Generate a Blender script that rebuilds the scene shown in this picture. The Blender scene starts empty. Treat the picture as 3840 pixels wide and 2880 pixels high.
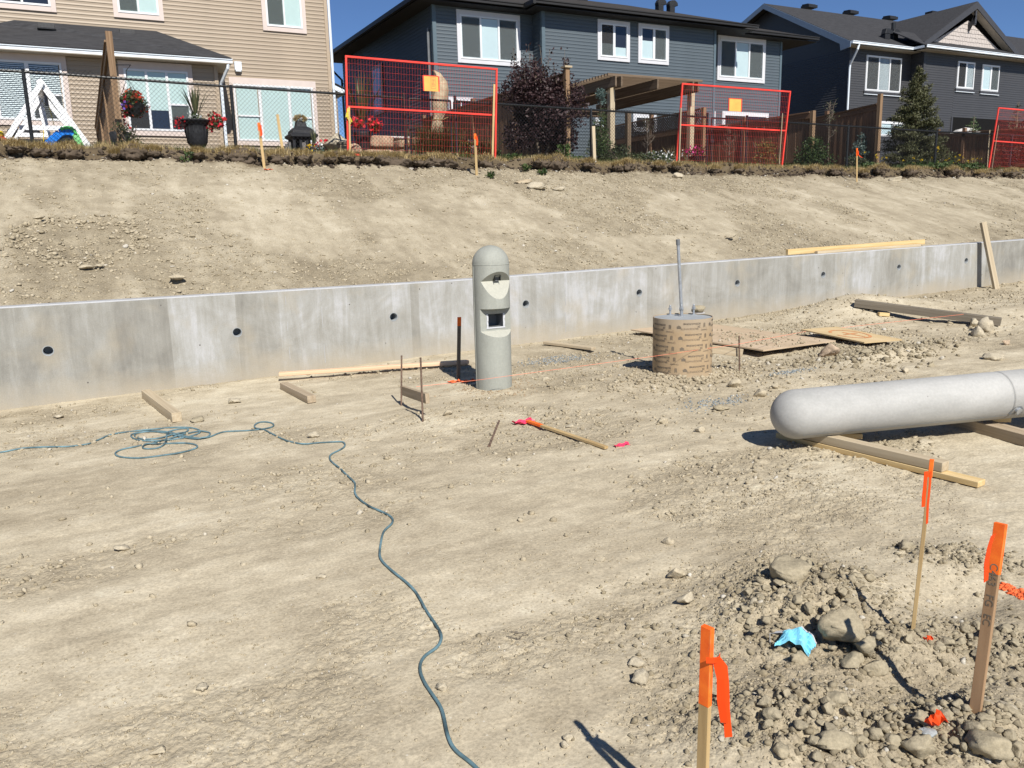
import bpy, bmesh, math, random
import numpy as np
from mathutils import Vector, Matrix
random.seed(7)
RNG = np.random.default_rng(7)
S = bpy.context.scene
COL = S.collection
R = math.radians

# ---------------------------------------------------------------- camera
EYE = Vector((0.0, 0.0, 1.70))
FPX = 3069.6
yaw, pitch, roll = R(27.7245), R(11.236), R(-1.3986)
FW = Vector((math.sin(yaw)*math.cos(pitch), math.cos(yaw)*math.cos(pitch), -math.sin(pitch)))
rt0 = Vector((math.cos(yaw), -math.sin(yaw), 0)); up0 = rt0.cross(FW)
RT = rt0*math.cos(roll) + up0*math.sin(roll); UP = -rt0*math.sin(roll) + up0*math.cos(roll)
cd = bpy.data.cameras.new('camera'); cam = bpy.data.objects.new('camera', cd); COL.objects.link(cam)
m = Matrix.Identity(4)
for i in range(3):
    m[i][0], m[i][1], m[i][2], m[i][3] = RT[i], UP[i], -FW[i], EYE[i]
cam.matrix_world = m
cd.sensor_width = 36.0; cd.lens = 36.0*FPX/3840.0; cd.clip_start = 0.05; cd.clip_end = 3000
S.camera = cam

# ---------------------------------------------------------------- sky, sun, exposure
SUN_AZ, SUN_EL = R(6.0), R(44.0)      # light travels towards +Y, a little towards +X
w = bpy.data.worlds.new('World'); S.world = w; w.use_nodes = True
nt = w.node_tree; bg = nt.nodes['Background']
sky = nt.nodes.new('ShaderNodeTexSky'); sky.sky_type = 'NISHITA'; sky.sun_disc = False
sky.sun_elevation = SUN_EL; sky.sun_rotation = math.pi + SUN_AZ
sky.altitude = 2200; sky.air_density = 0.75; sky.dust_density = 0.0; sky.ozone_density = 7.0
nt.links.new(sky.outputs[0], bg.inputs['Color']); bg.inputs['Strength'].default_value = 0.085
sl = bpy.data.lights.new('sun', 'SUN'); so = bpy.data.objects.new('sun', sl); COL.objects.link(so)
sl.energy = 5.0; sl.angle = R(0.53); sl.color = (1.0, 0.955, 0.88)
ld = Vector((math.sin(SUN_AZ)*math.cos(SUN_EL), math.cos(SUN_AZ)*math.cos(SUN_EL), -math.sin(SUN_EL)))
so.rotation_euler = ld.to_track_quat('-Z', 'Y').to_euler()
S.view_settings.view_transform = 'Standard'; S.view_settings.look = 'None'
S.view_settings.gamma = 1.0; S.view_settings.use_curve_mapping = False
S.view_settings.exposure = 0.32
S.render.engine = 'CYCLES'
S.cycles.max_bounces = 5; S.cycles.diffuse_bounces = 3; S.cycles.transparent_max_bounces = 8

# ---------------------------------------------------------------- terrain as a function
def vnoise(x, y, seed=0):
    x = np.asarray(x, float); y = np.asarray(y, float)
    xi = np.floor(x).astype(np.int64); yi = np.floor(y).astype(np.int64)
    fx = x-xi; fy = y-yi; fx = fx*fx*(3-2*fx); fy = fy*fy*(3-2*fy)
    def h(a, b):
        n = (a*374761393 + b*668265263 + seed*1274126177) & 0xffffffff
        n = ((n ^ (n >> 13))*1274126177) & 0xffffffff
        n = ((n ^ (n >> 15))*2246822519) & 0xffffffff
        return ((n ^ (n >> 16)) & 0xffff)/65535.0
    a = h(xi, yi); b = h(xi+1, yi); c = h(xi, yi+1); d = h(xi+1, yi+1)
    return (a*(1-fx)+b*fx)*(1-fy) + (c*(1-fx)+d*fx)*fy
def fbm(x, y, octs=4, seed=0):
    s = 0; a = 1.0; t = 0
    for o in range(octs):
        s = s + a*vnoise(np.asarray(x)*2**o+17.3*o, np.asarray(y)*2**o-9.1*o, seed+o); t += a; a *= .5
    return s/t
def sst(a, b, x):
    t = np.clip((x-a)/(b-a), 0, 1); return t*t*(3-2*t)
WY = 9.30          # face of the concrete wall
WB = 9.50          # its back
def wall_top(x): return 1.005 + .0110*np.clip(x-4.0, 0, 13)
def yard_z(x): return 3.00 - .0125*np.clip(x+.4, 0, 17)
def near_z(x, y): return .0205*np.clip(x+.8, 0, 24)*np.clip(y/9.3, 0, 1.0)
MOUNDS = [  # x, y, rx, ry, height
    (2.65, 2.3, .40, .36, .13), (1.95, 1.72, .33, .22, .10), (2.42, 1.42, .25, .18, .08), (2.8, 1.85, .5, .14, .04), (3.65, 2.3, .3, .2, .03),
    (10.2, 8.35, .95, .62, .30), (11.6, 8.1, .8, .5, .12), (12.0, 7.0, 1.2, .5, .12), (7.9, 6.0, .7, .20, .10),
    (8.9, 6.0, .6, .22, .05), (2.75, 6.35, .55, .4, .07), (3.64, 7.15, .5, .42, .035), (5.3, 6.45, .8, .3, .06), (4.9, 6.9, .6, .3, .05), (6.3, 5.7, .9, .35, .05),
    (5.0, 8.6, 1.6, .45, .05), (7.6, 8.7, 1.2, .4, .05)]
def ground_z(x, y):
    x = np.asarray(x, float); y = np.asarray(y, float)
    z = near_z(x, y)
    for (mx, my, rx, ry, h) in MOUNDS:
        z = z + h*np.exp(-(((x-mx)/rx)**2+((y-my)/ry)**2))
    z = z - .06*np.exp(-(((x-3.25)/.32)**2+((y-2.05)/.2)**2)) - .03*np.exp(-(((x-2.4)/.25)**2+((y-1.72)/.12)**2))
    return z
def slope_z(x, y):
    x = np.asarray(x, float); y = np.asarray(y, float)
    z0 = wall_top(x)-.05; zc = yard_z(x)-.24
    t = np.clip((y-WB)/(14.25-WB), 0, 1)
    z = z0 + (zc-z0)*(t*.92+.08*np.sin(t*math.pi/2))
    e = 14.55 + .14*(fbm(x*1.3, x*0+3, 3, 5)-.5)
    z = z + (yard_z(x)-zc)*sst(0, 1, (y-e)/.28+.5)
    return z
def terr(x, y): return np.where(np.asarray(y) < WY+.05, ground_z(x, y), slope_z(x, y))
def tz(x, y): return float(terr(x, y))
def ray(px, py): return FW*FPX + RT*(px-1920) - UP*(py-1440)
def G(px, py, dz=0.0):
    """point where the line of sight meets the dirt (march, then refine)"""
    d = ray(px, py); d = d/math.hypot(d.x, d.y)
    t = .8; p = EYE + d*t
    while t < 40:
        p = EYE + d*t
        if p.z < tz(p.x, p.y)+dz: break
        t += .02
    return Vector((p.x, p.y, tz(p.x, p.y)+dz))
def PY(px, py, Y):
    d = ray(px, py); return EYE + d*(Y/d.y)
def PX(px, py, X):
    d = ray(px, py); return EYE + d*(X/d.x)
def PZ(px, py, z):
    d = ray(px, py); return EYE + d*((z-EYE.z)/d.z)
def D(x, y): return (x*1.736, y*1.736)
def crop(ox, oy, s): return lambda x, y: (ox+x/s, oy+y/s)

# ---------------------------------------------------------------- node helpers
def lin(c):
    if isinstance(c, str):
        c = [int(c[i:i+2], 16)/255 for i in (0, 2, 4)]
        return tuple(v/12.92 if v <= .04045 else ((v+.055)/1.055)**2.4 for v in c)+(1,)
    return tuple(c)+(1,) if len(c) == 3 else tuple(c)
class N:
    def __init__(s, name, rough=.8, spec=.3):
        s.m = bpy.data.materials.new(name); s.m.use_nodes = True
        s.t = s.m.node_tree; s.b = s.t.nodes['Principled BSDF']
        s.b.inputs['Roughness'].default_value = rough; s.b.inputs['Specular IOR Level'].default_value = spec
        s.tc = s.t.nodes.new('ShaderNodeTexCoord')
    def coord(s, kind='Object', scale=(1, 1, 1), rot=(0, 0, 0)):
        mp = s.t.nodes.new('ShaderNodeMapping'); mp.inputs['Scale'].default_value = scale; mp.inputs['Rotation'].default_value = rot
        s.t.links.new(s.tc.outputs[kind], mp.inputs['Vector']); return mp.outputs[0]
    def noise(s, v, scale, det=4, rough=.55, dist=0):
        n = s.t.nodes.new('ShaderNodeTexNoise'); n.inputs['Scale'].default_value = scale; n.inputs['Detail'].default_value = det
        n.inputs['Roughness'].default_value = rough; n.inputs['Distortion'].default_value = dist
        s.t.links.new(v, n.inputs['Vector']); return n.outputs['Fac']
    def voro(s, v, scale, feat='F1', out='Distance', rnd=1):
        n = s.t.nodes.new('ShaderNodeTexVoronoi'); n.feature = feat; n.inputs['Scale'].default_value = scale; n.inputs['Randomness'].default_value = rnd
        s.t.links.new(v, n.inputs['Vector']); return n.outputs[out]
    def ramp(s, f, stops):
        n = s.t.nodes.new('ShaderNodeValToRGB'); e = n.color_ramp.elements
        while len(e) < len(stops): e.new(.5)
        for i, (p, c) in enumerate(stops):
            e[i].position = p; e[i].color = lin(c) if not isinstance(c, (int, float)) else (c, c, c, 1)
        s.t.links.new(f, n.inputs[0]); return n.outputs[0]
    def mix(s, f, a, b, mode='MIX'):
        n = s.t.nodes.new('ShaderNodeMix'); n.data_type = 'RGBA'; n.blend_type = mode
        for k, v in ((0, f), (6, a), (7, b)):
            if isinstance(v, bpy.types.NodeSocket): s.t.links.new(v, n.inputs[k])
            elif k == 0: n.inputs[0].default_value = v
            else: n.inputs[k].default_value = lin(v)
        return n.outputs[2]
    def math(s, op, a, b=0):
        n = s.t.nodes.new('ShaderNodeMath'); n.operation = op
        for k, v in ((0, a), (1, b)):
            if isinstance(v, bpy.types.NodeSocket): s.t.links.new(v, n.inputs[k])
            else: n.inputs[k].default_value = v
        return n.outputs[0]
    def island(s):
        n = s.t.nodes.new('ShaderNodeNewGeometry'); return n.outputs['Random Per Island']
    def objrand(s):
        n = s.t.nodes.new('ShaderNodeObjectInfo'); return n.outputs['Random']
    def col(s, c):
        if isinstance(c, bpy.types.NodeSocket): s.t.links.new(c, s.b.inputs['Base Color'])
        else: s.b.inputs['Base Color'].default_value = lin(c)
        return s
    def rough(s, c): s.t.links.new(c, s.b.inputs['Roughness']); return s
    def bump(s, h, strength=.5, dist=.01):
        n = s.t.nodes.new('ShaderNodeBump'); n.inputs['Strength'].default_value = strength; n.inputs['Distance'].default_value = dist
        s.t.links.new(h, n.inputs['Height'])
        if s.b.inputs['Normal'].is_linked:
            s.t.links.new(s.b.inputs['Normal'].links[0].from_socket, n.inputs['Normal'])
        s.t.links.new(n.outputs[0], s.b.inputs['Normal']); return s
def plain(name, c, rough=.7, spec=.3, var=.12, scale=6, metal=0):
    n = N(name, rough, spec); v = n.coord(); f = n.noise(v, scale, 5)
    c = lin(c); d = tuple(x*(1-var*1.6) for x in c[:3]); l = tuple(min(1, x*(1+var)) for x in c[:3])
    n.col(n.ramp(f, [(.3, d), (.7, l)])); n.b.inputs['Metallic'].default_value = metal
    return n.m

# ---------------------------------------------------------------- materials
def mat_dirt(name, streak, tone=1.0, dark=.0):
    n = N(name, .95, .1); v = n.coord('Object')
    sv = n.coord('Object', streak)
    big = n.noise(sv, .55, 5, .6, .4)
    med = n.noise(v, 2.3, 6, .62, .3)
    st2 = n.noise(n.coord('Object', tuple(q*2.2 for q in streak)), 1.6, 4, .6, .2)
    med2 = n.noise(v, 6.5, 8, .7, .5)
    f = n.math('ADD', n.math('MULTIPLY', big, .33), n.math('ADD', n.math('MULTIPLY', med, .27), n.math('ADD', n.math('MULTIPLY', st2, .17), n.math('MULTIPLY', med2, .23))))
    T = lambda r, g, b: (r*tone, g*tone, b*tone)
    c = n.ramp(f, [(.38, T(.285, .24, .168)), (.46, T(.36, .308, .22)), (.52, T(.43, .373, .27)), (.60, T(.52, .46, .345))])
    fine = n.noise(v, 70, 4, .7)
    c = n.mix(.55, c, n.ramp(fine, [(.3, .30), (.5, .55), (.72, .8)]), 'OVERLAY')
    sp = n.voro(v, 55, 'F1', 'Distance'); spc = n.voro(v, 55, 'F1', 'Color')
    pale = n.math('MULTIPLY', n.math('LESS_THAN', sp, .22), n.math('GREATER_THAN', spc, .86))
    c = n.mix(n.math('MULTIPLY', pale, .6), c, (.62, .58, .5))
    at = n.t.nodes.new('ShaderNodeAttribute'); at.attribute_name = 'loose'
    c = n.mix(n.math('MULTIPLY', at.outputs['Fac'], .6), c, n.mix(1.0, c, (.62, .60, .565), 'MULTIPLY'))
    at2 = n.t.nodes.new('ShaderNodeAttribute'); at2.attribute_name = 'topsoil'
    c = n.mix(at2.outputs['Fac'], c, n.mix(1.0, c, (.38, .34, .30), 'MULTIPLY'))
    n.col(c)
    crumb = n.voro(v, 42, 'F1', 'Distance'); crumb2 = n.voro(v, 110, 'F1', 'Distance')
    msk = n.math('ADD', n.math('MULTIPLY', at.outputs['Fac'], 1.1), n.ramp(f, [(.40, .35), (.52, .04)]))
    h = n.math('MULTIPLY', n.math('ADD', n.math('MULTIPLY', crumb, -1), n.math('MULTIPLY', crumb2, -.4)), msk)
    n.bump(h, .6, .012); n.bump(n.noise(v, 9, 8, .62), .28, .02)
    return n.m
M = {}
M['dirt'] = mat_dirt('compacted_dirt', (.55, 1.7, 1), 1.06)
M['slope'] = mat_dirt('graded_dirt', (1.9, .5, .5), .84)
def mat_stone(name, a, b, c):
    n = N(name, .95, .15); v = n.coord('Object'); r = n.island()
    k = n.ramp(r, [(0, a), (.5, b), (.96, c), (1, (.50, .47, .41))])
    k = n.mix(.6, k, n.ramp(n.noise(v, 60, 5, .7), [(.25, .28), (.5, .5), (.75, .78)]), 'OVERLAY')
    n.col(k); n.bump(n.noise(v, 45, 6, .7), .6, .01); return n.m
M['gravel'] = mat_stone('gravel_dirt', (.30, .252, .172), (.37, .315, .22), (.44, .38, .275))
M['rubble'] = mat_stone('rubble_dirt', (.235, .197, .132), (.285, .242, .165), (.345, .297, .207))
M['bluechip'] = mat_stone('blue_grey_chips', (.16, .18, .19), (.22, .25, .26), (.36, .38, .38))
M['paleclod'] = mat_stone('pale_rock', (.34, .29, .205), (.39, .335, .24), (.45, .395, .295))
M['rustrock'] = mat_stone('brown_rock', (.33, .22, .14), (.36, .26, .17), (.46, .36, .26))
M['topsoil'] = mat_stone('dark_topsoil', (.045, .034, .025), (.07, .053, .038), (.11, .085, .062))
M['sand'] = plain('damp_sand', (.34, .26, .17), .95, .1, .15, 20)
def mat_concrete():
    n = N('wall_concrete', .85, .3); v = n.coord('Object')
    pan = n.voro(n.coord('Object', (.9, 0, 0)), 1.0, 'F1', 'Color')          # form panels
    st = n.noise(n.coord('Object', (6.5, 1, .8)), 1.0, 6, .7, .5)            # streaks running down
    big = n.noise(n.coord('Object', (1.5, 1, 1.5)), 1.0, 6, .68, .6)
    f = n.math('ADD', n.math('MULTIPLY', pan, .22), n.math('ADD', n.math('MULTIPLY', st, .38), n.math('MULTIPLY', big, .46)))
    c = n.ramp(f, [(.37, (.205, .198, .176)), (.47, (.275, .268, .24)), (.56, (.34, .337, .315)), (.64, (.43, .433, .435))])
    yl = n.noise(v, 1.3, 3, .6)
    c = n.mix(n.ramp(yl, [(.55, 0.0), (.70, .45)]), c, (.40, .345, .25))
    # splashed soil on the lowest part of the face
    g = n.t.nodes.new('ShaderNodeSeparateXYZ'); n.t.links.new(n.tc.outputs['Object'], g.inputs[0])
    rel = n.math('SUBTRACT', g.outputs['Z'], n.math('MULTIPLY', n.math('ADD', g.outputs['X'], .8), .0205))
    lowm = n.math('ADD', rel, n.math('MULTIPLY', n.noise(v, 2.2, 6, .65), .42))
    c = n.mix(n.ramp(lowm, [(.22, .8), (.50, 0.0)]), c, (.37, .325, .25))
    pits = n.voro(v, 9, 'F1', 'Distance'); pc = n.voro(v, 9, 'F1', 'Color')
    pm = n.math('MULTIPLY', n.math('LESS_THAN', pits, .07), n.math('GREATER_THAN', pc, .72))
    c = n.mix(pm, c, (.12, .11, .1))
    c = n.mix(.3, c, n.ramp(n.noise(v, 90, 3, .7), [(.3, .35), (.7, .65)]), 'OVERLAY')
    n.col(c); n.bump(n.noise(v, 30, 6, .6), .25, .006); n.bump(n.math('MULTIPLY', pm, -1), .8, .01)
    return n.m
M['concrete'] = mat_concrete()
def mat_cast(name, a, b, sc):
    n = N(name, .72, .35); v = n.coord('Object', sc)
    f = n.noise(v, 3.0, 6, .62, .3)
    c = n.ramp(f, [(.3, a), (.68, b)])
    c = n.mix(.25, c, n.ramp(n.noise(n.coord('Object'), 55, 4, .7), [(.3, .35), (.7, .66)]), 'OVERLAY')
    p = n.voro(n.coord('Object'), 13, 'F1', 'Distance'); pc = n.voro(n.coord('Object'), 13, 'F1', 'Color')
    pm = n.math('MULTIPLY', n.math('LESS_THAN', p, .06), n.math('GREATER_THAN', pc, .8))
    c = n.mix(n.math('MULTIPLY', pm, .8), c, (.16, .15, .14))
    n.col(c); n.bump(n.noise(n.coord('Object'), 60, 4), .12, .004); return n.m
M['cast'] = mat_cast('cast_bollard_concrete', (.25, .255, .225), (.34, .35, .31), (1, 1, .45))
M['cast_pale'] = mat_cast('precast_pole_concrete', (.29, .288, .272), (.42, .415, .395), (.35, 1, 1))
M['cast_lit'] = mat_cast('sunlit_niche_concrete', (.38, .375, .32), (.44, .435, .37), (1, 1, 1))  # paler copy of the bollard concrete: sunlight painted on the up-facing niche slopes
M['grey_cement'] = mat_cast('grey_cement', (.27, .29, .30), (.36, .38, .39), (1, 1, 1))
def mat_wood(name, a, b, c, grain=26, rough=.75):
    n = N(name, rough, .25); v = n.coord('Object', (.9, grain, grain))
    f = n.noise(v, 1.0, 5, .6, .6); k = n.ramp(f, [(.3, a), (.5, b), (.7, c)])
    kn = n.voro(n.coord('Object', (1.6, 5, 5)), 1.0, 'F1', 'Distance')
    k = n.mix(n.ramp(kn, [(.05, .55), (.10, 0.0)]), k, tuple(x*.45 for x in a))
    r = n.objrand(); hs = n.t.nodes.new('ShaderNodeHueSaturation'); n.t.links.new(k, hs.inputs['Color'])
    n.t.links.new(n.math('ADD', n.math('MULTIPLY', r, .3), .85), hs.inputs['Value'])
    n.col(hs.outputs[0]); n.bump(f, .25, .003); return n.m
M['new_wood'] = mat_wood('fresh_lumber', (.46, .31, .13), (.58, .42, .20), (.66, .50, .27))
M['pink_wood'] = mat_wood('pinkish_lumber', (.50, .31, .18), (.62, .42, .27), (.68, .50, .34))
M['old_wood'] = mat_wood('weathered_timber', (.26, .20, .13), (.34, .27, .185), (.42, .34, .25))
M['grey_wood'] = mat_wood('old_and_shaded_timber', (.12, .10, .075), (.17, .145, .11), (.22, .19, .15))  # old grey timber; also the bollard stake, darkened for its shade
M['dry_wood'] = mat_wood('dusty_timber', (.36, .29, .19), (.46, .375, .255), (.53, .45, .32))
M['stake_wood'] = mat_wood('stake_lumber', (.36, .24, .11), (.50, .355, .17), (.58, .43, .23))
M['brown_stake'] = mat_wood('brown_stake_lumber', (.20, .12, .065), (.29, .18, .10), (.36, .24, .14))
M['fence_wood'] = mat_wood('cedar_fence', (.13, .078, .048), (.20, .12, .075), (.27, .17, .11))
M['fence_post'] = mat_wood('fence_post_wood', (.15, .09, .05), (.24, .155, .09), (.33, .225, .14))
M['pergola_wood'] = mat_wood('pergola_wood', (.09, .062, .04), (.15, .108, .072), (.21, .155, .11))
M['ply'] = mat_wood('plywood', (.41, .31, .205), (.48, .37, .25), (.54, .425, .30), 3)
M['ply_yellow'] = mat_wood('yellow_plywood', (.46, .34, .18), (.53, .40, .22), (.58, .45, .27), 3)
n = N('orange_marking_paint', .6, .3); v = n.coord('Object', (1.5, 22, 22)); pf = n.noise(v, 1.6, 6, .7)
pc = n.ramp(n.noise(n.coord('Object'), 30, 4), [(.3, (.80, .11, .012)), (.7, (.95, .19, .02))]); n.col(n.mix(n.ramp(pf, [(.60, 0.0), (.68, .8)]), pc, (.50, .30, .13))); M['orange_paint'] = n.m
M['orange_flag'] = None
M['orange_dust'] = plain('orange_sprayed_dirt', (.95, .17, .06), .9, .1, .25, 40)
M['pink_flag'] = plain('pink_flagging', (.95, .055, .14), .5, .4, .1)
M['steel'] = plain('rusty_steel', (.16, .105, .075), .75, .4, .35, 40)
M['galv'] = plain('galvanised_steel', (.42, .44, .46), .45, .5, .12, 30, .6)
M['galv_dark'] = plain('dark_coupling', (.16, .17, .18), .6, .4, .1)
M['black_metal'] = plain('black_coated_metal', (.012, .013, .014), .45, .5, .1)
M['black_mesh'] = plain('black_vinyl_wire', (.014, .015, .017), .5, .5, .1)
M['dark_pit'] = plain('shaded_inside', (.01, .01, .01), .9, .1, .1)
M['hose'] = plain('dusty_blue_hose', (.115, .20, .23), .6, .4, .45, 9)
M['mask_blue'] = plain('pale_blue_cloth', (.22, .62, .80), .8, .2, .08, 60)
M['mask_white'] = plain('white_cloth', (.55, .56, .58), .8, .2, .05)
M['string'] = plain('orange_twine', (.95, .28, .17), .7, .2, .05)
M['red_paint'] = plain('red_panel_paint', (.80, .055, .035), .45, .5, .12, 3)
M['red_wire'] = plain('red_wire_paint', (.55, .05, .035), .5, .5, .15)
M['sign_orange'] = plain('orange_plate', (.85, .40, .09), .6, .4, .08)
M['yellow_ribbon'] = plain('yellow_ribbon', (.70, .58, .06), .5, .4, .15, 30)
M['tube_card'] = None
n = N('cardboard_form', .7, .3); v = n.coord('Object')
f = n.noise(v, 5, 5, .6); c = n.ramp(f, [(.3, (.34, .245, .145)), (.65, (.42, .31, .19))])
gsep = n.t.nodes.new('ShaderNodeSeparateXYZ'); n.t.links.new(n.tc.outputs['Object'], gsep.inputs[0])
sm = n.math('ADD', gsep.outputs['Z'], n.math('MULTIPLY', n.noise(v, 9, 4), .12))
c = n.mix(n.ramp(sm, [(.07, .5), (.17, 0.0)]), c, (.42, .37, .28)); c = n.mix(n.ramp(sm, [(.53, 0.0), (.62, .45)]), c, (.36, .32, .26))
n.col(c); M['tube_card'] = n.m
M['ink'] = plain('faded_ink', (.17, .14, .105), .8, .2, .2)
M['white_trim'] = plain('white_trim', (.60, .60, .62), .5, .4, .03)
M['pink_trim'] = plain('warm_white_trim', (.60, .51, .46), .5, .4, .03)
M['vinyl_white'] = plain('white_vinyl', (.72, .73, .74), .35, .5, .02)
M['gutter_white'] = plain('white_gutter', (.72, .78, .83), .35, .5, .03)
M['grey_trim'] = plain('grey_trim', (.42, .43, .45), .5, .4, .03)
def mat_siding(name, c, r=.5):
    n = N(name, r, .45); v = n.coord('Object', (.7, .7, 9)); f = n.noise(v, 2.0, 4, .6)
    c = lin(c); n.col(n.ramp(f, [(.3, tuple(x*.90 for x in c[:3])), (.7, tuple(min(1, x*1.07) for x in c[:3]))]))
    n.bump(n.noise(n.coord('Object', (3, 3, 40)), 3, 3), .15, .003); return n.m
M['tan_siding'] = mat_siding('tan_siding', (.335, .265, .19))
M['blue_siding'] = mat_siding('slate_blue_siding', (.083, .104, .120))
M['grey_siding'] = mat_siding('charcoal_siding', (.052, .052, .055))
M['blue_corner'] = plain('blue_corner_trim', (.10, .14, .165), .5, .4, .05)
M['grey_corner'] = plain('charcoal_trim', (.05, .05, .055), .5, .4, .05)
M['tan_corner'] = plain('tan_corner_trim', (.40, .315, .225), .5, .4, .05)
M['dark_fascia'] = plain('black_fascia', (.022, .021, .02), .5, .4, .06)
M['soffit_dark'] = plain('dark_soffit', (.03, .03, .03), .7, .3, .05)
M['soffit_tan'] = plain('beige_soffit', (.40, .36, .30), .7, .3, .05)
M['fascia_sky'] = plain('sky_tinted_fascia', (.17, .22, .29), .35, .5, .05)  # the sky's reflection on the rake board is put into this colour
def mat_shingle(name, a, b):
    n = N(name, .95, .15); v = n.coord('Object')
    br = n.t.nodes.new('ShaderNodeTexBrick'); n.t.links.new(n.coord('Generated', (1, 1, 1)), br.inputs['Vector'])
    f = n.noise(n.coord('Object', (2.2, 14, 14)), 1.4, 4, .7); n.t.nodes.remove(br)
    k = n.ramp(f, [(.3, a), (.7, b)]); k = n.mix(.4, k, n.ramp(n.noise(v, 60, 3, .8), [(.25, .25), (.75, .75)]), 'OVERLAY')
    n.col(k); n.bump(f, .5, .01); return n.m
M['shingle'] = mat_shingle('charcoal_shingle', (.028, .028, .03), (.062, .062, .066))
M['shingle_brown'] = mat_shingle('brown_black_shingle', (.028, .025, .023), (.06, .055, .05))
M['shake'] = plain('pale_shake_siding', (.47, .42, .385), .7, .3, .12, 12)
M['blind'] = plain('pale_window_blind', (.58, .67, .64), .7, .3, .02)
M['blind_white'] = plain('white_window_blind', (.60, .67, .69), .7, .3, .02)
M['slat'] = plain('venetian_slat', (.70, .72, .72), .5, .4, .02)
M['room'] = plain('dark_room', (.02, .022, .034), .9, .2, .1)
n = N('window_glass', .05, .5)
tr = n.t.nodes.new('ShaderNodeBsdfTransparent'); tr.inputs[0].default_value = (.88, .93, .93, 1)
gl = n.t.nodes.new('ShaderNodeBsdfGlossy'); gl.inputs['Roughness'].default_value = .03; gl.inputs[0].default_value = (.9, .95, 1, 1)
fr0 = n.t.nodes.new('ShaderNodeLayerWeight'); fr0.inputs[0].default_value = .5
fq = n.math('ADD', n.math('MULTIPLY', n.math('POWER', fr0.outputs['Facing'], 4.0), .6), .06)
mx = n.t.nodes.new('ShaderNodeMixShader'); n.t.links.new(fq, mx.inputs[0]); n.t.links.new(tr.outputs[0], mx.inputs[1]); n.t.links.new(gl.outputs[0], mx.inputs[2])
n.t.links.new(mx.outputs[0], n.t.nodes['Material Output'].inputs[0]); M['glass'] = n.m
n = N('insect_screen', .9, .1); tr = n.t.nodes.new('ShaderNodeBsdfTransparent'); n.b.inputs['Base Color'].default_value = (.06, .06, .06, 1)
mx = n.t.nodes.new('ShaderNodeMixShader'); mx.inputs[0].default_value = .42
n.t.links.new(tr.outputs[0], mx.inputs[1]); n.t.links.new(n.b.outputs[0], mx.inputs[2]); n.t.links.new(mx.outputs[0], n.t.nodes['Material Output'].inputs[0]); M['screen'] = n.m
def mat_leaf(name, a, b, c=None, tl=.25):
    n = N(name, .55, .35); r = n.island(); k = n.ramp(r, [(0, a), (.6, b), (1, c or b)]); n.col(k)
    ts = n.t.nodes.new('ShaderNodeBsdfTranslucent'); n.t.links.new(k, ts.inputs[0])
    mx = n.t.nodes.new('ShaderNodeMixShader'); mx.inputs[0].default_value = tl
    n.t.links.new(n.b.outputs[0], mx.inputs[1]); n.t.links.new(ts.outputs[0], mx.inputs[2]); n.t.links.new(mx.outputs[0], n.t.nodes['Material Output'].inputs[0])
    return n.m
M['orange_flag'] = mat_leaf('orange_flagging', (.90, .085, .01), (.95, .11, .012), (1.0, .13, .015), .45)
M['leaf_purple'] = mat_leaf('dark_purple_leaf', (.022, .012, .013), (.045, .022, .024), (.085, .05, .05), .15)
M['leaf_green'] = mat_leaf('green_leaf', (.03, .055, .018), (.06, .10, .03), (.11, .15, .05))
M['leaf_dull'] = mat_leaf('olive_leaf', (.04, .055, .025), (.07, .09, .04), (.13, .13, .06))
M['leaf_yellow'] = mat_leaf('yellow_green_leaf', (.10, .11, .03), (.20, .19, .05), (.32, .26, .07))
M['needle'] = mat_leaf('spruce_needles', (.05, .052, .02), (.085, .09, .038), (.14, .14, .07), .1)
M['needle_blue'] = mat_leaf('blue_spruce_needles', (.06, .10, .09), (.10, .155, .14), (.17, .23, .21), .1)
M['needle_pine'] = mat_leaf('pine_needles', (.05, .09, .03), (.09, .15, .05), (.14, .2, .08), .1)
M['grass'] = mat_leaf('green_grass', (.06, .09, .025), (.11, .14, .045), (.24, .23, .09), .3)
M['dry_grass'] = mat_leaf('dry_grass', (.34, .25, .11), (.47, .36, .17), (.58, .47, .26), .3)
M['fl_red'] = mat_leaf('red_petals', (.55, .01, .02), (.78, .02, .04), (.9, .10, .12))
M['fl_orange'] = mat_leaf('rust_red_petals', (.45, .05, .02), (.62, .09, .05), (.72, .18, .08))
M['fl_white'] = mat_leaf('white_petals', (.7, .7, .68), (.85, .85, .83))
M['fl_yellow'] = mat_leaf('yellow_petals', (.75, .48, .02), (.9, .65, .04))
M['fl_pink'] = mat_leaf('magenta_petals', (.45, .02, .16), (.7, .05, .28))
M['fl_violet'] = mat_leaf('violet_petals', (.12, .05, .4), (.2, .1, .55))
M['bark'] = plain('grey_brown_bark', (.20, .16, .125), .9, .2, .3, 20)
M['burlap'] = plain('burlap_wrap', (.46, .37, .25), .95, .1, .22, 9)
M['sandstone'] = plain('sandstone_block', (.46, .33, .23), .95, .15, .2, 5)
M['urn'] = plain('charcoal_urn', (.022, .023, .026), .6, .3, .3, 30)
M['white_frame'] = plain('white_painted_wood', (.82, .83, .85), .5, .4, .03)
M['blue_plastic'] = plain('blue_plastic', (.01, .20, .72), .35, .5, .05)
M['green_plastic'] = plain('green_plastic', (.12, .55, .13), .35, .5, .05)
M['lime_plastic'] = plain('light_green_plastic', (.22, .58, .22), .35, .5, .05)
M['red_plastic'] = plain('red_plastic', (.80, .03, .02), .35, .5, .05)
M['yellow_plastic'] = plain('yellow_plastic', (.85, .62, .03), .35, .5, .05)
M['canvas'] = plain('grey_canvas', (.17, .16, .155), .9, .2, .1)
M['pale_canvas'] = plain('pale_canvas', (.6, .58, .55), .8, .2, .06)
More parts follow.
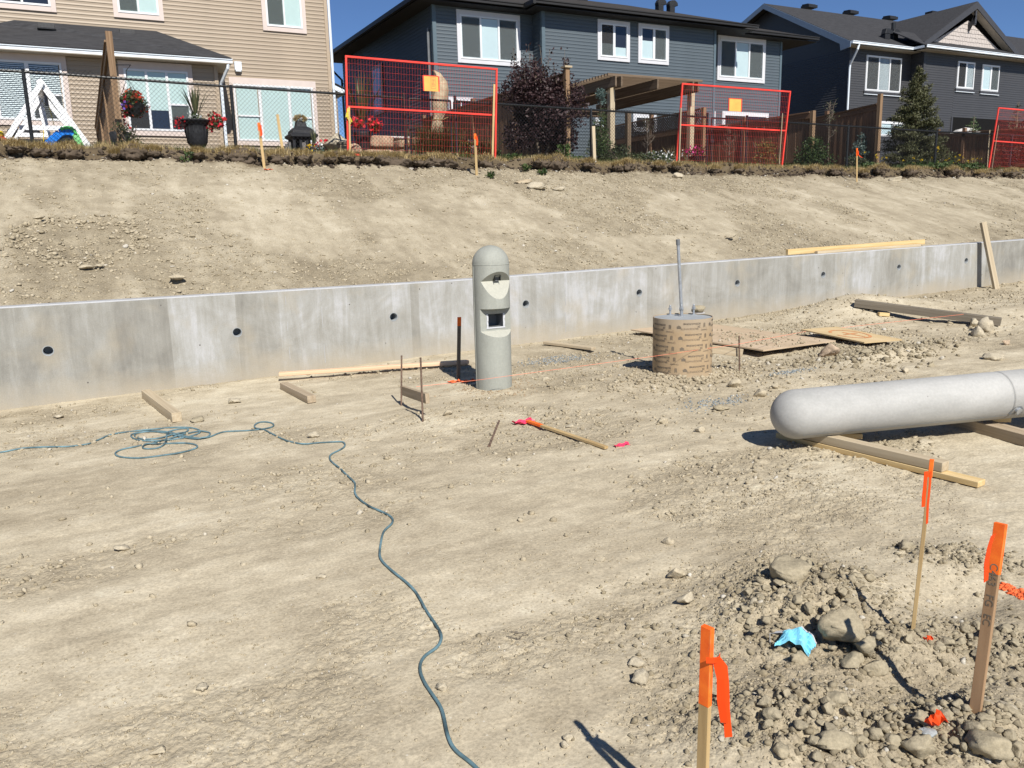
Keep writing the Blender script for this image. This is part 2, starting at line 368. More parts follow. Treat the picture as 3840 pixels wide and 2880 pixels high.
# ---------------------------------------------------------------- mesh builders
class MB:
    def __init__(s): s.v = []; s.f = []
    def add(s, vs, fs, Mx=None):
        o = len(s.v)
        if Mx is not None: vs = [tuple(Mx @ Vector(p)) for p in vs]
        s.v += [tuple(p) for p in vs]; s.f += [tuple(i+o for i in f) for f in fs]; return s
    def box(s, a, b, Mx=None):
        (x0, y0, z0), (x1, y1, z1) = a, b
        vs = [(x0,y0,z0),(x1,y0,z0),(x1,y1,z0),(x0,y1,z0),(x0,y0,z1),(x1,y0,z1),(x1,y1,z1),(x0,y1,z1)]
        return s.add(vs, [(0,3,2,1),(4,5,6,7),(0,1,5,4),(1,2,6,5),(2,3,7,6),(3,0,4,7)], Mx)
    def beam(s, p0, p1, w, h, up=(0, 0, 1)):
        L, Mx = frame(p0, p1, up); return s.box((0, -w/2, -h/2), (L, w/2, h/2), Mx)
    def tube(s, pts, r, n=8, cap=True, closed=False):
        pts = [Vector(p) for p in pts]; k = len(pts); rr = r if isinstance(r, (list, tuple)) else [r]*k
        base = len(s.v); prev = None
        for i, p in enumerate(pts):
            if closed: t = (pts[(i+1) % k]-pts[i-1])
            else: t = pts[min(i+1, k-1)]-pts[max(i-1, 0)]
            t = t.normalized() if t.length > 1e-9 else Vector((0, 0, 1))
            a = Vector((0, 0, 1)) if abs(t.z) < .9 else Vector((1, 0, 0))
            if prev is None: u = t.cross(a).normalized()
            else:
                u = (prev - t*prev.dot(t)); u = u.normalized() if u.length > 1e-6 else t.cross(a).normalized()
            prev = u; w_ = t.cross(u)
            for j in range(n):
                q = 2*math.pi*j/n; s.v.append(tuple(p + (u*math.cos(q)+w_*math.sin(q))*rr[i]))
        for i in range(k if closed else k-1):
            for j in range(n):
                a = base+i*n+j; b = base+i*n+(j+1) % n; c = base+((i+1) % k)*n+(j+1) % n; d = base+((i+1) % k)*n+j
                s.f.append((a, b, c, d))
        if cap and not closed:
            s.f.append(tuple(base+j for j in reversed(range(n)))); s.f.append(tuple(base+(k-1)*n+j for j in range(n)))
        return s
    def lathe(s, prof, n=24, c=(0, 0, 0), Mx=None):
        vs = []; fs = []
        for (r, z) in prof:
            for j in range(n):
                q = 2*math.pi*j/n; vs.append((c[0]+r*math.cos(q), c[1]+r*math.sin(q), c[2]+z))
        for i in range(len(prof)-1):
            for j in range(n):
                fs.append((i*n+j, i*n+(j+1) % n, (i+1)*n+(j+1) % n, (i+1)*n+j))
        fs.append(tuple(reversed(range(n)))); fs.append(tuple((len(prof)-1)*n+j for j in range(n)))
        return s.add(vs, fs, Mx)
    def prism(s, poly, d0, d1, axis='y', Mx=None):
        """poly in the plane normal to axis (y: x,z / x: y,z / z: x,y), from d0 to d1"""
        def P(p, d): return (p[0], d, p[1]) if axis == 'y' else ((d, p[0], p[1]) if axis == 'x' else (p[0], p[1], d))
        k = len(poly); vs = [P(p, d0) for p in poly]+[P(p, d1) for p in poly]
        fs = [tuple(reversed(range(k))), tuple(range(k, 2*k))]+[(i, (i+1) % k, k+(i+1) % k, k+i) for i in range(k)]
        return s.add(vs, fs, Mx)
    def quad(s, a, b, c, d): return s.add([a, b, c, d], [(0, 1, 2, 3)])
def frame(p0, p1, up=(0, 0, 1)):
    p0, p1 = Vector(p0), Vector(p1); x = p1-p0; L = x.length; x.normalize()
    up = Vector(up); y = up.cross(x)
    if y.length < 1e-5: y = Vector((0, 1, 0)).cross(x)
    y.normalize(); z = x.cross(y)
    Mx = Matrix.Identity(4)
    for i in range(3): Mx[i][0], Mx[i][1], Mx[i][2], Mx[i][3] = x[i], y[i], z[i], p0[i]
    return L, Mx
def recalc(me):
    bm = bmesh.new(); bm.from_mesh(me); bmesh.ops.recalc_face_normals(bm, faces=bm.faces); bm.to_mesh(me); bm.free()
def setp(o, parent):
    o.parent = parent; o.matrix_parent_inverse = parent.matrix_basis.inverted() if parent.parent is None else (parent.parent.matrix_basis @ parent.parent.matrix_basis.inverted() @ parent.matrix_basis).inverted()
def tag(o, label=None, cat=None, group=None, kind=None):
    if label: o['label'] = label
    if cat: o['category'] = cat
    if group: o['group'] = group
    if kind: o['kind'] = kind
    return o
def link(name, me, mat, parent=None, matrix=None, smooth=False, bevel=0, kind=None, label=None, rec=True):
    if rec: recalc(me)
    if mat is not None and not me.materials: me.materials.append(M[mat] if isinstance(mat, str) else mat)
    if smooth:
        me.polygons.foreach_set('use_smooth', [True]*len(me.polygons))
    o = bpy.data.objects.new(name, me); COL.objects.link(o)
    if matrix is not None: o.matrix_basis = matrix
    if parent is not None: setp(o, parent)
    if bevel:
        b = o.modifiers.new('edge', 'BEVEL'); b.width = bevel; b.segments = 1; b.limit_method = 'ANGLE'
    if kind: o['kind'] = kind
    if label: o['label'] = label
    return o
def put(name, mb, mat, parent=None, **k):
    me = bpy.data.meshes.new(name); me.from_pydata(mb.v, [], mb.f); me.update()
    return link(name, me, mat, parent, **k)
def thing(name, loc, label, cat, group=None):
    o = bpy.data.objects.new(name, None); o.empty_display_size = .2; COL.objects.link(o); o.matrix_basis = Matrix.Translation(Vector(loc))
    return tag(o, label, cat, group)
_pc = {}
def plank(name, p0, p1, w, h, mat, parent=None, up=(0, 0, 1), bevel=0, label=None, kind=None):
    """box with its own local frame (grain follows local x); meshes shared between alike pieces"""
    L, Mx = frame(p0, p1, up); key = (name, round(L, 3), round(w, 4), round(h, 4), mat)
    me = _pc.get(key)
    if me is None:
        mb = MB(); mb.box((0, -w/2, -h/2), (L, w/2, h/2)); me = bpy.data.meshes.new(name); me.from_pydata(mb.v, [], mb.f); me.update(); _pc[key] = me
        return link(name, me, mat, parent, matrix=Mx, bevel=bevel, label=label, kind=kind)
    return link(name, me, mat, parent, matrix=Mx, bevel=bevel, label=label, rec=False, kind=kind)
def np_mesh(name, V, F, mat, parent=None, kind=None, smooth=False, label=None):
    V = np.asarray(V, np.float32); F = np.asarray(F, np.int32)
    me = bpy.data.meshes.new(name); me.vertices.add(len(V)); me.vertices.foreach_set('co', V.ravel())
    k = F.shape[1]; me.loops.add(F.size); me.loops.foreach_set('vertex_index', F.ravel())
    me.polygons.add(len(F)); me.polygons.foreach_set('loop_start', np.arange(0, F.size, k, dtype=np.int32)); me.polygons.foreach_set('loop_total', np.full(len(F), k, np.int32))
    me.update(calc_edges=True); me.validate()
    return link(name, me, mat, parent, smooth=smooth, kind=kind, label=label, rec=False)
def ico(sub):
    bm = bmesh.new(); bmesh.ops.create_icosphere(bm, subdivisions=sub, radius=1.0)
    V = np.array([v.co[:] for v in bm.verts]); F = np.array([[v.index for v in f.verts] for f in bm.faces]); bm.free(); return V, F
ICO = {1: ico(1), 2: ico(2), 3: ico(3), 4: ico(4)}
def rock_variants(sub, k, rough=.28):
    V, F = ICO[sub]; out = []
    for i in range(k):
        g = np.random.default_rng(100+i+sub*50)
        W = V.copy()
        for _ in range(11 if sub > 1 else 6):                    # plane cuts give facets
            nrm = g.normal(size=3); nrm /= np.linalg.norm(nrm); d = g.uniform(.34, .8)
            s = W@nrm; W = W - np.outer(np.clip(s-d, 0, None), nrm)
        W = W/np.abs(W).max()*(1+g.uniform(-rough, rough, (len(V), 1))*(.45 if sub < 2 else .16))
        out.append(W)
    return out, F
RV1, RF1 = rock_variants(1, 14); RV2, RF2 = rock_variants(2, 10)
def scatter_rocks(name, P, rad, mat, sub=1, flat=(.45, .9), kind='stuff', parent=None, sink=.25, seed=3):
    P = np.asarray(P); n_ = len(P); g = np.random.default_rng(seed)
    RVs, RF = (RV1, RF1) if sub == 1 else (RV2, RF2)
    nv = len(RVs[0]); vi = g.integers(0, len(RVs), n_)
    base = np.array(RVs)[vi]
    sc = np.stack([g.uniform(.75, 1.3, n_), g.uniform(.7, 1.1, n_), g.uniform(flat[0], flat[1], n_)], 1)
    base = base*sc[:, None, :]
    q = g.uniform(0, 2*math.pi, n_); tl = g.uniform(-.35, .35, (n_, 2))
    c, s_ = np.cos(q), np.sin(q)
    x = base[..., 0]*c[:, None]-base[..., 1]*s_[:, None]; y = base[..., 0]*s_[:, None]+base[..., 1]*c[:, None]; z = base[..., 2]+x*tl[:, :1]+y*tl[:, 1:]
    W = np.stack([x, y, z], -1)*np.asarray(rad)[:, None, None]
    W = W + P[:, None, :]; W[..., 2] += (np.asarray(rad)*sc[:, 2]*(1-sink*2))[:, None]*.5
    F = (RF[None] + (np.arange(n_)*nv)[:, None, None]).reshape(-1, 3)
    return np_mesh(name, W.reshape(-1, 3), F, mat, parent, kind)
def one_rock(name, loc, r, mat, label, cat='rock', group=None, flat=.7, seed=1, rot=0, sub=3, ell=(1.15, .9), sink=.2):
    V, F = ICO[sub]; g = np.random.default_rng(seed); W = V.copy()
    for _ in range(13):
        nrm = g.normal(size=3); nrm /= np.linalg.norm(nrm); d = g.uniform(.40, .8); s = W@nrm; W = W-np.outer(np.clip(s-d, 0, None)*.95, nrm)
    W = W/np.abs(W).max()
    nz = vnoise(W[:, 0]*3+seed*7, W[:, 1]*3+W[:, 2]*2.3, seed)-.5; nz2 = vnoise(W[:, 0]*8+seed, W[:, 2]*8+W[:, 1]*5, seed+3)-.5
    nz3 = fbm(W[:, 0]*13+seed, W[:, 1]*13+W[:, 2]*11, 3, seed+9)-.5; W = W*(1+.30*nz+.24*nz2+.16*nz3)[:, None]*np.array([ell[0], ell[1], flat])*r
    c, s_ = math.cos(rot), math.sin(rot); X = W[:, 0]*c-W[:, 1]*s_; W[:, 1] = W[:, 0]*s_+W[:, 1]*c; W[:, 0] = X
    W *= 1.22; W[:, 2] -= W[:, 2].min() + 2*flat*r*sink
    o = np_mesh(name, W, F, mat); o.matrix_basis = Matrix.Translation(Vector(loc)); tag(o, label, cat, group); return o
def text_mesh(txt, size, Mx, mat, name, parent, bend=None, extrude=.0006, weight=0):
    cu = bpy.data.curves.new('t', 'FONT'); cu.body = txt; cu.size = size; cu.align_x = 'CENTER'; cu.align_y = 'CENTER'; cu.extrude = extrude; cu.offset = weight
    to = bpy.data.objects.new('t', cu); COL.objects.link(to)
    me = bpy.data.meshes.new_from_object(to.evaluated_get(bpy.context.evaluated_depsgraph_get()))
    bpy.data.objects.remove(to); bpy.data.curves.remove(cu); me.name = name
    if bend: 
        for v in me.vertices: v.co = bend(v.co)
    else: me.transform(Mx)
    return me
def leaves(P, size, g, up=.3, aspect=.6, fold=.25):
    """two-triangle leaf quads round points P; returns V,F"""
    n_ = len(P); size = np.broadcast_to(np.asarray(size, float), (n_,))
    a = g.normal(size=(n_, 3)); a[:, 2] += up; a /= np.linalg.norm(a, axis=1)[:, None]
    b = g.normal(size=(n_, 3)); b -= a*np.sum(a*b, 1)[:, None]; b /= np.linalg.norm(b, axis=1)[:, None]
    c = np.cross(a, b); s1 = size[:, None]
    v0 = P; v1 = P + a*s1*.5 + b*s1*aspect*.5 + c*s1*fold*.3; v2 = P + a*s1; v3 = P + a*s1*.5 - b*s1*aspect*.5 + c*s1*fold*.3
    V = np.stack([v0, v1, v2, v3], 1).reshape(-1, 3); F = np.arange(n_*4).reshape(-1, 4); return V, F
def blades(P, h, wd, g, lean=.35):
    n_ = len(P); h = np.broadcast_to(np.asarray(h, float), (n_,)); q = g.uniform(0, 2*math.pi, n_)
    d = np.stack([np.cos(q), np.sin(q), 0*q], 1); t = np.stack([-np.sin(q), np.cos(q), 0*q], 1)
    ln = (g.uniform(.2, 1.4, n_)*lean*h)[:, None]; hh = np.stack([0*h, 0*h, h], 1)
    v0 = P - t*wd/2; v1 = P + t*wd/2; v2 = P + hh*.6 + d*ln*.35 + t*wd*.4; v3 = P + hh*.6 + d*ln*.35 - t*wd*.4; v4 = P + hh*.95 + d*ln
    V = np.stack([v0, v1, v2, v3, v4], 1).reshape(-1, 3); o = (np.arange(n_)*5)[:, None]
    F = np.concatenate([o+np.array([0, 1, 2]), o+np.array([0, 2, 3]), o+np.array([3, 2, 4])], 0); return V, F

# ---------------------------------------------------------------- ground sheets
def grid_sheet(name, xs, ys, zf, mat, kind='structure', attrs=None):
    X, Y = np.meshgrid(xs, ys); Z = zf(X, Y); V = np.stack([X, Y, Z], -1).reshape(-1, 3)
    ny, nx = X.shape; i = np.arange(ny-1)[:, None]*nx+np.arange(nx-1)[None]
    F = np.stack([i, i+1, i+nx+1, i+nx], -1).reshape(-1, 4)
    o = np_mesh(name, V, F, mat, kind=kind, smooth=True)
    for nm, fn in (attrs or {}).items():
        a = o.data.attributes.new(nm, 'FLOAT', 'POINT'); a.data.foreach_set('value', np.clip(fn(V[:, 0], V[:, 1]), 0, 1).astype(np.float32))
    return o
RUB = [(2.67, 2.33, .33, .44, 1), (2.48, 2.12, .36, .2, 1), (2.78, 1.86, .52, .10, .95), (3.67, 2.3, .32, .13, .8), (1.98, 1.66, .44, .22, 1), (2.42, 1.37, .36, .2, 1), (3.1, 1.68, .3, .14, .9), (3.35, 1.35, .5, .2, .7), (2.6, 2.0, .95, .6, .22)]
def rub(x, y):
    r = 0
    for (mx, my, ru, rv, wq) in RUB:
        a = (x-mx)*.66-(y-my)*.75; b = (x-mx)*.75+(y-my)*.66
        r = np.maximum(r, wq*np.exp(-((a/ru)**2+(b/rv)**2)**1.6))
    return r*(.75+.5*(fbm(x*7, y*7, 3, 14)-.3))
def loose(x, y):
    """how loose and gravelly the lower ground is, 0..1"""
    b = sst(.50, .66, fbm(x*.9+4, y*1.5, 4, 31))
    r = .75*sst(5.2, 8.8, y)*sst(3.5, 6.5, x) + .6*np.exp(-(((x-5.6)/2.2)**2+((y-6.2)/1.0)**2)) + .45*sst(2.2, 4.5, x)*sst(.8, 2.4, 4.2-np.abs(y-3))
    return np.clip(b*.65 + r*.7*(.4+fbm(x*2, y*2, 3, 8)) + rub(x, y), 0, 1)
def ground_micro(X, Y):
    L = loose(X, Y)
    z = ground_z(X, Y)
    z = z + .022*(fbm(X*.8, Y*1.9, 4, 2)-.5) + .010*(fbm(X*5, Y*8, 3, 12)-.5)
    z = z + .007*(fbm(X*16, Y*22, 4, 91)-.5)*(.35+L)
    z = z + L*(.026*(fbm(X*11, Y*11, 4, 21)-.5) + .014*(vnoise(X*37, Y*37, 4)-.5))
    z = z + rub(X, Y)*(.13*(fbm(X*8, Y*8, 5, 77)-.45)+.030*(vnoise(X*55, Y*55, 9)-.5)); z = z + (1-L)*.007*(fbm(X*.7, Y*9, 3, 66)-.5)
    cr = np.abs(fbm(X*6, Y*6, 3, 55)-.5); z = z - .010*np.exp(-(cr/.012)**2)*L
    return z
def merged(a): return np.unique(np.round(a, 4))
xs = merged(np.concatenate([np.arange(-3.0, -1.2, .06), np.arange(-1.2, 4.6, .009), np.arange(4.6, 9.0, .03), np.arange(9.0, 22.0, .07), np.arange(22, 80, 1.5)]))
ysn = merged(np.concatenate([np.arange(.7, 3.4, .009), np.arange(3.4, 5.2, .014)]))
xf = merged(np.concatenate([np.arange(-3.0, -1.5, .06), np.arange(-1.5, 9.5, .019), np.arange(9.5, 22.0, .05), np.arange(22, 80, 1.5)]))
ysf = merged(np.concatenate([np.arange(5.19, 9.36, .020)]))
# the two sheets are stitched by sharing the edge heights of the coarse one
def zfar(X, Y): return ground_micro(X, Y)
xs_n = merged(np.concatenate([np.arange(-3.0, -1.5, .06), np.arange(-1.5, 5.6, .0095), np.arange(5.6, 9.5, .03), np.arange(9.5, 22.0, .12), np.arange(22, 80, 1.5)]))
LA = {'loose': lambda x, y: loose(x, y)*.8+.5*np.clip(rub(x, y), 0, 1)}
grid_sheet('ground', xs_n, ysn, ground_micro, 'dirt', attrs=LA)
grid_sheet('ground', xf, ysf, zfar, 'dirt', attrs=LA)
g1 = grid_sheet('ground', np.array([-60, -30, -10, -3.0, 0, 3, 6, 9.5, 22, 80.0]), np.array([-60, -20, -5, -1, .72]), ground_micro, 'dirt')
grid_sheet('ground', np.array([-60, -20, -8, -3.0]), np.array([.7, 3, 6, 9.36]), ground_micro, 'dirt')
def slope_rough(x, y):
    return np.clip(sst(.47, .62, fbm(x*.8+9, y*.6, 4, 61)) + .6*sst(13.2, 14.1, y) + .35*np.exp(-((y-9.9)/.35)**2), 0, 1)
def slope_micro(X, Y):
    z = slope_z(X, Y); t = sst(14.0, 14.3, Y)*(1-sst(14.9, 15.0, Y))
    L = slope_rough(X, Y)*(1-sst(14.4, 14.8, Y))
    z = z + (.035*(fbm(X*1.6, Y*.35, 4, 41)-.5) + .02*(fbm(X*3, Y*3, 3, 45)-.5))*(1-sst(14.6, 15, Y))*sst(9.5, 9.9, Y)
    z = z + (.25+L)*.075*(fbm(X*7, Y*8, 5, 43)-.5)*(1-sst(14.4, 14.8, Y)) + .022*(fbm(X*4.5, Y*.45, 3, 48)-.5)*sst(9.7, 10.2, Y)*(1-sst(14, 14.4, Y))
    z = z + t*.16*(fbm(X*3.2, Y*3.2, 4, 47)-.45)
    # bucket scrape: a dug and re-filled patch, and a few hollows
    cx, cy = BKT.x, BKT.y; r = ((X-cx)/.62)**2+((Y-cy)/.62)**2
    z = z - .05*np.exp(-r**2) + np.exp(-(r/1.6)**4)*.16*(fbm(X*6, Y*9, 5, 49)-.5) + .04*np.exp(-((r-1.2)/.35)**2)*(fbm(X*8, Y*8, 3, 50))
    for p in HOLES:
        z = z - .10*np.exp(-(((X-p.x)/.13)**2+((Y-p.y)/.10)**2))
    return z
BKT = G(300, 900); HOLES = [G(655, 1052), G(2746, 890), G(148, 823)]
xsl = merged(np.concatenate([np.arange(-4, -1.6, .08), np.arange(-1.6, 12, .028), np.arange(12, 30, .07), np.arange(30, 90, 2)]))
ysl = merged(np.concatenate([np.arange(WB-.02, 14.1, .045), np.arange(14.1, 15.2, .022), np.arange(15.2, 17, .2)]))
TA = {'loose': lambda x, y: slope_rough(x, y)*.8 + .8*np.exp(-((((x-BKT.x)/.62)**2+((y-BKT.y)/.62)**2)/1.6)**4), 'topsoil': lambda x, y: sst(14.1, 14.35, y+.55*(fbm(x*1.4, y*2, 3, 71)-.5)-.10*np.sin(x*.35))}
grid_sheet('slope', xsl, ysl, slope_micro, 'slope', attrs=TA)
grid_sheet('slope', np.array([-60, -30, -10, -4.0]), np.array([WB-.02, 11, 12.5, 14.1, 14.4, 14.7, 17]), slope_z, 'slope')
grid_sheet('yard', np.array([-60, -20, -5, 0, 5, 10, 15, 20, 30, 60, 90.0]), np.array([14.95, 16, 20, 30, 60, 200, 900.0]), lambda x, y: yard_z(x)+.012+0*y, 'slope', attrs={'topsoil': lambda x, y: 0*x+.9})
# ---------------------------------------------------------------- retaining wall
HOLEX = [-2.15, -.321, 1.50, 3.31, 5.12, 6.93, 8.74, 10.55, 12.36, 14.17, 15.98, 17.8]
def hole_z(x): return .545+.0185*(x+.32)
wall = thing('concrete_wall', (6, WY, 0), 'long low cast concrete retaining wall with round weep holes along the foot of the dirt slope', 'wall')
mb = MB(); hr = .047
X0, X1 = -6.0, 40.0
edges = [X0]+[(HOLEX[i]+HOLEX[i+1])/2 for i in range(len(HOLEX)-1)]+[X1]
def wt(x): return float(wall_top(x))
for i, hx in enumerate(HOLEX):
    a, b = edges[i], edges[i+1]; hz = hole_z(hx); n_ = 16
    ring = [(hx+hr*math.cos(2*math.pi*k/n_), WY, hz+hr*math.sin(2*math.pi*k/n_)) for k in range(n_)]
    deep = [(p[0], WY+.16, p[2]) for p in ring]
    # outer square boundary sampled to match the ring
    def edgept(q):
        c, s_ = math.cos(q), math.sin(q); k = .16/max(abs(c), abs(s_)); return (hx+c*k, WY, hz+s_*k)
    sq = [edgept(2*math.pi*k/n_) for k in range(n_)]
    o = len(mb.v); mb.v += ring+deep+sq
    for k in range(n_):
        k2 = (k+1) % n_; mb.f += [(o+k, o+k2, o+2*n_+k2, o+2*n_+k), (o+k, o+n_+k, o+n_+k2, o+k2)]
    mb.f.append(tuple(o+n_+k for k in range(n_)))
    zb = -.15; l, r_ = hx-.16, hx+.16
    for (x0, x1, z0, z1) in ((a, l, None, None), (r_, b, None, None), (l, r_, hz+.16, None), (l, r_, zb, hz-.16)):
        nseg = max(1, int((x1-x0)/.5))
        for q in range(nseg):
            u0 = x0+(x1-x0)*q/nseg; u1 = x0+(x1-x0)*(q+1)/nseg
            lo = zb if z0 is None else z0
            if z1 is None: mb.quad((u0, WY, lo), (u1, WY, lo), (u1, WY, wt(u1)-.012), (u0, WY, wt(u0)-.012))
            else: mb.quad((u0, WY, lo), (u1, WY, lo), (u1, WY, z1), (u0, WY, z1))
put('wall_face', mb, 'concrete', wall, rec=False)
mb = MB(); 
prof = lambda x: [(x, WY, wt(x)-.012), (x, WY+.012, wt(x)), (x, WB-.012, wt(x)), (x, WB, wt(x)-.012), (x, WB, wt(x)-.6)]
xsw = np.arange(X0, X1+.01, .5)
for q in range(len(xsw)-1):
    A, B = prof(xsw[q]), prof(xsw[q+1])
    jl = .0
    for k in range(4): mb.quad(A[k], B[k], B[k+1], A[k+1])
mb.quad(*[(X0, WY, -.15), (X0, WB, -.15), (X0, WB, wt(X0)-.012), (X0, WY, wt(X0)-.012)])
M['concrete_top'] = mat_cast('wall_top_concrete', (.34, .345, .35), (.45, .455, .465), (1, 1, 1))
put('wall_top', mb, 'concrete_top', wall, rec=False)
for x_ in (2.05, 2.45, 5.72, 7.86, 11.05, 14.9):      # form joints: thin raised fins of cement
    mb = MB(); g_ = np.random.default_rng(int(x_*100)+500); z = near_z(x_, 9.3)+.02; pts = []
    while z < wt(x_)-.02:
        dz = g_.uniform(.03, .11)
        if g_.random() < .6: mb.box((x_-.002-g_.uniform(0, .002), WY-.003, z), (x_+.002, WY+.002, min(z+dz, wt(x_)-.013)))
        z += dz
    put('form_joint', mb, 'concrete_top', wall)
for i, hx in enumerate(HOLEX[:11]):
    mb = MB(); mb.tube([(hx, WY-.003, hole_z(hx)), (hx, WY+.19, hole_z(hx))], hr-.001, 16, cap=False)
    mb2 = MB(); n_ = 16
    vs = [(hx+(hr+dr)*math.cos(2*math.pi*k/n_), WY+dy, hole_z(hx)+(hr+dr)*math.sin(2*math.pi*k/n_)) for (dr, dy) in ((.006, -.002), (0, -.002), (-.003, .01), (-.003, .15)) for k in range(n_)]
    fs = [(a*n_+k, a*n_+(k+1) % n_, (a+1)*n_+(k+1) % n_, (a+1)*n_+k) for a in range(3) for k in range(n_)]
    mb2.add(vs, fs); mb2.add(vs[-n_:], [tuple(range(n_))])
    put('weep_hole', mb2, 'dark_pit' if False else 'grey_cement', wall, rec=False)

# ---------------------------------------------------------------- loose stones
def sample(n_, xr, yr, dens, g):
    out = np.zeros((0, 2))
    while len(out) < n_:
        p = np.stack([g.uniform(*xr, n_), g.uniform(*yr, n_)], 1); k = g.random(n_) < dens(p[:, 0], p[:, 1]); out = np.concatenate([out, p[k]])
    return out[:n_]
def onto(p, f): return np.column_stack([p, f(p[:, 0], p[:, 1])])
g = np.random.default_rng(11)
inview = lambda x, y: (x > -1.0-.03*y) & (x < 1.15*y+.9+.3)
p = sample(20000, (-.9, 4.6), (1.0, 3.6), lambda x, y: inview(x, y)*(.16+loose(x, y)**1.3), g)
scatter_rocks('gravel', onto(p, ground_micro), .0022+.0055*g.random(len(p))**3.2+.002*g.random(len(p)), 'gravel')
p = sample(15000, (-1.2, 10), (3.4, 9.25), lambda x, y: inview(x, y)*(.035+loose(x, y)**1.5), g)
scatter_rocks('gravel', onto(p, ground_micro), .004+.020*g.random(len(p))**4+.003*g.random(len(p)), 'gravel', seed=4)
p = sample(4200, (8, 20), (6.0, 9.25), lambda x, y: .1+loose(x, y), g)
scatter_rocks('gravel', onto(p, ground_micro), .008+.03*g.random(len(p))**3.5, 'gravel', seed=5)
p = sample(9000, (1.2, 4.6), (.9, 3.0), lambda x, y: rub(x, y)**.8, g)
scatter_rocks('rubble', onto(p, ground_micro)-np.array([0, 0, .002]), .0022+.016*g.random(len(p))**3.6+.001, 'rubble', seed=6, sink=.1)
p = sample(700, (1.2, 4.6), (.9, 3.0), lambda x, y: np.clip(rub(x, y), 0, 1)**1.5, g)
scatter_rocks('rubble', onto(p, ground_micro)-np.array([0, 0, .004]), .009+.014*g.random(len(p))**1.5, 'rubble', seed=66, sub=2, sink=.12)
p = sample(1500, (6.5, 9.8), (5.3, 7.0), lambda x, y: np.exp(-(((x-7.9)/.8)**2+((y-6.15)/.33)**2)) + .6*np.exp(-(((x-5.2)/.9)**2+((y-6.6)/.35)**2)), g)
scatter_rocks('rubble', onto(p, ground_micro), .008+.035*g.random(len(p))**3, 'rubble', seed=7, sink=.1)
p = sample(900, (4.2, 6.9), (5.6, 7.1), lambda x, y: np.exp(-(((x-5.4)/.9)**2+((y-6.35)/.38)**2)), g)
scatter_rocks('rubble', onto(p, ground_micro), .008+.03*g.random(len(p))**3, 'gravel', seed=17, sink=.1)
for (c, rx, ry, k, sd) in ((G(*D(1205, 777)), .45, .13, 500, 1), (G(*crop(1480, 880, 1.728)(2080, 1095)), .3, .13, 260, 2), (G(*crop(2560, 780, 1.728)(700, 1065)), .22, .12, 260, 3)):
    q = np.random.default_rng(sd).normal(size=(k, 2))*[rx/1.6, ry/1.6]+[c.x, c.y]
    scatter_rocks('crushed_stone', onto(q, ground_micro), .005+.008*np.random.default_rng(sd).random(k), 'bluechip', seed=sd)
p = sample(30000, (-1.2, 14), (9.55, 14.4), lambda x, y: .10+slope_rough(x, y)**1.4, g)
scatter_rocks('slope_clods', onto(p, slope_micro), .006+.026*g.random(len(p))**5+.004*g.random(len(p)), 'gravel', flat=(.3, .75), seed=8, sink=.35)
p = sample(5000, (12, 27), (9.6, 14.4), lambda x, y: .05+slope_rough(x, y)**1.2, g)
scatter_rocks('slope_clods', onto(p, slope_micro), .010+.03*g.random(len(p))**4, 'gravel', flat=(.3, .6), seed=9, sink=.35)
q = np.random.default_rng(5); a = q.uniform(0, 2*math.pi, 700); rr = .62+q.normal(size=700)*.11
pb = np.column_stack([BKT.x+rr*np.cos(a), BKT.y+rr*np.sin(a)*.95]); scatter_rocks('slope_clods', onto(pb, slope_micro), .012+.035*q.random(700)**2.5, 'gravel', flat=(.4, .8), seed=19)
# dark topsoil showing under the cut turf
p = sample(4800, (-2, 26), (14.1, 14.75), lambda x, y: np.exp(-((y-14.45)/.16)**2), g)
scatter_rocks('topsoil_clods', onto(p, slope_micro), .012+.045*g.random(len(p))**2.2, 'topsoil', flat=(.5, .9), seed=10)

# bigger clods of the rubble heap: each one on its own
CL = crop(2560, 1680, 1.383)
def big(px, py, rpx, name='rock', label=None, mat='rubble', flat=.7, seed=1, rot=0, ell=(1.15, .9), group=None, cat='rock', cf=CL, sink=.16):
    c = G(*cf(px, py)); dist = (c-EYE).dot(FW); s = rpx/(1.383 if cf is CL else 1.0)/FPX*dist
    return one_rock(name, c, s, mat, label, cat, group, flat, seed, rot, ell=ell, sink=sink)
big(562, 690, 118, label='large flat-topped grey rock at the far left edge of the rubble heap', seed=4, rot=.2, ell=(1.2, .8), flat=.62)
big(820, 1020, 108, label='large rounded rock just right of the blue face mask', seed=9, ell=(1.1, .95), flat=.85)
big(950, 1065, 62, label='crumbly dark clod at the right foot of the large rounded rock', seed=12)
big(1010, 1165, 58, label='angular grey stone in the middle of the rubble heap, below the crumbly clod', seed=15, flat=.6)
big(1165, 530, 45, label='single round dirt clod on smooth ground beyond the rubble heap, left of the thin stake', seed=17)
big(610, 1108, 44, label='small dark rock pinning the near edge of the blue face mask', seed=18, flat=.9)
big(880, 1120, 70, label='broad low clod between the face mask and the angular grey stone', seed=21, flat=.45)
big(800, 1560, 80, label='purplish grey stone among clods near the bottom edge', seed=22, mat='rubble', flat=.55)
big(25, 815, 42, label='white-capped stone on the flat dirt left of the rubble heap', seed=23, mat='paleclod')
big(830, 1490, 40, label='small pale stone above the purplish grey stone', seed=25, mat='paleclod')
big(1600, 1570, 105, label='big crumbly clod in the bottom right corner', seed=26, flat=.6)
big(1225, 1600, 70, label='smooth brownish stone under the lower orange flag scrap', seed=27, mat='rubble', flat=.7)
big(1265, 1508, 42, label='flat grey stone directly beneath the lower orange flag scrap', seed=28, mat='bluechip', flat=.5)
big(1640, 1380, 90, label='half-buried pale slab right of the lettered stake base', seed=29, mat='paleclod', flat=.25, sink=.3)
gg = np.random.default_rng(77); spots = []
def clod_ok(p, r):
    return all((p-q).length > (r+rq)*.8 for q, rq in spots)
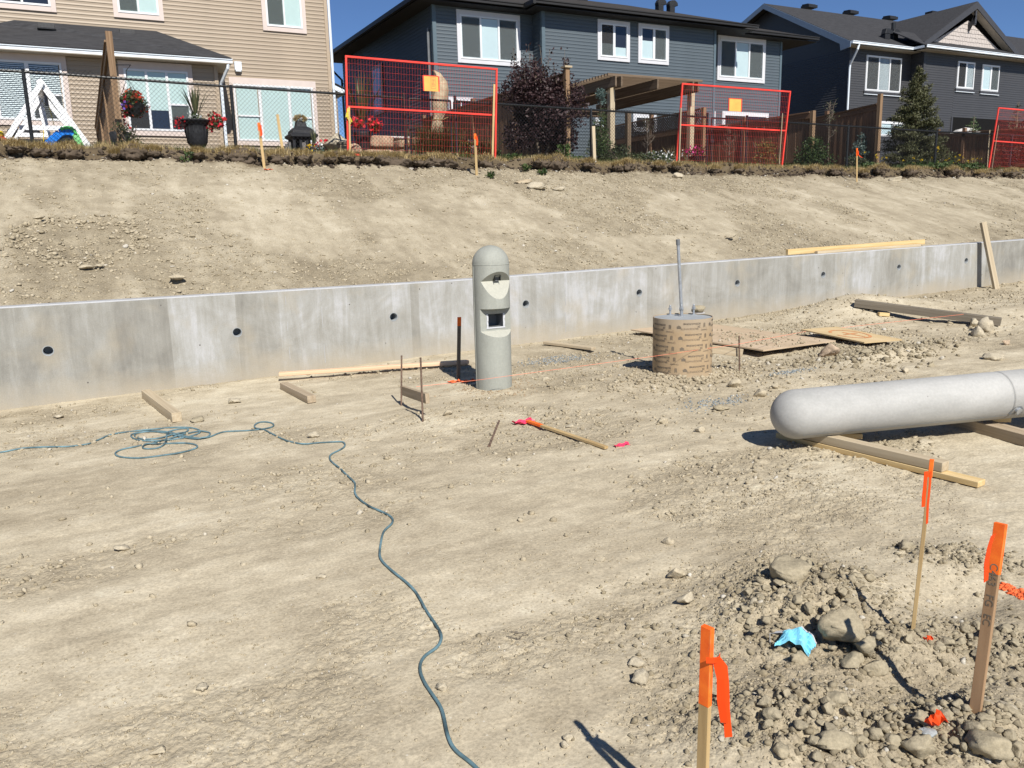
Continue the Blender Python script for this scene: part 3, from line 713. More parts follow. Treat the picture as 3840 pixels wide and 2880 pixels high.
k = 0
for (px, py, r_) in [(x_, y_, rr_) for x_, y_, rr_ in zip(gg.uniform(180, 1750, 900), gg.uniform(560, 1640, 900), gg.uniform(17, 46, 900)**1)]:
    if k >= 130: break
    c = G(*CL(px, py)); 
    if rub(c.x, c.y) < .38 or (500 < px < 700 and 930 < py < 1060): continue
    if py > 1250: r_ *= 1.25
    s = r_/1.383/FPX*((c-EYE).dot(FW))*.8
    if not clod_ok(c, s): continue
    spots.append((c, s)); k += 1
    one_rock('dirt_clod', c+Vector((0, 0, .004)), s, 'rubble', 'grey-brown lump of dry dirt lying in the rubble heap around the stakes', 'dirt clod', 'loose clods of the rubble heap', gg.uniform(.6, .95), 200+k % 23, gg.uniform(0, 6), sub=3, ell=(gg.uniform(.9, 1.25), gg.uniform(.8, 1.05)), sink=.12)
CX = crop(2560, 780, 1.728); CM = crop(1480, 880, 1.728); CW = crop(0, 1080, 1.728)
def big2(px, py, rpx, label, mat='gravel', cf=CX, **k_):
    c = G(*cf(px, py)); s = rpx/1.728/FPX*((c-EYE).dot(FW)); return one_rock('rock', c, s, mat, label, 'rock', **k_)
big2(945, 965, 58, 'rounded brown and white boulder against the near corner of the plywood', 'rustrock', seed=31, flat=.75)
big2(1195, 945, 30, 'brown broken clod on the soil pile right of the plywood boulder', 'rubble', seed=32)
big2(1910, 830, 48, 'front left lump of the pale clod cluster at the end of the long dark timber', 'paleclod', seed=33, flat=.85)
big2(1970, 800, 55, 'rear right lump of the pale clod cluster at the end of the long dark timber', 'paleclod', seed=34, flat=.9)
big2(1890, 770, 36, 'small upper lump of the pale clod cluster touching the long dark timber', 'paleclod', seed=35, flat=.9)
big2(2010, 985, 55, 'flat clod on the right, between the clod cluster and the lying pole', 'paleclod', seed=36, flat=.4)
big2(1610, 1025, 26, 'small dark stone above the middle of the lying concrete pole', 'rubble', seed=37)
big2(2095, 885, 26, 'small tan cobble to the right of the plywood, below the clod cluster', 'rustrock', seed=38)
big2(330, 1165, 44, 'dirt lump on the ground left of the lying pole, beneath the rebar pin', 'gravel', seed=39)
big2(515, 1225, 50, 'cluster-topping clod just left of the domed pole end', 'gravel', seed=40, flat=.7)
big2(600, 1170, 26, 'small stone above the domed end of the lying pole', 'gravel', seed=41)
big2(255, 1308, 42, 'dark broken clod left of the pole shadow', 'rubble', seed=42, flat=.4)
big2(1565, 1530, 46, 'white-dusted flat stone in front of the lying pole, right of its first support', 'paleclod', seed=43, flat=.3)
big2(1440, 1065, 28, 'pale stone between the soil pile and the lying pole', 'paleclod', seed=44)
big2(340, 1170, 28, 'small clod lying in front of the board pinned by a stake left of the bollard', 'gravel', cf=CM, seed=45)
big2(2115, 1140, 44, 'dark flat clod in front of the card tube', 'rubble', cf=CM, seed=46, flat=.4)
big2(1740, 1220, 40, 'flat tan rock between the card tube and the fallen pink-tipped stake', 'gravel', cf=CM, seed=47, flat=.5)
big2(1975, 1280, 30, 'small pale clod right of the fallen pink-tipped stake', 'paleclod', cf=CM, seed=48)
big2(1140, 1252, 26, 'small stone just above the fallen stake', 'paleclod', cf=CM, seed=49)
big2(985, 945, 24, 'whitish broken clod right of the bollard base', 'paleclod', cf=CM, seed=50)
big2(1780, 895, 24, 'blue-grey cement splash lump at the foot of the card tube', 'bluechip', cf=CM, seed=51, flat=.9, group=None)
big2(1515, 745, 44, 'flat pale clod on the ground between the two short timbers', 'paleclod', cf=CW, seed=52, flat=.35)
big2(1280, 865, 38, 'dark crumpled clod beside the end of the left short timber', 'rubble', cf=CW, seed=53, flat=.5)
big2(2040, 970, 36, 'round pale stone touching the hose beyond the small loop', 'paleclod', cf=CW, seed=54, flat=.7)
big2(1700, 940, 18, 'pebble beside the small hose loop', 'paleclod', cf=CW, seed=55)
big2(380, 840, 30, 'pale low clod at the wall foot on the far left', 'paleclod', cf=CW, seed=56, flat=.35)
CB = crop(0, 1920, 1.728)
big2(783, 250, 42, 'flat-topped round stone alone on smooth dirt at lower left', 'paleclod', cf=CB, seed=57, flat=.5)
big2(1305, 1160, 36, 'angular pale stone at lower left on gravelly dirt', 'paleclod', cf=CB, seed=58)
big2(1035, 1575, 38, 'cracked clod near the bottom left edge', 'gravel', cf=CB, seed=59, flat=.6)
big2(1480, 725, 20, 'small cubic pebble in the middle of the smooth dirt', 'paleclod', cf=CB, seed=60)
big2(18, 1545, 24, 'dark stone on the left image edge near the bottom', 'rubble', cf=CB, seed=61)
big2(2082, 430, 24, 'pebble with dark underside left of the hose', 'paleclod', cf=CB, seed=62)
CN = crop(1280, 1920, .9914)
def big3(px, py, rpx, label, mat='gravel', **k_):
    c = G(*CN(px, py)); s = rpx/.9914/FPX*((c-EYE).dot(FW)); return one_rock('rock', c, s, mat, label, 'rock', **k_)
big3(375, 663, 20, 'white-edged pebble touching the hose near the bottom', 'paleclod', seed=63)
big3(1090, 575, 30, 'square pale stone left of the lone orange-topped stake', 'paleclod', seed=64)
big3(1115, 640, 32, 'round stone directly below the square pale stone', 'paleclod', seed=65)
big3(845, 855, 18, 'upper of two pebbles beside the thin dark shadow at the bottom', 'paleclod', seed=66)
big3(832, 882, 18, 'lower of two pebbles beside the thin dark shadow at the bottom', 'paleclod', seed=67)
big3(1210, 120, 22, 'dirt clod on open ground below the lying pole, upper of two', 'gravel', seed=68)
big3(1255, 245, 34, 'dirt clod at the left rim of the rubble heap, nearest the smooth ground', 'gravel', seed=69)
big3(968, 183, 20, 'flat pebble in the middle of the open dirt', 'gravel', seed=70, flat=.4)
big3(765, 585, 15, 'tiny pale pebble left of the square pale stone', 'paleclod', seed=71)
big3(872, 447, 12, 'tiny pebble near the tangle of dry roots', 'paleclod', seed=72)
# ---------------------------------------------------------------- houses
CO = 0.1016
def siding(parent, x0, x1, z0, z1, y, mat, axis='y', sgn=-1):
    """lapped courses, one object each; axis y: wall faces -Y at y; axis x: wall faces -X at x=y, spanning y from x0 to x1"""
    n_ = int(round((z1-z0)/CO)); me = None
    mb = MB()
    prof = [(-.012, 0), (-.0115, .012), (-.003, .045), (-.002, CO), (.03, CO), (.03, 0)]
    if axis == 'y': mb.prism([(a, b) for a, b in prof], x0, x1, 'x')
    else: mb.prism([(a, b) for a, b in prof], x0, x1, 'y')
    me = bpy.data.meshes.new('siding_board'); me.from_pydata(mb.v, [], mb.f); me.update(); recalc(me)
    for i in range(n_):
        off = Vector((0, y, z0+i*CO)) if axis == 'y' else Vector((y, 0, z0+i*CO))
        link('siding_board', me, mat, parent, matrix=Matrix.Translation(off), rec=False)
def window(parent, x0, x1, z0, z1, y, cols, trim='white_trim', tw=(.09, .09, .10, .09), bars=(), frame_m='vinyl_white', sill=False, name='window', depth=.05):
    """trim ring (left,right,bottom,top) round x0..x1,z0..z1 outer; cols: list of (f0,f1,g0,g1,kind)"""
    l, r_, b, t = tw; a0, a1, b0, b1 = x0+l, x1-r_, z0+b, z1-t
    mb = MB(); yo = y-.045
    if trim:
        mb.box((x0, yo, z0), (a0, y, z1)); mb.box((a1, yo, z0), (x1, y, z1)); mb.box((a0+.001, yo-.002, z0), (a1-.001, y, b0)); mb.box((a0+.001, yo-.002, b1), (a1-.001, y, z1))
        wd = put(name, mb, trim, parent)
    else:
        mb.box((a0, y-.02, b0), (a1, y, b0+.02)); wd = put(name, mb, frame_m, parent)
    f = MB(); fw_ = .045
    f.box((a0, y-.06, b0), (a0+fw_, y-.01, b1)); f.box((a1-fw_, y-.06, b0), (a1, y-.01, b1)); f.box((a0+fw_, y-.061, b0), (a1-fw_, y-.01, b0+fw_)); f.box((a0+fw_, y-.061, b1-fw_), (a1-fw_, y-.01, b1))
    W_, H_ = a1-a0, b1-b0
    for (k0, k1, h0, h1) in bars: f.box((a0+k0*W_, y-.058, b0+h0*H_), (a0+k1*W_, y-.012, b0+h1*H_))
    put('window_frame', f, frame_m, wd)
    for (f0, f1, g0, g1, kind) in cols:
        u0, u1, v0, v1 = a0+f0*W_+.002, a0+f1*W_-.002, b0+g0*H_+.002, b0+g1*H_-.002
        p = MB(); p.quad((u0, y-.038, v0), (u1, y-.038, v0), (u1, y-.038, v1), (u0, y-.038, v1)); put('pane', p, 'glass', wd, rec=False)
        if 's' in kind: p = MB(); p.box((u0+.01, y-.050, v0+.01), (u1-.01, y-.048, v1-.01)); put('insect_screen', p, 'screen', wd)
        cov = 1.0
        for ch in kind:
            if ch.isdigit(): cov = int(ch)/10
        zb_ = v1-(v1-v0)*cov
        if 'u' in kind: zb_ = v0
        if 'b' in kind or 'w' in kind:
            p = MB(); top_ = v1 if 'u' not in kind else v0+(v1-v0)*cov
            p.box((u0, y-.026, zb_), (u1, y-.0235, top_)); put('blind', p, 'blind_white' if 'w' in kind else 'blind', wd)
        if 'v' in kind:
            p = MB(); z = v0+.02
            while z < v1-.01:
                p.add([(u0, y-.031, z-.008), (u1, y-.031, z-.008), (u1, y-.021, z+.014), (u0, y-.021, z+.014)], [(0, 1, 2, 3)]); z += .042
            put('venetian_blind', p, 'slat', wd, rec=False)
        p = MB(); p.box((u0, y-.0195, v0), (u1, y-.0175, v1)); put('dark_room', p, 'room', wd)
    if sill:
        p = MB(); p.box((x0-.06, y-.06, z0-.13), (x1+.06, y-.001, z0-.003)); put('sill', p, 'grey_corner', wd)
        p = MB(); p.box((x0-.06, y-.075, z0-.155), (x1+.06, y-.001, z0-.131)); put('sill_flashing', p, 'gutter_white', wd)
    return wd
def rect(a, b, Y):
    p, q = PY(*a, Y), PY(*b, Y); return (p.x, q.x, q.z, p.z)
def gutter(parent, p0, p1, mat, name='gutter'):
    """K profile run from p0 to p1 (outer top edge), wall side to the left of travel (+Y for +X travel)"""
    L, Mx = frame(p0, p1); mb = MB()
    mb.prism([(0, 0), (0, -.028), (.022, -.045), (.022, -.105), (.13, -.105), (.13, 0)], 0, L, 'x', Mx); return put(name, mb, mat, parent)
def slab(pts, th=.03, n=None):
    """thin solid from a planar polygon, thickened downwards"""
    mb = MB(); k = len(pts); low = [(p[0], p[1], p[2]-th) for p in pts]
    mb.add([tuple(p) for p in pts]+low, [tuple(range(k)), tuple(reversed(range(k, 2*k)))]+[(i, k+i, k+(i+1) % k, (i+1) % k) for i in range(k)]); return mb
A_ = crop(1000, 0, 4.608); B_ = crop(1480, 0, 4.608); C_ = crop(1960, 0, 4.608); D_ = crop(2440, 0, 4.608); E_ = crop(2760, 0, 4.608); F_ = crop(3240, 0, 3.687)
q1 = crop(0, 0, 2.304); f1 = crop(0, 100, 3.319); f2 = crop(600, 150, 3.319); f3 = crop(1240, 150, 3.319); f4 = crop(1800, 200, 3.53); f5 = crop(2400, 250, 3.687); f6 = crop(2980, 300, 4.148); f7 = crop(3400, 350, 4.74)

# ---- tan house
TY, TB = 24.0, 22.9
th = thing('house', (2, TY, 3), 'tan vinyl-sided two-storey house at left with a low shingled bump-out roof', 'house')
XR = 7.05
GZ = 2.95
mb = MB(); mb.box((-14, TY+.03, GZ-.3), (XR, TY+9, 9.2)); put('house_body', mb, 'tan_siding', th)
siding(th, -6.0, XR-.09, GZ-.05, 8.7, TY, 'tan_siding')
mb = MB(); mb.box((XR-.09, TY-.03, GZ-.1), (XR+.003, TY+.1, 8.75)); put('corner_trim', mb, 'tan_corner', th)
mb = MB(); mb.tube([(XR+.045, TY-.04, GZ), (XR+.045, TY-.04, 8.1), (XR+.07, TY-.10, 8.35)], .038, 6); put('downspout', mb, 'gutter_white', th)
mb = MB(); mb.box((-8, TY-.45, 8.15+.0), (XR+.0, TY+.0, 8.2)); 
# main eave just above the frame
put('soffit', slab([(-14, TY-.5, 8.78), (XR+.45, TY-.5, 8.78), (XR+.45, TY+9.3, 8.78), (-14, TY+9.3, 8.78)], .03), 'soffit_tan', th)
put('roof', slab([(-14, TY-.55, 8.95), (XR+.5, TY-.55, 8.95), (XR+.5, TY+4.5, 10.7), (-14, TY+4.5, 10.7)], .05), 'shingle', th)
gutter(th, (-14, TY-.62, 8.93), (XR+.5, TY-.62, 8.93), 'gutter_white')
x0, x1, z0, z1 = rect(A_(-170, -500), A_(690, 590), TY); z1 = z0+1.45; x0 = PY(*crop(960, 0, 2.304)(55, 200), TY).x
window(th, x0, x1, z0, z1, TY, [(.04, .48, .04, .96, 'sb'), (.52, .96, .04, .96, 'b')], 'pink_trim', (.11, .11, .12, .11), [(.48, .52, .03, .97)])
a = PY(*q1(985, 150), TY); b = PY(*q1(1418, 185), TY)
window(th, a.x, b.x, b.z, b.z+1.45, TY, [(.04, .48, .04, .96, 'sb'), (.52, .96, .04, .96, 'b')], 'pink_trim', (.11, .11, .12, .11), [(.48, .52, .03, .97)])
b = PY(*q1(490, 110), TY); 
window(th, b.x-1.22-.2, b.x, b.z, b.z+1.45, TY, [(.04, .48, .04, .96, 's'), (.52, .96, .04, .96, 'b3')], 'pink_trim', (.11, .11, .12, .11), [(.48, .52, .03, .97)])
x0, x1, z0, z1 = rect(f2(850, 465), f2(1930, 545), TY); z0 = PY(*f2(1000, 1310), TY).z
window(th, x0, x1, z0, PY(*f2(850, 460), TY).z, TY, [(.03, .29, .46, .97, 'b'), (.03, .29, .03, .43, 'b'), (.34, .67, .03, .97, 'b'), (.71, .97, .46, .97, 'b'), (.71, .97, .03, .43, 'b')], 'pink_trim', (.10, .10, .12, .17), [(.30, .335, .02, .98), (.67, .705, .02, .98), (.03, .30, .43, .46), (.705, .97, .43, .46)])
c = PY(*f2(965, 330), TY); mb = MB(); mb.box((c.x-.09, TY-.10, c.z-.10), (c.x+.09, TY, c.z+.11)); mb.box((c.x-.07, TY-.102, c.z-.14), (c.x+.07, TY-.01, c.z-.10)); put('wall_vent', mb, 'gutter_white', th)
# rear extension past the corner (seen as a sliver)
mb = MB(); mb.box((XR, TY+1.6, GZ-.2), (XR+.62, TY+3.6, 5.6)); put('fireplace_chase', mb, 'tan_siding', th)
siding(th, XR+.01, XR+.62, GZ-.05, 5.6, TY+1.6, 'tan_siding')
put('chase_roof', slab([(XR, TY+1.4, 6.1), (XR+.8, TY+1.4, 5.75), (XR+.8, TY+3.8, 5.75), (XR, TY+3.8, 6.1)], .16), 'gutter_white', th)
put('chase_roof', slab([(XR, TY+1.36, 6.13), (XR+.84, TY+1.36, 5.78), (XR+.84, TY+3.8, 5.78), (XR, TY+3.8, 6.13)], .028), 'shingle', th)
# bump-out
XB = PY(*f2(705, 280), TB).x; gz = PY(*q1(1900, 500), TB-.42).z; XG = PY(*q1(2008, 505), TB-.42).x
mb = MB(); mb.box((-14, TB+.03, GZ-.3), (XB-.03, TY+.02, gz-.05)); put('bump_out_body', mb, 'tan_siding', th)
siding(th, -6, XB-.09, GZ-.05, gz-.12, TB, 'tan_siding')
mb = MB(); mb.box((XB-.09, TB-.03, GZ-.1), (XB, TB+.09, gz-.1)); put('corner_trim', mb, 'tan_corner', th)
gutter(th, (-14, TB-.42, gz), (XG, TB-.42, gz), 'gutter_white')
put('soffit', slab([(-14, TB-.40, gz-.10), (XG-.02, TB-.40, gz-.10), (XG-.02, TY-.03, gz-.10), (-14, TY-.03, gz-.10)], .02), 'soffit_tan', th)
mb = MB(); mb.box((XG-.02, TB-.29, gz-.105), (XG, TY-.02, gz-.01)); put('fascia', mb, 'gutter_white', th)
rz = PY(*q1(1350, 270), TY).z; rx = PY(*q1(1350, 270), TY).x; rl = PY(*q1(125, 185), TY).x
rf = put('roof', slab([(-2.6, TB-.42, gz+.02), (XG-.02, TB-.42, gz+.02), (rx, TY-.02, rz), (rl, TY-.02, rz), (rl-.5, TY-.02, rz-.14), (-2.6, TY-.02, rz-.3)], .03), 'shingle', th)
put('roof_hip', slab([(XG-.02, TB-.42, gz+.02), (XG-.02, TY-.02, gz+.02), (rx, TY-.02, rz)], .03), 'shingle', th)
for (u, v) in ((400, 222), (1097, 272)):
    p = PY(*q1(u, v), TY-.25); t = (p.y-(TB-.42))/(TY-TB+.42); zz = gz+.02+(rz-gz-.02)*t
    mb = MB(); mb.prism([(0, 0), (.05, .12), (.34, .14), (.34, 0)], p.x-.17, p.x+.17, 'x', Matrix.Translation((0, p.y-.10, zz-.05))); mb.box((p.x-.2, p.y-.14, zz-.085), (p.x+.2, p.y+.12, zz-.06)); put('roof_vent', mb, 'urn', th)
mb = MB(); dx = XB+.06
mb.tube([(XG-.10, TB-.36, gz-.1), (XG-.12, TB-.34, gz-.22), (dx, TB-.03, gz-.55), (dx, TB-.02, gz-.7), (dx, TB-.02, GZ)], .04, 6); put('downspout', mb, 'gutter_white', th)
# long panelled windows of the bump-out
wt1 = PY(*f1(1466, 440), TB); 
zt = PY(*f1(1466, 420), TB).z; zb = PY(*f1(1560, 1350), TB).z; xl = PY(*f1(1466, 500), TB).x; xr = PY(*f2(405, 500), TB).x
cols = [(.03, .32, .43, .97, 'b'), (.03, .32, .03, .40, 's'), (.36, .64, .34, .97, 'b'), (.36, .64, .03, .34, ''), (.68, .97, .46, .97, 'b'), (.68, .97, .03, .43, 'sb6')]
bars = [(.32, .36, .02, .98), (.64, .68, .02, .98), (.03, .32, .40, .43), (.68, .97, .43, .46)]
window(th, xl, xr, zb, zt, TB, cols, 'pink_trim', (.11, .11, .12, .18), bars)
xr = PY(*f1(815, 400), TB).x; xl = xr-2.32; zt = PY(*f1(810, 360), TB).z; zb = PY(*f1(860, 1245), TB).z
cols = [(.03, .32, .46, .97, 'v'), (.03, .32, .03, .43, 'sv'), (.36, .64, .03, .97, 'v'), (.68, .97, .46, .97, 'v'), (.68, .97, .03, .43, 'sv')]
bars = [(.32, .36, .02, .98), (.64, .68, .02, .98), (.03, .32, .43, .46), (.68, .97, .43, .46)]
window(th, xl, xr, zb, zt, TB, cols, 'pink_trim', (.11, .11, .12, .18), bars)

# ---- slate blue house
BY, BP = 24.0, 23.4
bh = thing('house', (17, BY, 2.9), 'slate blue two-storey house in the middle with white-trimmed windows and a low dark hip roof', 'house')
X0b, XP0, XP1, X1b = 10.25, 13.66, 20.66, 24.42
ez = 8.22; 
mb = MB(); mb.box((X0b+.03, BY+.03, 2.6), (X1b-.03, 33.2, ez-.1)); mb.box((XP0+.03, BP+.03, 2.6), (XP1-.03, BY+.1, ez-.1)); put('house_body', mb, 'blue_siding', bh)
g0 = 2.9
siding(bh, X0b+.09, XP0-.0, g0, 8.1, BY, 'blue_siding'); siding(bh, XP0+.09, XP1-.09, g0, 8.1, BP, 'blue_siding'); siding(bh, XP1, X1b-.09, g0, 8.1, BY, 'blue_siding')
siding(bh, BY+.09, 33.2, g0, 8.1, X0b, 'blue_siding', 'x'); siding(bh, BP+.09, BY, g0, 8.1, XP0, 'blue_siding', 'x')
for (x, y) in ((X0b, BY), (XP0, BP), (XP1, BP), (X1b, BY)):
    sx = .09 if x in (X0b, XP0) else -.09
    mb = MB(); mb.box((min(x, x+sx), y-.03, g0-.1), (max(x, x+sx), y+.0, 8.1)); 
    if sx > 0: mb.box((x-.03, y-.029, g0-.1), (x-.001, y+.09, 8.1))
    put('corner_trim', mb, 'blue_corner', bh)
mb = MB(); mb.tube([(X0b-.07, BY+.25, 7.45), (X0b-.07, BY+.25, 3)], .04, 6); put('downspout', mb, 'galv_dark', bh)
# roof: hip with a forward part over the projecting bay
pr_ = .333
def hiproof(xa, xb, ya, yb, z, run):
    h = run*pr_; a, b, c, d = (xa, ya, z), (xb, ya, z), (xb, yb, z), (xa, yb, z); r1 = (xa+run, ya+run, z+h); r2 = (xb-run, ya+run, z+h)
    r3 = (xb-run, yb-run, z+h); r4 = (xa+run, yb-run, z+h)
    mb = MB(); mb.add([a, b, c, d, r1, r2, r3, r4], [(0, 1, 5, 4), (1, 2, 6, 5), (2, 3, 7, 6), (3, 0, 4, 7), (4, 5, 6, 7), (3, 2, 1, 0)]); return mb
xe0, xe1 = X0b-.62, 25.75
put('roof', hiproof(xe0, xe1, BY-.52, 33.8, ez, 4.9), 'shingle_brown', bh)
put('roof', hiproof(XP0-.55, 22.05, BP-.52, 29.5, ez+.012, 3.2), 'shingle_brown', bh)
put('soffit', slab([(xe0+.03, BY-.48, ez-.14), (xe1-.03, BY-.48, ez-.14), (xe1-.03, 33.7, ez-.14), (xe0+.03, 33.7, ez-.14)], .02), 'soffit_dark', bh)
put('soffit', slab([(XP0-.5, BP-.48, ez-.145), (22.0, BP-.48, ez-.145), (22.0, BY-.4, ez-.145), (XP0-.5, BY-.4, ez-.145)], .02), 'soffit_dark', bh)
gutter(bh, (xe0, BY-.60, ez), (XP0-.55, BY-.60, ez), 'dark_fascia'); gutter(bh, (XP0-.62, BP-.60, ez+.005), (22.1, BP-.60, ez+.005), 'dark_fascia'); gutter(bh, (22.1, BY-.60, ez), (xe1, BY-.60, ez), 'dark_fascia')
mb = MB(); mb.box((xe0-.09, BY-.6, ez-.13), (xe0+.02, 33.8, ez+.0)); mb.box((XP0-.64, BP-.598, ez-.13), (XP0-.55, BY-.5, ez+.002)); put('fascia', mb, 'dark_fascia', bh)
mb = MB(); mb.tube([(xe0+.0, 33.7, ez-.12), (X0b-.1, 33.1, ez-.9), (X0b-.06, 33.1, 3)], .045, 6); put('downspout', mb, 'black_metal', bh)
T3 = [(.03, .335, .04, .96, 'sw'), (.365, .65, .04, .96, 'w'), (.68, .97, .04, .96, 'sw')]; B3 = [(.335, .365, .03, .97), (.65, .68, .03, .97)]
window(bh, *rect(B_(1055, 160), B_(2170, 1160), BY), BY, T3, 'white_trim', (.10, .10, .12, .14), B3)
window(bh, *rect(C_(1285, 330), C_(1840, 1080), BP), BP, [(.05, .46, .04, .96, 'sw4u'), (.54, .95, .04, .96, 'w3u')], 'white_trim', (.10, .10, .11, .11), [(.46, .54, .03, .97)])
window(bh, *rect(C_(1990, 400), D_(300, 1130), BP), BP, [(.05, .46, .04, .96, 'w6u'), (.54, .95, .04, .96, 'sw')], 'white_trim', (.10, .10, .11, .11), [(.46, .54, .03, .97)])
window(bh, *rect(D_(1155, 605), D_(1955, 1445), BY), BY, T3, 'white_trim', (.10, .10, .12, .14), B3)
# left side wall window
sy0, sy1 = 28.6, 29.6
mb = MB(); mb.box((X0b-.06, sy0, 5.55), (X0b-.02, sy1, 7.2)); swn = put('window', mb, 'grey_trim', bh); mb = MB(); mb.quad((X0b-.065, sy1-.12, 5.67), (X0b-.065, sy0+.12, 5.67), (X0b-.065, sy0+.12, 7.08), (X0b-.065, sy1-.12, 7.08)); put('pane', mb, 'glass', swn, rec=False)
# ground-floor openings
for (pa, pb, Y_, nm) in ((f5(950, 615), f5(1030, 790), BY, 1), (f5(1130, 615), f5(1760, 900), BY, 2), (f4(1520, 760), f4(1705, 1010), BP, 3), (f4(2020, 790), f4(2330, 1000), BP, 4), (f3(1460, 705), f3(1770, 900), BY, 5)):
    x0, x1, z0, z1 = rect(pa, pb, Y_); z0 = min(z0, z1-.6); window(bh, x0, x1, z0, z1, Y_, [(.05, .48, .04, .96, 'w' if nm in (3,) else 's'), (.52, .95, .04, .96, 'w' if nm == 3 else '')], 'white_trim', (.08, .08, .1, .1), [(.48, .52, .03, .97)])
for (u, v) in ((150, 150), (345, 170)):                 # two gooseneck vents near the ridge line
    p = PY(*D_(u, v), 25.2); zr = ez+.012+(25.2-(BP-.52))*pr_; p.z = zr
    mb = MB(); mb.box((p.x-.11, p.y-.12, zr-.1), (p.x+.11, p.y+.12, zr+.16)); mb.prism([(-.12, .14), (-.13, .24), (-.05, .36), (.12, .38), (.24, .30), (.26, .20), (.14, .16)], p.y-.11, p.y+.11, 'y', Matrix.Translation((p.x, 0, zr)))
    put('roof_vent', mb, 'urn', bh, bevel=.015)
p = PY(*C_(1030, 5), 25.6); mb = MB(); mb.box((p.x-.16, 25.5, p.z-.3), (p.x+.16, 25.8, p.z+.1)); put('roof_vent', mb, 'urn', bh)

# ---- charcoal house
HY, HP = 26.0, 25.35
gh = thing('house', (35, HY, 2.9), 'charcoal grey house at right with white gutters and a pale shake-clad gable', 'house')
XA = PY(*E_(1960, 1050), HY).x; XGp = PY(*F_(825, 880), HP).x; XE = 60
gzz = 8.80
mb = MB(); mb.box((XA+.03, HY+.03, 2.6), (XE, 36.5, gzz-.08)); mb.box((XGp+.03, HP+.03, 2.6), (XE, HY+.1, gzz-.08)); put('house_body', mb, 'grey_siding', gh)
g2 = 2.85
zrec = PY(*f7(790, 420), HP).z; XD = PY(*f7(785, 600), HP).x
siding(gh, XA+.09, XGp, g2, 8.65, HY, 'grey_siding'); siding(gh, XGp+.09, XD, g2, 8.65, HP, 'grey_siding'); siding(gh, XD, 48.0, zrec, 8.65, HP, 'grey_siding')
siding(gh, HY+.09, 36.5, g2, 8.65, XA, 'grey_siding', 'x'); siding(gh, HP+.09, HY, g2, 8.65, XGp, 'grey_siding', 'x')
mb = MB(); mb.box((XD, HP-.025, 2.8), (48, HP+.02, zrec-.01)); put('deck_recess_shade', mb, 'dark_pit', gh)  # flat near-black panel: the shade of the recess is its colour
mb = MB(); mb.box((XD-.02, HP-.6, zrec-.12), (48, HP-.02, zrec-.06)); 
for (x, y) in ((XA, HY), (XGp, HP)):
    mb = MB(); mb.box((x, y-.03, 2.8), (x+.09, y, 8.65)); mb.box((x-.03, y-.029, 2.8), (x-.001, y+.09, 8.65)); put('corner_trim', mb, 'grey_corner', gh)
mb = MB(); mb.box((XD-.05, HP-.04, 2.8), (XD+.05, HP-.001, zrec)); put('corner_trim', mb, 'grey_corner', gh)
XL = XA-.55                                             # left rake line
ridge = Vector((XL, 30.6, 11.42)); pg = (ridge.z-gzz)/(ridge.y-(HY-.5))
put('roof', slab([(XL, HY-.5, gzz), (XE, HY-.5, gzz), (XE, ridge.y, ridge.z), (XL, ridge.y, ridge.z)], .05), 'shingle', gh)
put('roof', slab([(XL, ridge.y+.001, ridge.z), (XE, ridge.y+.001, ridge.z), (XE, 36.8, gzz+.3), (XL, 36.8, gzz+.3)], .05), 'shingle', gh)
mb = MB(); mb.prism([(HY, gzz-.3), (36.5, gzz-.3), (36.5, gzz+.2), (ridge.y, ridge.z-.1), (HY, gzz+.2)], XA+.0, XA+.1, 'x'); put('gable_wall', mb, 'grey_siding', gh)
mb = MB(); mb.prism([(HY-.5, gzz-.02), (HY-.5, gzz-.24), (HY-.0, gzz-.30), (HY+.05, gzz-.02), (ridge.y, ridge.z-.24), (36.8, gzz+.06), (36.8, gzz+.28), (ridge.y, ridge.z-.02)], XL-.04, XL-.002, 'x'); put('rake_board', mb, 'fascia_sky', gh)
put('soffit', slab([(XL, HY-.46, gzz-.12), (XE, HY-.46, gzz-.12), (XE, HY+.02, gzz-.12), (XL, HY+.02, gzz-.12)], .02), 'soffit_tan', gh)
put('soffit', slab([(XGp-.5, HP-.46, gzz-.125), (XE, HP-.46, gzz-.125), (XE, HP+.02, gzz-.125), (XGp-.5, HP+.02, gzz-.125)], .02), 'soffit_tan', gh)
gi = PY(*F_(695, 690), HY-.62).x; go = PY(*F_(875, 650), HP-.62).x
gutter(gh, (XL, HY-.62, gzz), (gi, HY-.62, gzz), 'gutter_white'); gutter(gh, (go, HP-.62, gzz+.002), (XE, HP-.62, gzz+.002), 'gutter_white')
mb = MB(); mb.box((go, HP-.6, gzz-.10), (go+.03, HY-.5, gzz)); put('gutter_return', mb, 'gutter_white', gh)
put('roof', slab([(go, HP-.5, gzz+.01), (XE, HP-.5, gzz+.01), (XE, HY+.8, gzz+.01+(HY+.8-HP+.5)*pg), (go, HY+.8, gzz+.01+(HY+.8-HP+.5)*pg)], .04), 'shingle', gh)
mb = MB(); dxx = XA+.02
mb.tube([(XL+.45, HY-.55, gzz-.1), (XL+.40, HY-.53, gzz-.3), (dxx-.06, HY-.09, gzz-.85), (dxx-.06, HY-.07, gzz-1.0), (dxx-.06, HY-.07, 2.9)], .045, 6); put('downspout', mb, 'gutter_white', gh)
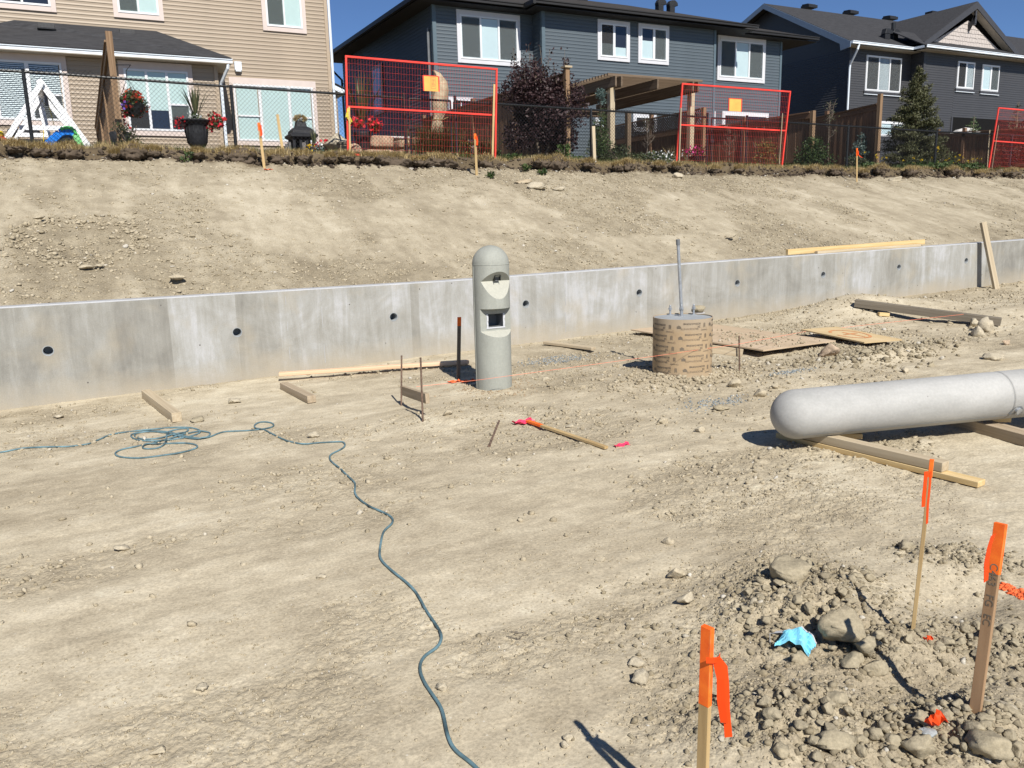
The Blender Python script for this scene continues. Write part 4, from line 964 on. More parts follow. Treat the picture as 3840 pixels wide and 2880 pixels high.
# cross gable with shakes
GYf = HP+.25
pk = PY(*F_(1570, 15), GYf-.35); pl = PY(*F_(835, 565), GYf-.35); prr = PY(*F_(2140, 730), GYf-.35)
cxg = (pl.x+prr.x)/2; hwd = (prr.x-pl.x)/2; zb = gzz+.25; zp = zb+hwd*(pk.z-(pl.z+prr.z)/2)/hwd
for sx in (-1, 1):
    e = cxg+sx*hwd; yb = GYf-.35; back = 33.0
    put('roof', slab([(cxg, yb, zp), (e, yb, zb), (e, back, zb), (cxg, back, zp)] if sx < 0 else [(cxg+.002, yb, zp), (cxg+.002, back, zp), (e, back, zb), (e, yb, zb)], .05), 'shingle', gh)
    mb = MB(); sl_ = (zp-zb)/hwd
    mb.prism([(cxg, zp-.02), (e, zb-.02), (e-sx*.0, zb-.27), (cxg, zp-.32)], yb-.04, yb-.002, 'y'); put('rake_board', mb, 'grey_corner', gh)
    mb = MB(); mb.prism([(cxg, zp-.33), (e, zb-.28), (e, zb-.26), (cxg, zp-.31)], yb, GYf, 'y'); put('soffit', mb, 'soffit_tan', gh)
mb = MB(); ww = hwd-.65; zz0 = zb-.05; zz1 = zp-.75
rows = 7; 
tri = lambda z: ww*(zz1-z)/(zz1-zz0)
mb.prism([(cxg-ww, zz0), (cxg+ww, zz0), (cxg, zz1)], GYf, GYf+.1, 'y'); gw = put('gable_wall', mb, 'shake', gh)
gs = np.random.default_rng(3); hrow = (zz1-zz0)/rows
for r_ in range(rows):
    zlo = zz0+r_*hrow; x = cxg-tri(zlo)
    while x < cxg+tri(zlo)-.02:
        wd = gs.uniform(.12, .26); xa_, xb_ = x, min(x+wd, cxg+tri(zlo)); zt_ = zlo+hrow+.03
        def lim(xx, z): return min(z, zz1-abs(xx-cxg)/ww*(zz1-zz0))
        za, zb2 = lim(xa_, zt_), lim(xb_, zt_); zl = zlo+gs.uniform(-.02, .01)
        if min(za, zb2) > zl+.01 or max(za, zb2) > zl+.03:
            za = max(za, zl+.005); zb2 = max(zb2, zl+.005); t_ = GYf-.028; u_ = GYf-.006
            m2 = MB(); m2.add([(xa_+.004, t_, zl), (xb_-.004, t_, zl), (xb_-.004, u_, zb2), (xa_+.004, u_, za), (xa_+.004, GYf, zl), (xb_-.004, GYf, zl)], [(0, 1, 2, 3), (0, 4, 5, 1), (0, 3, 4), (1, 5, 2)])
            put('shake', m2, 'shake', gw, rec=False)
        x += wd
mb = MB(); mb.box((cxg-.06, GYf-.34, zz1-.25), (cxg+.06, GYf-.02, zz1-.1)); mb.beam((cxg, GYf-.33, zz1+.15), (cxg, GYf-.02, zz1-.45), .1, .1); mb.box((cxg-.05, GYf-.36, zz1-.2), (cxg+.05, GYf-.26, zz1+.35)); put('gable_bracket', mb, 'grey_corner', gh)
VB = [(.335, .365, .03, .97), (.655, .685, .03, .97)]
window(gh, *rect(F_(30, 760), F_(485, 1290), HY), HY, [(.03, .335, .04, .96, 'sv'), (.365, .655, .04, .96, 'v'), (.685, .97, .04, .96, 'sv')], 'vinyl_white', (.03, .03, .03, .03), VB, sill=True)
window(gh, *rect(F_(1295, 845), F_(1500, 1240), HP), HP, [(.05, .46, .04, .96, 's'), (.54, .95, .04, .96, 'v')], 'vinyl_white', (.03, .03, .03, .03), [(.46, .54, .03, .97)], sill=True)
window(gh, *rect(F_(1635, 890), F_(1840, 1275), HP), HP, [(.05, .46, .04, .96, 'w'), (.54, .95, .04, .96, 'sw')], 'vinyl_white', (.03, .03, .03, .03), [(.46, .54, .03, .97)], sill=True)
window(gh, *rect(f6(1320, 640), f6(1730, 890), HY), HY, [(.05, .46, .04, .96, 'w'), (.54, .95, .04, .96, 'w3')], 'vinyl_white', (.04, .04, .04, .06), [(.46, .54, .03, .97)])
def on_roof(u, v, cf): 
    d = ray(*cf(u, v)); t = (gzz-pg*(HY-.5)-EYE.z)/(d.z-pg*d.y); return EYE+d*t
for (u, v, cf) in ((1260, 105, E_), (1975, 210, E_), (355, 245, F_)):
    p = on_roof(u, v, cf); mb = MB(); mb.prism([(-.22, 0), (-.18, .09), (.2, .12), (.24, 0)], p.x-.26, p.x+.26, 'x', Matrix.Translation((0, p.y, p.z-.03))); mb.box((p.x-.3, p.y-.28, p.z-.12), (p.x+.3, p.y+.24, p.z+.01)); put('roof_vent', mb, 'urn', gh)
for (u, v) in ((300, 500), (410, 505)):
    p = on_roof(u, v+35, F_); mb = MB(); mb.box((p.x-.16, p.y-.12, p.z-.1), (p.x+.16, p.y+.18, p.z+.18)); mb.prism([(-.18, .18), (-.1, .42), (.12, .42), (.34, .30), (.34, .22), (.16, .18)], p.y-.12, p.y+.14, 'y', Matrix.Translation((p.x, 0, p.z))); put('roof_vent', mb, 'urn', gh, bevel=.02)
p = on_roof(400, 470, F_); mb = MB(); mb.tube([(p.x, p.y, p.z-.1), (p.x, p.y, p.z+.5)], .09, 10); put('vent_pipe', mb, 'black_metal', gh)
p = PY(*F_(930, 195), 28.0); mb = MB(); mb.box((p.x-.2, 27.8, p.z-.2), (p.x+.2, 28.2, p.z+.1)); put('roof_vent', mb, 'urn', gh)
# ---------------------------------------------------------------- chain link fence
FY = 15.0
def ftop(x): return float(np.interp(x, [-8, -.34, 2.69, 17.6, 21.1, 40], [4.18, 4.136, 4.065, 3.88, 3.843, 3.80]))
fc = thing('chain_link_fence', (9, FY, 2.9), 'black vinyl chain link fence along the top of the slope', 'fence')
posts = [-3.3, PY(*f1(320, 800), FY).x, PY(*f2(900, 800), FY).x, 5.762, 6.80, 9.905, 13.05, 14.24, 17.65, 21.11, 24.5, 28]
for x_ in posts:
    top = ftop(x_)+(.06 if x_ in (6.80, 13.05, 14.24, 5.762) else -.01); mb = MB(); r_ = .030 if len(str(x_)) < 6 else .028
    mb.tube([(x_, FY+.0, yard_z(x_)-.2), (x_, FY+.0, top)], r_, 10); mb.tube([(x_, FY, top), (x_, FY, top+.012)], [r_+.006, .012], 10)
    for q in range(4): mb.tube([(x_, FY, ftop(x_)-.15-.26*q), (x_, FY, ftop(x_)-.135-.26*q)], r_+.004, 10)
    put('fence_post', mb, 'black_metal', fc)
gate_gap = [(5.84, 6.72), (13.16, 14.10)]
runs = [(-3.3, 5.762), (6.80, 13.05), (14.24, 28)]
for a_, b_ in runs:
    mb = MB(); xs_ = np.linspace(a_, b_, max(2, int((b_-a_)/1.5))); mb.tube([(x, FY, ftop(x)-.03) for x in xs_], .021, 10); put('top_rail', mb, 'black_metal', fc)
def chain(name, runs_, zt, zb_, parent, dtop=.045):
    d = .071; V = []; F = []; o = 0; r_ = .0034
    for a_, b_ in runs_:
        for j in range(int((b_-a_)/(d/2))):
            x0 = a_+j*d/2; h0, h1 = zb_(x0), zt(x0)+dtop; n_ = int((h1-h0)/(d/2)); ph = j % 2
            idx = np.arange(n_+1); xx = x0+np.where((idx+ph) % 2 == 0, 0, d/2); zz = h0+idx*(d/2); yy = FY-.028+np.where((idx+ph) % 2 == 0, .002, -.002)
            ring = [(1, 0), (-.5, .87), (-.5, -.87)]
            P = np.stack([np.stack([xx+r_*c[0], yy+r_*c[1], zz], 1) for c in ring], 1).reshape(-1, 3)
            k = np.arange(n_)[:, None]*3+o
            for e in range(3): F.append(np.concatenate([k+e, k+(e+1) % 3, k+3+(e+1) % 3, k+3+e], 1))
            V.append(P); o += len(P)
    return np_mesh(name, np.concatenate(V), np.concatenate(F), 'black_mesh', parent, kind='stuff')
chain('chain_mesh', [(-3.3, 5.762), (6.80, 13.05), (14.24, 24.4)], ftop, lambda x: float(yard_z(x))+.0, fc)
for (a_, b_) in gate_gap:
    zt = ftop(a_)-.04; zb_ = float(yard_z(a_))+.06; xl, xr = a_+.02, b_-.02; xc = xl+.05
    gt = thing('gate', ((a_+b_)/2, FY, zb_), 'black gate of the chain link fence behind the '+('leftmost' if a_ < 9 else 'middle')+' red panel', 'gate')
    mb = MB()
    for x in (xl, xr): mb.tube([(x, FY, zb_), (x, FY, zt)], .020, 8)
    for z in (zb_, zt): mb.tube([(xl, FY, z), (xr, FY, z)], .020, 8)
    put('gate_frame', mb, 'black_metal', gt)
    chain('chain_mesh', [(xl, xr)], lambda x: zt, lambda x: zb_, gt, 0)
    mb = MB(); mb.box((xl-.06, FY-.05, (zt+zb_)/2-.04), (xl+.04, FY-.02, (zt+zb_)/2+.04)); put('latch', mb, 'black_metal', gt)

# ---------------------------------------------------------------- red temporary panels
def red_panel(TL, TR, BL, BR, LL, LR, ML, MR, label, plate=None, Yp=14.86, first=True):
    P = lambda q, Y=Yp: PY(*q, Y)
    tl, tr, bl, br, ll, lr, ml, mr = map(P, (TL, TR, BL, BR, LL, LR, ML, MR))
    ll.z -= .05; lr.z -= .05
    t = thing('fence_panel', (ll+lr)/2, label, 'fence panel', 'red temporary fence panels')
    mb = MB(); mb.beam(tl+Vector((0, 0, -.003)), ll, .034, .034, (1, 0, 0)); put('frame_upright', mb, 'red_paint', t, bevel=.004)
    mb = MB(); mb.beam(tr+Vector((0, 0, -.003)), lr, .034, .034, (1, 0, 0)); put('frame_upright', mb, 'red_paint', t, bevel=.004)
    for a, b in ((tl, tr), (ml, mr), (bl, br)):
        e = (b-a).normalized()*.0; mb = MB(); mb.beam(a+e+Vector((-.017 if a is tl else .0, 0, 0)), b-e+Vector((.017 if a is tl else 0, 0, 0)), .037, .036); put('frame_rail', mb, 'red_paint', t, bevel=.004)
    mb = MB(); W_ = (tr-tl).length; n_ = int(W_/.0535)
    for i in range(1, n_):
        u = i/n_; a = tl.lerp(tr, u); b = bl.lerp(br, u); mid = a.lerp(b, .5); k_ = .004*math.sin(i*1.7)
        mb.tube([a, mid+Vector((k_, -.004, 0)), b], .0017, 4, cap=False)
    H_ = (tl-bl).length; m_ = int(round(H_/.112))
    for j in range(1, m_):
        v = j/m_; mb.tube([tl.lerp(bl, v)+Vector((0, -.006, 0)), tr.lerp(br, v)+Vector((0, -.006, 0))], .0017, 4, cap=False)
    put('wire_mesh', mb, 'red_wire', t, kind='stuff')
    if plate:
        a, b = PY(*plate[0], Yp-.03), PY(*plate[1], Yp-.03)
        mb = MB(); mb.box((a.x, a.y-.004, b.z), (b.x, a.y, a.z)); pl_ = put('warning_plate', mb, 'sign_orange', t)
        mb = MB(); mb.box((a.x-.012, a.y-.009, b.z-.0), (a.x+.010, a.y+.002, a.z)); mb.box((b.x-.010, a.y-.009, b.z), (b.x+.012, a.y+.002, a.z)); mb.box((a.x+.01, a.y-.008, a.z-.006), (b.x-.01, a.y+.002, a.z+.006)); put('plate_edge', mb, 'red_paint', pl_)
        if len(plate) > 2:
            c0, c1 = PY(*plate[2], Yp-.04), PY(*plate[3], Yp-.04); y_ = a.y-.0052
            mb = MB(); w_ = .004
            mb.box((c0.x, y_, c1.z), (c0.x+w_, a.y-.0045, c0.z)); mb.box((c1.x-w_, y_, c1.z), (c1.x, a.y-.0045, c0.z)); mb.box((c0.x+w_, y_, c0.z-w_), (c1.x-w_, a.y-.0045, c0.z)); mb.box((c0.x+w_, y_, c1.z), (c1.x-w_, a.y-.0045, c1.z+w_))
            gg_ = np.random.default_rng(5)
            for r_ in range(6):
                zz = c0.z-.03-r_*(c0.z-c1.z-.05)/6; x = c0.x+.02
                while x < c1.x-.03:
                    l_ = gg_.uniform(.006, .018); mb.box((x, y_, zz-.010), (x+l_, a.y-.0045, zz)); x += l_+.007
            put('printed_notice', mb, 'ink', pl_)
    return t
red_panel(f3(190, 205), f3(2065, 365), f3(215, 1425), f3(2045, 1500), f3(215, 1475), f3(2045, 1505), f3(205, 830), f3(2040, 937), 'leftmost red temporary fence panel, with a square orange plate, before the wrapped tree', (f3(1150, 440), f3(1348, 643), f3(1245, 460), f3(1312, 605)))
red_panel(f5(587, 238), f5(2075, 348), f5(505, 1365), f5(1958, 1412), f5(495, 1400), f5(1955, 1418), f5(550, 805), f5(2012, 887), 'middle red temporary fence panel, with a narrow orange plate, before the pergola corner', (f5(1230, 437), f5(1398, 622)))
red_panel(f7(1635, 260), f7(1635+1500, 390), f7(1440, 1435), f7(1440+1500, 1500), f7(1430, 1480), f7(1430+1500, 1560), f7(1545, 848), f7(1545+1500, 960), 'red temporary fence panel cut off by the right edge of the picture')
def lath(a, b, Y, w_, mat, label, name='lath', t_=.012, group=None, cat='wooden lath'):
    p, q = PY(*a, Y), PY(*b, Y); q.z = min(q.z, tz(q.x, q.y)) - .05
    t = thing(name, q, label, cat, group); plank('stick', q, p, w_, t_, mat, t, up=(0, -1, 0)); return t
lath(f3(228, 830), f3(243, 1480), 14.80, .030, 'stake_wood', 'thin yellowish lath tied to the left upright of the leftmost red panel')
lath(f3(2036, 550), f3(2012, 1485), 14.80, .040, 'stake_wood', 'yellowish lath standing against the right upright of the leftmost red panel')
lath(f5(567, 570), f5(540, 1370), 14.80, .030, 'old_wood', 'grey lath standing inside the left upright of the middle red panel')
lath(f5(1970, 645), f5(1918, 1440), 14.80, .022, 'old_wood', 'crooked grey stick standing inside the right upright of the middle red panel')
lath(f7(1632, 570), f7(1495, 1460), 14.80, .016, 'old_wood', 'thin grey stick leaning on the red panel at the right edge')
lath(f7(1475, 650), f7(1435, 1300), 15.06, .035, 'dry_wood', 'weathered lath standing left of the red panel at the right edge')
lath(f4(1495, 965), f4(1515, 1470), 14.92, .07, 'dry_wood', 'weathered post stub beside the chain link post right of the purple shrub', t_=.05)
lath(f5(462, 1300), f5(463, 1390), 14.8, .03, 'pink_wood', 'short survey stub at the left foot of the middle red panel')
lath(f7(1395, 1350), f7(1390, 1440), 14.8, .03, 'old_wood', 'short survey stub at the left foot of the rightmost red panel')
# yellow ribbon knotted on the first panel
rb = thing('ribbon', PY(*f3(220, 850), 14.78), 'yellow ribbon knotted round the left upright of the leftmost red panel', 'ribbon')
mb = MB()
for (pts, w_) in (([(222, 845), (215, 890), (205, 930), (222, 980), (245, 1040)], .035), ([(232, 850), (218, 900), (230, 950), (262, 1020)], .03), ([(205, 900), (196, 960)], .03)):
    P = [PY(*f3(*p), 14.80) for p in pts]
    for i in range(len(P)-1):
        a, b = P[i], P[i+1]; w2 = Vector((w_/2*(1-.3*i/len(P)), -.01*(-1)**i, .004)); mb.quad(a-w2, a+w2, b+w2, b-w2)
put('ribbon_strip', mb, 'yellow_ribbon', rb, rec=False)

# ---------------------------------------------------------------- timber lot fences
def lot_fence(x_near, y0, y1, x_far, ztop, zbot, label, ztop_far=None, lattice=False, post_top=None, face='fence_wood', step=None):
    """board fence running away from the chain link towards the houses; boards are single objects"""
    t = thing('board_fence', (x_near, y0, zbot), label, 'fence'); L_ = y1-y0; bw = .14
    zf = ztop if ztop_far is None else ztop_far
    f = lambda y: x_near+(x_far-x_near)*(y-y0)/L_
    n_ = int(L_/bw); gg_ = np.random.default_rng(int(abs(x_near)*100)); lt = .42 if lattice else 0
    for i in range(n_):
        y = y0+.09+i*bw; zt = ztop+(zf-ztop)*(y-y0)/L_-lt-(.14 if not lattice else 0)
        if step and y > step[0]: zt = step[1]-.1
        o = plank('fence_board', (f(y)-.005*(i % 2), y+bw/2, zbot-.05), (f(y)-.005*(i % 2), y+bw/2, round(zt, 2)), bw-.012, .018, face, t, up=(1, 0, 0))
    np_ = int(L_/2.35)+1
    for k_ in range(np_+1):
        y = min(y0+k_*2.35, y1); zt = (ztop+(zf-ztop)*(y-y0)/L_)+(.10 if k_ else 0)
        if step and y > step[0]: zt = step[1]+.1
        if k_ == 0: zt = post_top or ztop
        plank('fence_post', (f(y), y, zbot-.1), (f(y), y, round(zt, 2)), .10, .10, 'fence_post' if k_ == 0 else face, t, up=(0, 1, 0))
    segs = [(y0+.06, y1)] if not step else [(y0+.06, step[0]), (step[0], y1)]
    for (a_, b_) in segs:
        za = (ztop+(zf-ztop)*(a_-y0)/L_); zb_ = (ztop+(zf-ztop)*(b_-y0)/L_)
        if step and a_ >= step[0]: za = zb_ = step[1]
        plank('fence_rail', (f(a_)-.03, a_, za-.03), (f(b_)-.03, b_, zb_-.03), .09, .035, face, t); 
        plank('fence_rail', (f(a_)-.035, a_, za-.12-lt), (f(b_)-.035, b_, zb_-.12-lt), .03, .12, face, t)
        plank('fence_rail', (f(a_)-.03, a_, zbot+.25), (f(b_)-.03, b_, zbot+.25), .04, .09, face, t)
    if lattice:
        mb = MB(); zz0 = ztop-.42; h_ = .36; y = y0-.3
        while y < y1:
            for s_ in (1, -1):
                a = Vector((f(y), y if s_ > 0 else y+h_, zz0)); b = Vector((f(y), y+h_ if s_ > 0 else y, zz0+h_))
                if a.y > y0 and b.y > y0 and a.y < y1 and b.y < y1: mb.beam(a+Vector((-.006*s_, 0, 0)), b+Vector((-.006*s_, 0, 0)), .008, .032, (1, 0, 0)) if False else mb.beam(a+Vector((-.006*s_, 0, 0)), b+Vector((-.006*s_, 0, 0)), .032, .008, (1, 0, 0))
            y += .085
        put('lattice', mb, face, t, kind='stuff')
    return t
x_ = PY(*f1(1400, 500), 15.6).x; lot_fence(x_, 15.65, 22.6, x_-.05, 4.80, 2.95, 'weathered board fence seen almost end-on at left, with a tall post and flower basket', post_top=4.90, face='fence_post', ztop_far=4.15)
LF2 = lot_fence(9.70, 15.62, 23.8, 9.75, 4.78, 2.85, 'dark board fence running back behind the purple-leaved shrub, with a pale capped post', post_top=4.86)
c0 = PY(*f4(1215, 165), 15.6)
mb = MB(); mb.box((9.70-.09, 15.53, 4.861), (9.70+.09, 15.71, 4.90)); put('post_cap', mb, 'dry_wood', LF2)
lot_fence(15.66, 18.15, 23.9, 15.72, 4.62, 2.85, 'dark board fence with a lattice top behind the pergola', lattice=True)
lot_fence(17.2, 15.75, 23.9, 16.9, 4.30, 2.85, 'dark board fence behind the middle red panel')
lot_fence(19.53, 15.60, 25.2, 19.80, 4.62, 2.82, 'brown board fence with a tall pale end post left of the spruce', post_top=4.86) if False else lot_fence(19.52, 15.60, 24.6, 22.1, 4.58, 2.82, 'brown board fence with a tall pale end post left of the spruce', post_top=4.80)
XF5 = PY(*f7(2300, 600), 15.7).x; pf5 = PX(*f7(560, 695), XF5); pn5 = PX(*f7(1560, 640), XF5)
lot_fence(XF5, 15.7, pf5.y, XF5, pn5.z+(pn5.z-pf5.z)/(pf5.y-pn5.y)*(pn5.y-15.7)*1.0, 2.82, 'low dark board fence right of the spruce, behind the yellow daisies', ztop_far=pf5.z)

# ---------------------------------------------------------------- pergola
pg_ = thing('pergola', (13.2, 17.5, 2.9), 'wooden pergola with closely spaced roof slats beside the slate blue house', 'pergola')
PZt = 5.10; px0, px1, py0, py1 = 11.80, 14.72, 17.15, 21.4
n_ = int((py1-py0)/.13)
for i in range(n_):
    y = py0+i*.13; plank('roof_slat', (px0, y, PZt), (px1, y, PZt), .042, .06, 'pergola_wood', pg_)
for x in (px0+.25, px0+1.42, px1-.30):
    [plank('roof_beam', (x+dx_, py0-.12, PZt-.045-.12), (x+dx_, py1, PZt-.045-.12), .045, .24, 'pergola_wood', pg_) for dx_ in ((-.085, .085) if x != px0+1.42 else (0,))]
for y in (21.0,):
    for dy in (-.07, .07): plank('cross_beam', (px0, y+dy, PZt-.36), (px1-.05, y+dy, PZt-.36), .04, .19, 'pergola_wood', pg_)
for (x, y) in ((PY(*f4(1735, 900), 17.42).x, 17.42), (PY(*f5(700, 700), 17.42).x, 17.42), (PY(*f4(1960, 900), 21.0).x, 21.0), (px1-.3, 21.0)):
    plank('pergola_post', (x, y, 2.8), (x, y, PZt-.25), .135, .135, 'dry_wood' if y < 18 else 'pergola_wood', pg_, up=(0, 1, 0))

# ---------------------------------------------------------------- plants
def foliage(name, P, size, mat, parent=None, seed=1, up=.3, aspect=.6, kind=None, fold=.25):
    g_ = np.random.default_rng(seed); V, F = leaves(np.asarray(P), size, g_, up, aspect, fold); return np_mesh(name, V, F, mat, parent, kind=kind)
def blob(c, r, n_, g_, shell=.5, clump=0):
    d = g_.normal(size=(n_, 3)); d /= np.linalg.norm(d, axis=1)[:, None]; q = shell+(1-shell)*g_.random(n_)**.6
    P = np.array(c)+d*q[:, None]*np.array(r)
    if clump: P = P + .0
    return P
def shrub(name, loc, r, h, n_, size, leaf, label, cat, seed=1, lobes=9, shoots=0, stems=5, group=None, flowers=None):
    loc = Vector(loc); t = thing(name, loc, label, cat, group); g_ = np.random.default_rng(seed); P = []
    for i in range(lobes):
        a = g_.uniform(0, 2*math.pi); q = g_.uniform(0, .65)*r; z = g_.uniform(.25, .78)*h; s_ = g_.uniform(.28, .5)
        P.append(blob((loc.x+q*math.cos(a), loc.y+q*math.sin(a)*.8, loc.z+z), (r*s_, r*s_, h*s_*.55), n_//lobes, g_, .35))
    mb = MB()
    for i in range(stems):
        a = g_.uniform(0, 2*math.pi); tip = loc+Vector((r*.6*math.cos(a), r*.5*math.sin(a), h*g_.uniform(.6, .9))); mb.tube([loc+Vector((0, 0, -.05)), loc.lerp(tip, .5)+Vector((.03, 0, .05)), tip], [.012+.006*h, .010, .004], 5)
    for i in range(shoots):
        a = g_.uniform(0, 2*math.pi); b0 = loc+Vector((r*.55*math.cos(a), r*.4*math.sin(a), h*.8)); tip = b0+Vector((g_.uniform(-.12, .12), g_.uniform(-.1, .1), h*g_.uniform(.14, .36)))
        mb.tube([b0, tip], [.008, .003], 4); k_ = 26; q = g_.random(k_); P.append(np.array([list(b0.lerp(tip, float(u))) for u in q])+g_.normal(size=(k_, 3))*.035)
    put('stems', mb, 'bark', t); P = np.concatenate(P); P = P[P[:, 2] > loc.z-.02]
    sz = size*g_.uniform(.6, 1.25, len(P)); foliage('leaves', P, sz, leaf, t, seed, kind='stuff')
    if flowers:
        k_, fm, fs = flowers; idx = g_.integers(0, len(P), k_); Q = P[idx]; c = np.array([loc.x, loc.y, loc.z+h*.4]); dd = Q-c; Q = c+dd*1.12; foliage('flowers', Q, fs, fm, t, seed+1, up=.8, aspect=1.0, kind='stuff')
    return t
c = PY(*f4(760, 900), 16.1)
shrub('shrub', (c.x+.10, 16.1, 2.86), 1.06, 2.12, 27000, .066, 'leaf_purple', 'tall dark purple-leaved shrub right behind the chain link fence', 'shrub', 5, 26, 22, 12)
def conifer(name, loc, h, r, leaf, label, n_whorl=26, seed=1, dens=1.0, cat='tree', top_bare=.12):
    loc = Vector(loc); t = thing(name, loc, label, cat); g_ = np.random.default_rng(seed)
    mb = MB(); mb.tube([loc+Vector((0, 0, -.1)), loc+Vector((0, 0, h*.5)), loc+Vector((0, 0, h))], [r*.06+.012, r*.04+.008, .006], 7); tr_ = put('trunk', mb, 'bark', t)
    mb = MB(); P = []; U = []
    for i in range(n_whorl):
        q = (i+.3)/n_whorl; z = h*(.04+.94*q); rr = r*(1-q)**.85*g_.uniform(.85, 1.1)+.03; k_ = int(5+5*(1-q))
        for j in range(k_):
            a = g_.uniform(0, 2*math.pi); L_ = rr*g_.uniform(.7, 1.12); rise = L_*(.05+.55*q); d = Vector((math.cos(a), math.sin(a), 0))
            b0 = loc+Vector((0, 0, z)); tip = b0+d*L_+Vector((0, 0, rise-.10*L_)); mb.tube([b0, tip], [.006+.006*(1-q), .003], 3, cap=False)
            m_ = max(8, int(L_*210*dens)); u = g_.random(m_)**.75; base = np.array(b0)[None]+(np.array(tip-b0))[None]*u[:, None]
            side = np.array([-d.y, d.x, 0]); wdt = (.05+.20*L_*(1-np.abs(u-.45)))*g_.normal(size=m_)*.55
            P.append(base+side[None]*wdt[:, None]+np.array([0, 0, 1])[None]*(g_.normal(size=m_)*.018-.02*np.abs(wdt))[:, None])
    for i in range(3):
        a = g_.uniform(0, 6.28); mb.tube([loc+Vector((0, 0, h*.93)), loc+Vector((.07*math.cos(a)*h/3, .07*math.sin(a)*h/3, h*.995))], [.006, .003], 4)
    put('branches', mb, 'bark', t, kind='stuff'); P = np.concatenate(P); foliage('needles', P, g_.uniform(.045, .085, len(P))*(1.35 if h > 3 else .9), leaf, t, seed, up=.25, aspect=.28, kind='stuff', fold=.1); return t
conifer('spruce_tree', (23.3, 17.3, 2.8), 3.25, 1.22, 'needle', 'bushy green spruce in front of the charcoal house', 30, 3, 1.25)
c = PY(*f6(1035, 1000), 16.1); conifer('spruce_tree', (c.x, 16.1, 2.8), PY(*f6(1035, 815), 16.1).z-2.8, .42, 'needle_blue', 'small blue spruce beside the tall pale fence post', 13, 4, 1.0)
c = PY(*f4(1600, 900), 16.0); t_ = conifer('pine_tree', (c.x, 16.0, 2.86), PY(*f4(1600, 700), 16.0).z-2.86, .42, 'leaf_green', 'bushy little evergreen in front of the pergola with a blue-grey tuft at its tip', 13, 6, .9)
P = np.concatenate([blob(PY(*f4(1600, 540), 16.0), (.13, .12, .12), 500, np.random.default_rng(3), .2), blob(PY(*f4(1620, 650), 16.0), (.09, .08, .07), 160, np.random.default_rng(4), .2)])
foliage('tip_tuft', P, .05, 'needle_blue', t_, 8, aspect=.3, kind='stuff')
mb = MB(); a = PY(*f4(1600, 720), 16.0); b = PY(*f4(1600, 560), 16.0); mb.tube([a-Vector((0, 0, .3)), b], .008, 5); put('leader', mb, 'bark', t_)
c = PY(*f7(1185, 600), 19.0); conifer('pine_tree', (c.x, 19.0, c.z-.75), 1.15, .42, 'needle_pine', 'light green young pine behind the low dark fence at right', 8, 9, .6)
c = PY(*crop(3240, 0, 3.687)(2130, 1500), 16.5); conifer('pine_tree', (c.x, 16.5, 2.85), 2.2, .6, 'needle', 'sparse dark conifer behind the red panel at the right edge', 12, 10, .45)
def bare_tree(base, h, label, seed, w_=.5, leafy=40, name='sapling'):
    base = Vector(base); t = thing(name, base, label, 'tree'); g_ = np.random.default_rng(seed); mb = MB()
    pts = [base+Vector((g_.normal()*.01, g_.normal()*.01, h*q)) for q in np.linspace(0, 1, 7)]; pts[0].z -= .1; mb.tube(pts, [.016*(1-.75*q) for q in np.linspace(0, 1, 7)], 6); P = []
    put('trunk', mb, 'bark', t); mb = MB()
    for i in range(22):
        q = g_.uniform(.3, .95); b0 = base+Vector((0, 0, h*q)); a = g_.uniform(0, 6.28); L_ = w_*(1.1-q)*g_.uniform(.4, 1); tip = b0+Vector((math.cos(a)*L_, math.sin(a)*L_, L_*g_.uniform(.4, 1.1))); mid = b0.lerp(tip, .5)+Vector((0, 0, -.02)); mb.tube([b0, mid, tip], [.006, .004, .002], 4)
        for j in range(3):
            s0 = b0.lerp(tip, g_.uniform(.3, 1)); s1 = s0+Vector(g_.normal(size=3)*.07)+Vector((0, 0, .05)); mb.tube([s0, s1], [.003, .0015], 3); P.append(s1)
        P.append(tip)
    put('twigs', mb, 'bark', t)
    if leafy: P = np.array([list(p) for p in P]); P = P[g_.integers(0, len(P), leafy)]+g_.normal(size=(leafy, 3))*.02; foliage('leaves', P, .04, 'leaf_dull', t, seed, kind='stuff')
    return t
a = PY(*f6(515, 1230), 15.7); bare_tree((a.x, 15.7, 2.85), PY(*f6(560, 330), 15.7).z-2.85, 'nearly bare sapling in front of the brown board fence', 4, .6, 90)
a = PY(*f5(100, 1200), 15.8); bare_tree((a.x, 15.8, 2.88), PY(*f5(130, 690), 15.8).z-2.88, 'thin bare sapling in front of the lattice fence', 6, .45, 25)
a = PY(*f5(1240, 1200), 15.8); bare_tree((a.x, 15.8, 2.85), 1.0, 'thin dead sapling behind the middle red panel', 8, .4, 60)
def sh(cf, u, v, Y, r, h, n_, sz, leaf, label, seed, **k): c = PY(*cf(u, v), Y); return shrub('shrub' if 'name' not in k else k.pop('name'), (c.x, Y, float(yard_z(c.x))-.05), r, h, n_, sz, leaf, label, 'plant', seed, **k)
sh(f5, 1700, 1300, 15.6, .55, .85, 900, .05, 'leaf_yellow', 'yellow-green bush turning brown behind the right half of the middle red panel', 21, lobes=10)
sh(f6, 250, 1250, 15.7, .75, 1.0, 2200, .06, 'leaf_green', 'broad green bush right of the middle red panel', 22, lobes=14)
sh(f4, 1850, 1250, 15.6, .45, .6, 900, .05, 'leaf_dull', 'low green weed clump under the pergola front post', 23)
sh(f7, 1950, 420, 16.4, .7, 1.55, 1500, .07, 'leaf_purple', 'purple-brown shrub behind the red panel at the right edge', 24, lobes=12, shoots=6)
sh(f1, 1580, 1400, 15.5, .28, .55, 420, .05, 'leaf_dull', 'small leafy weed at the foot of the tall fence post at left', 25)
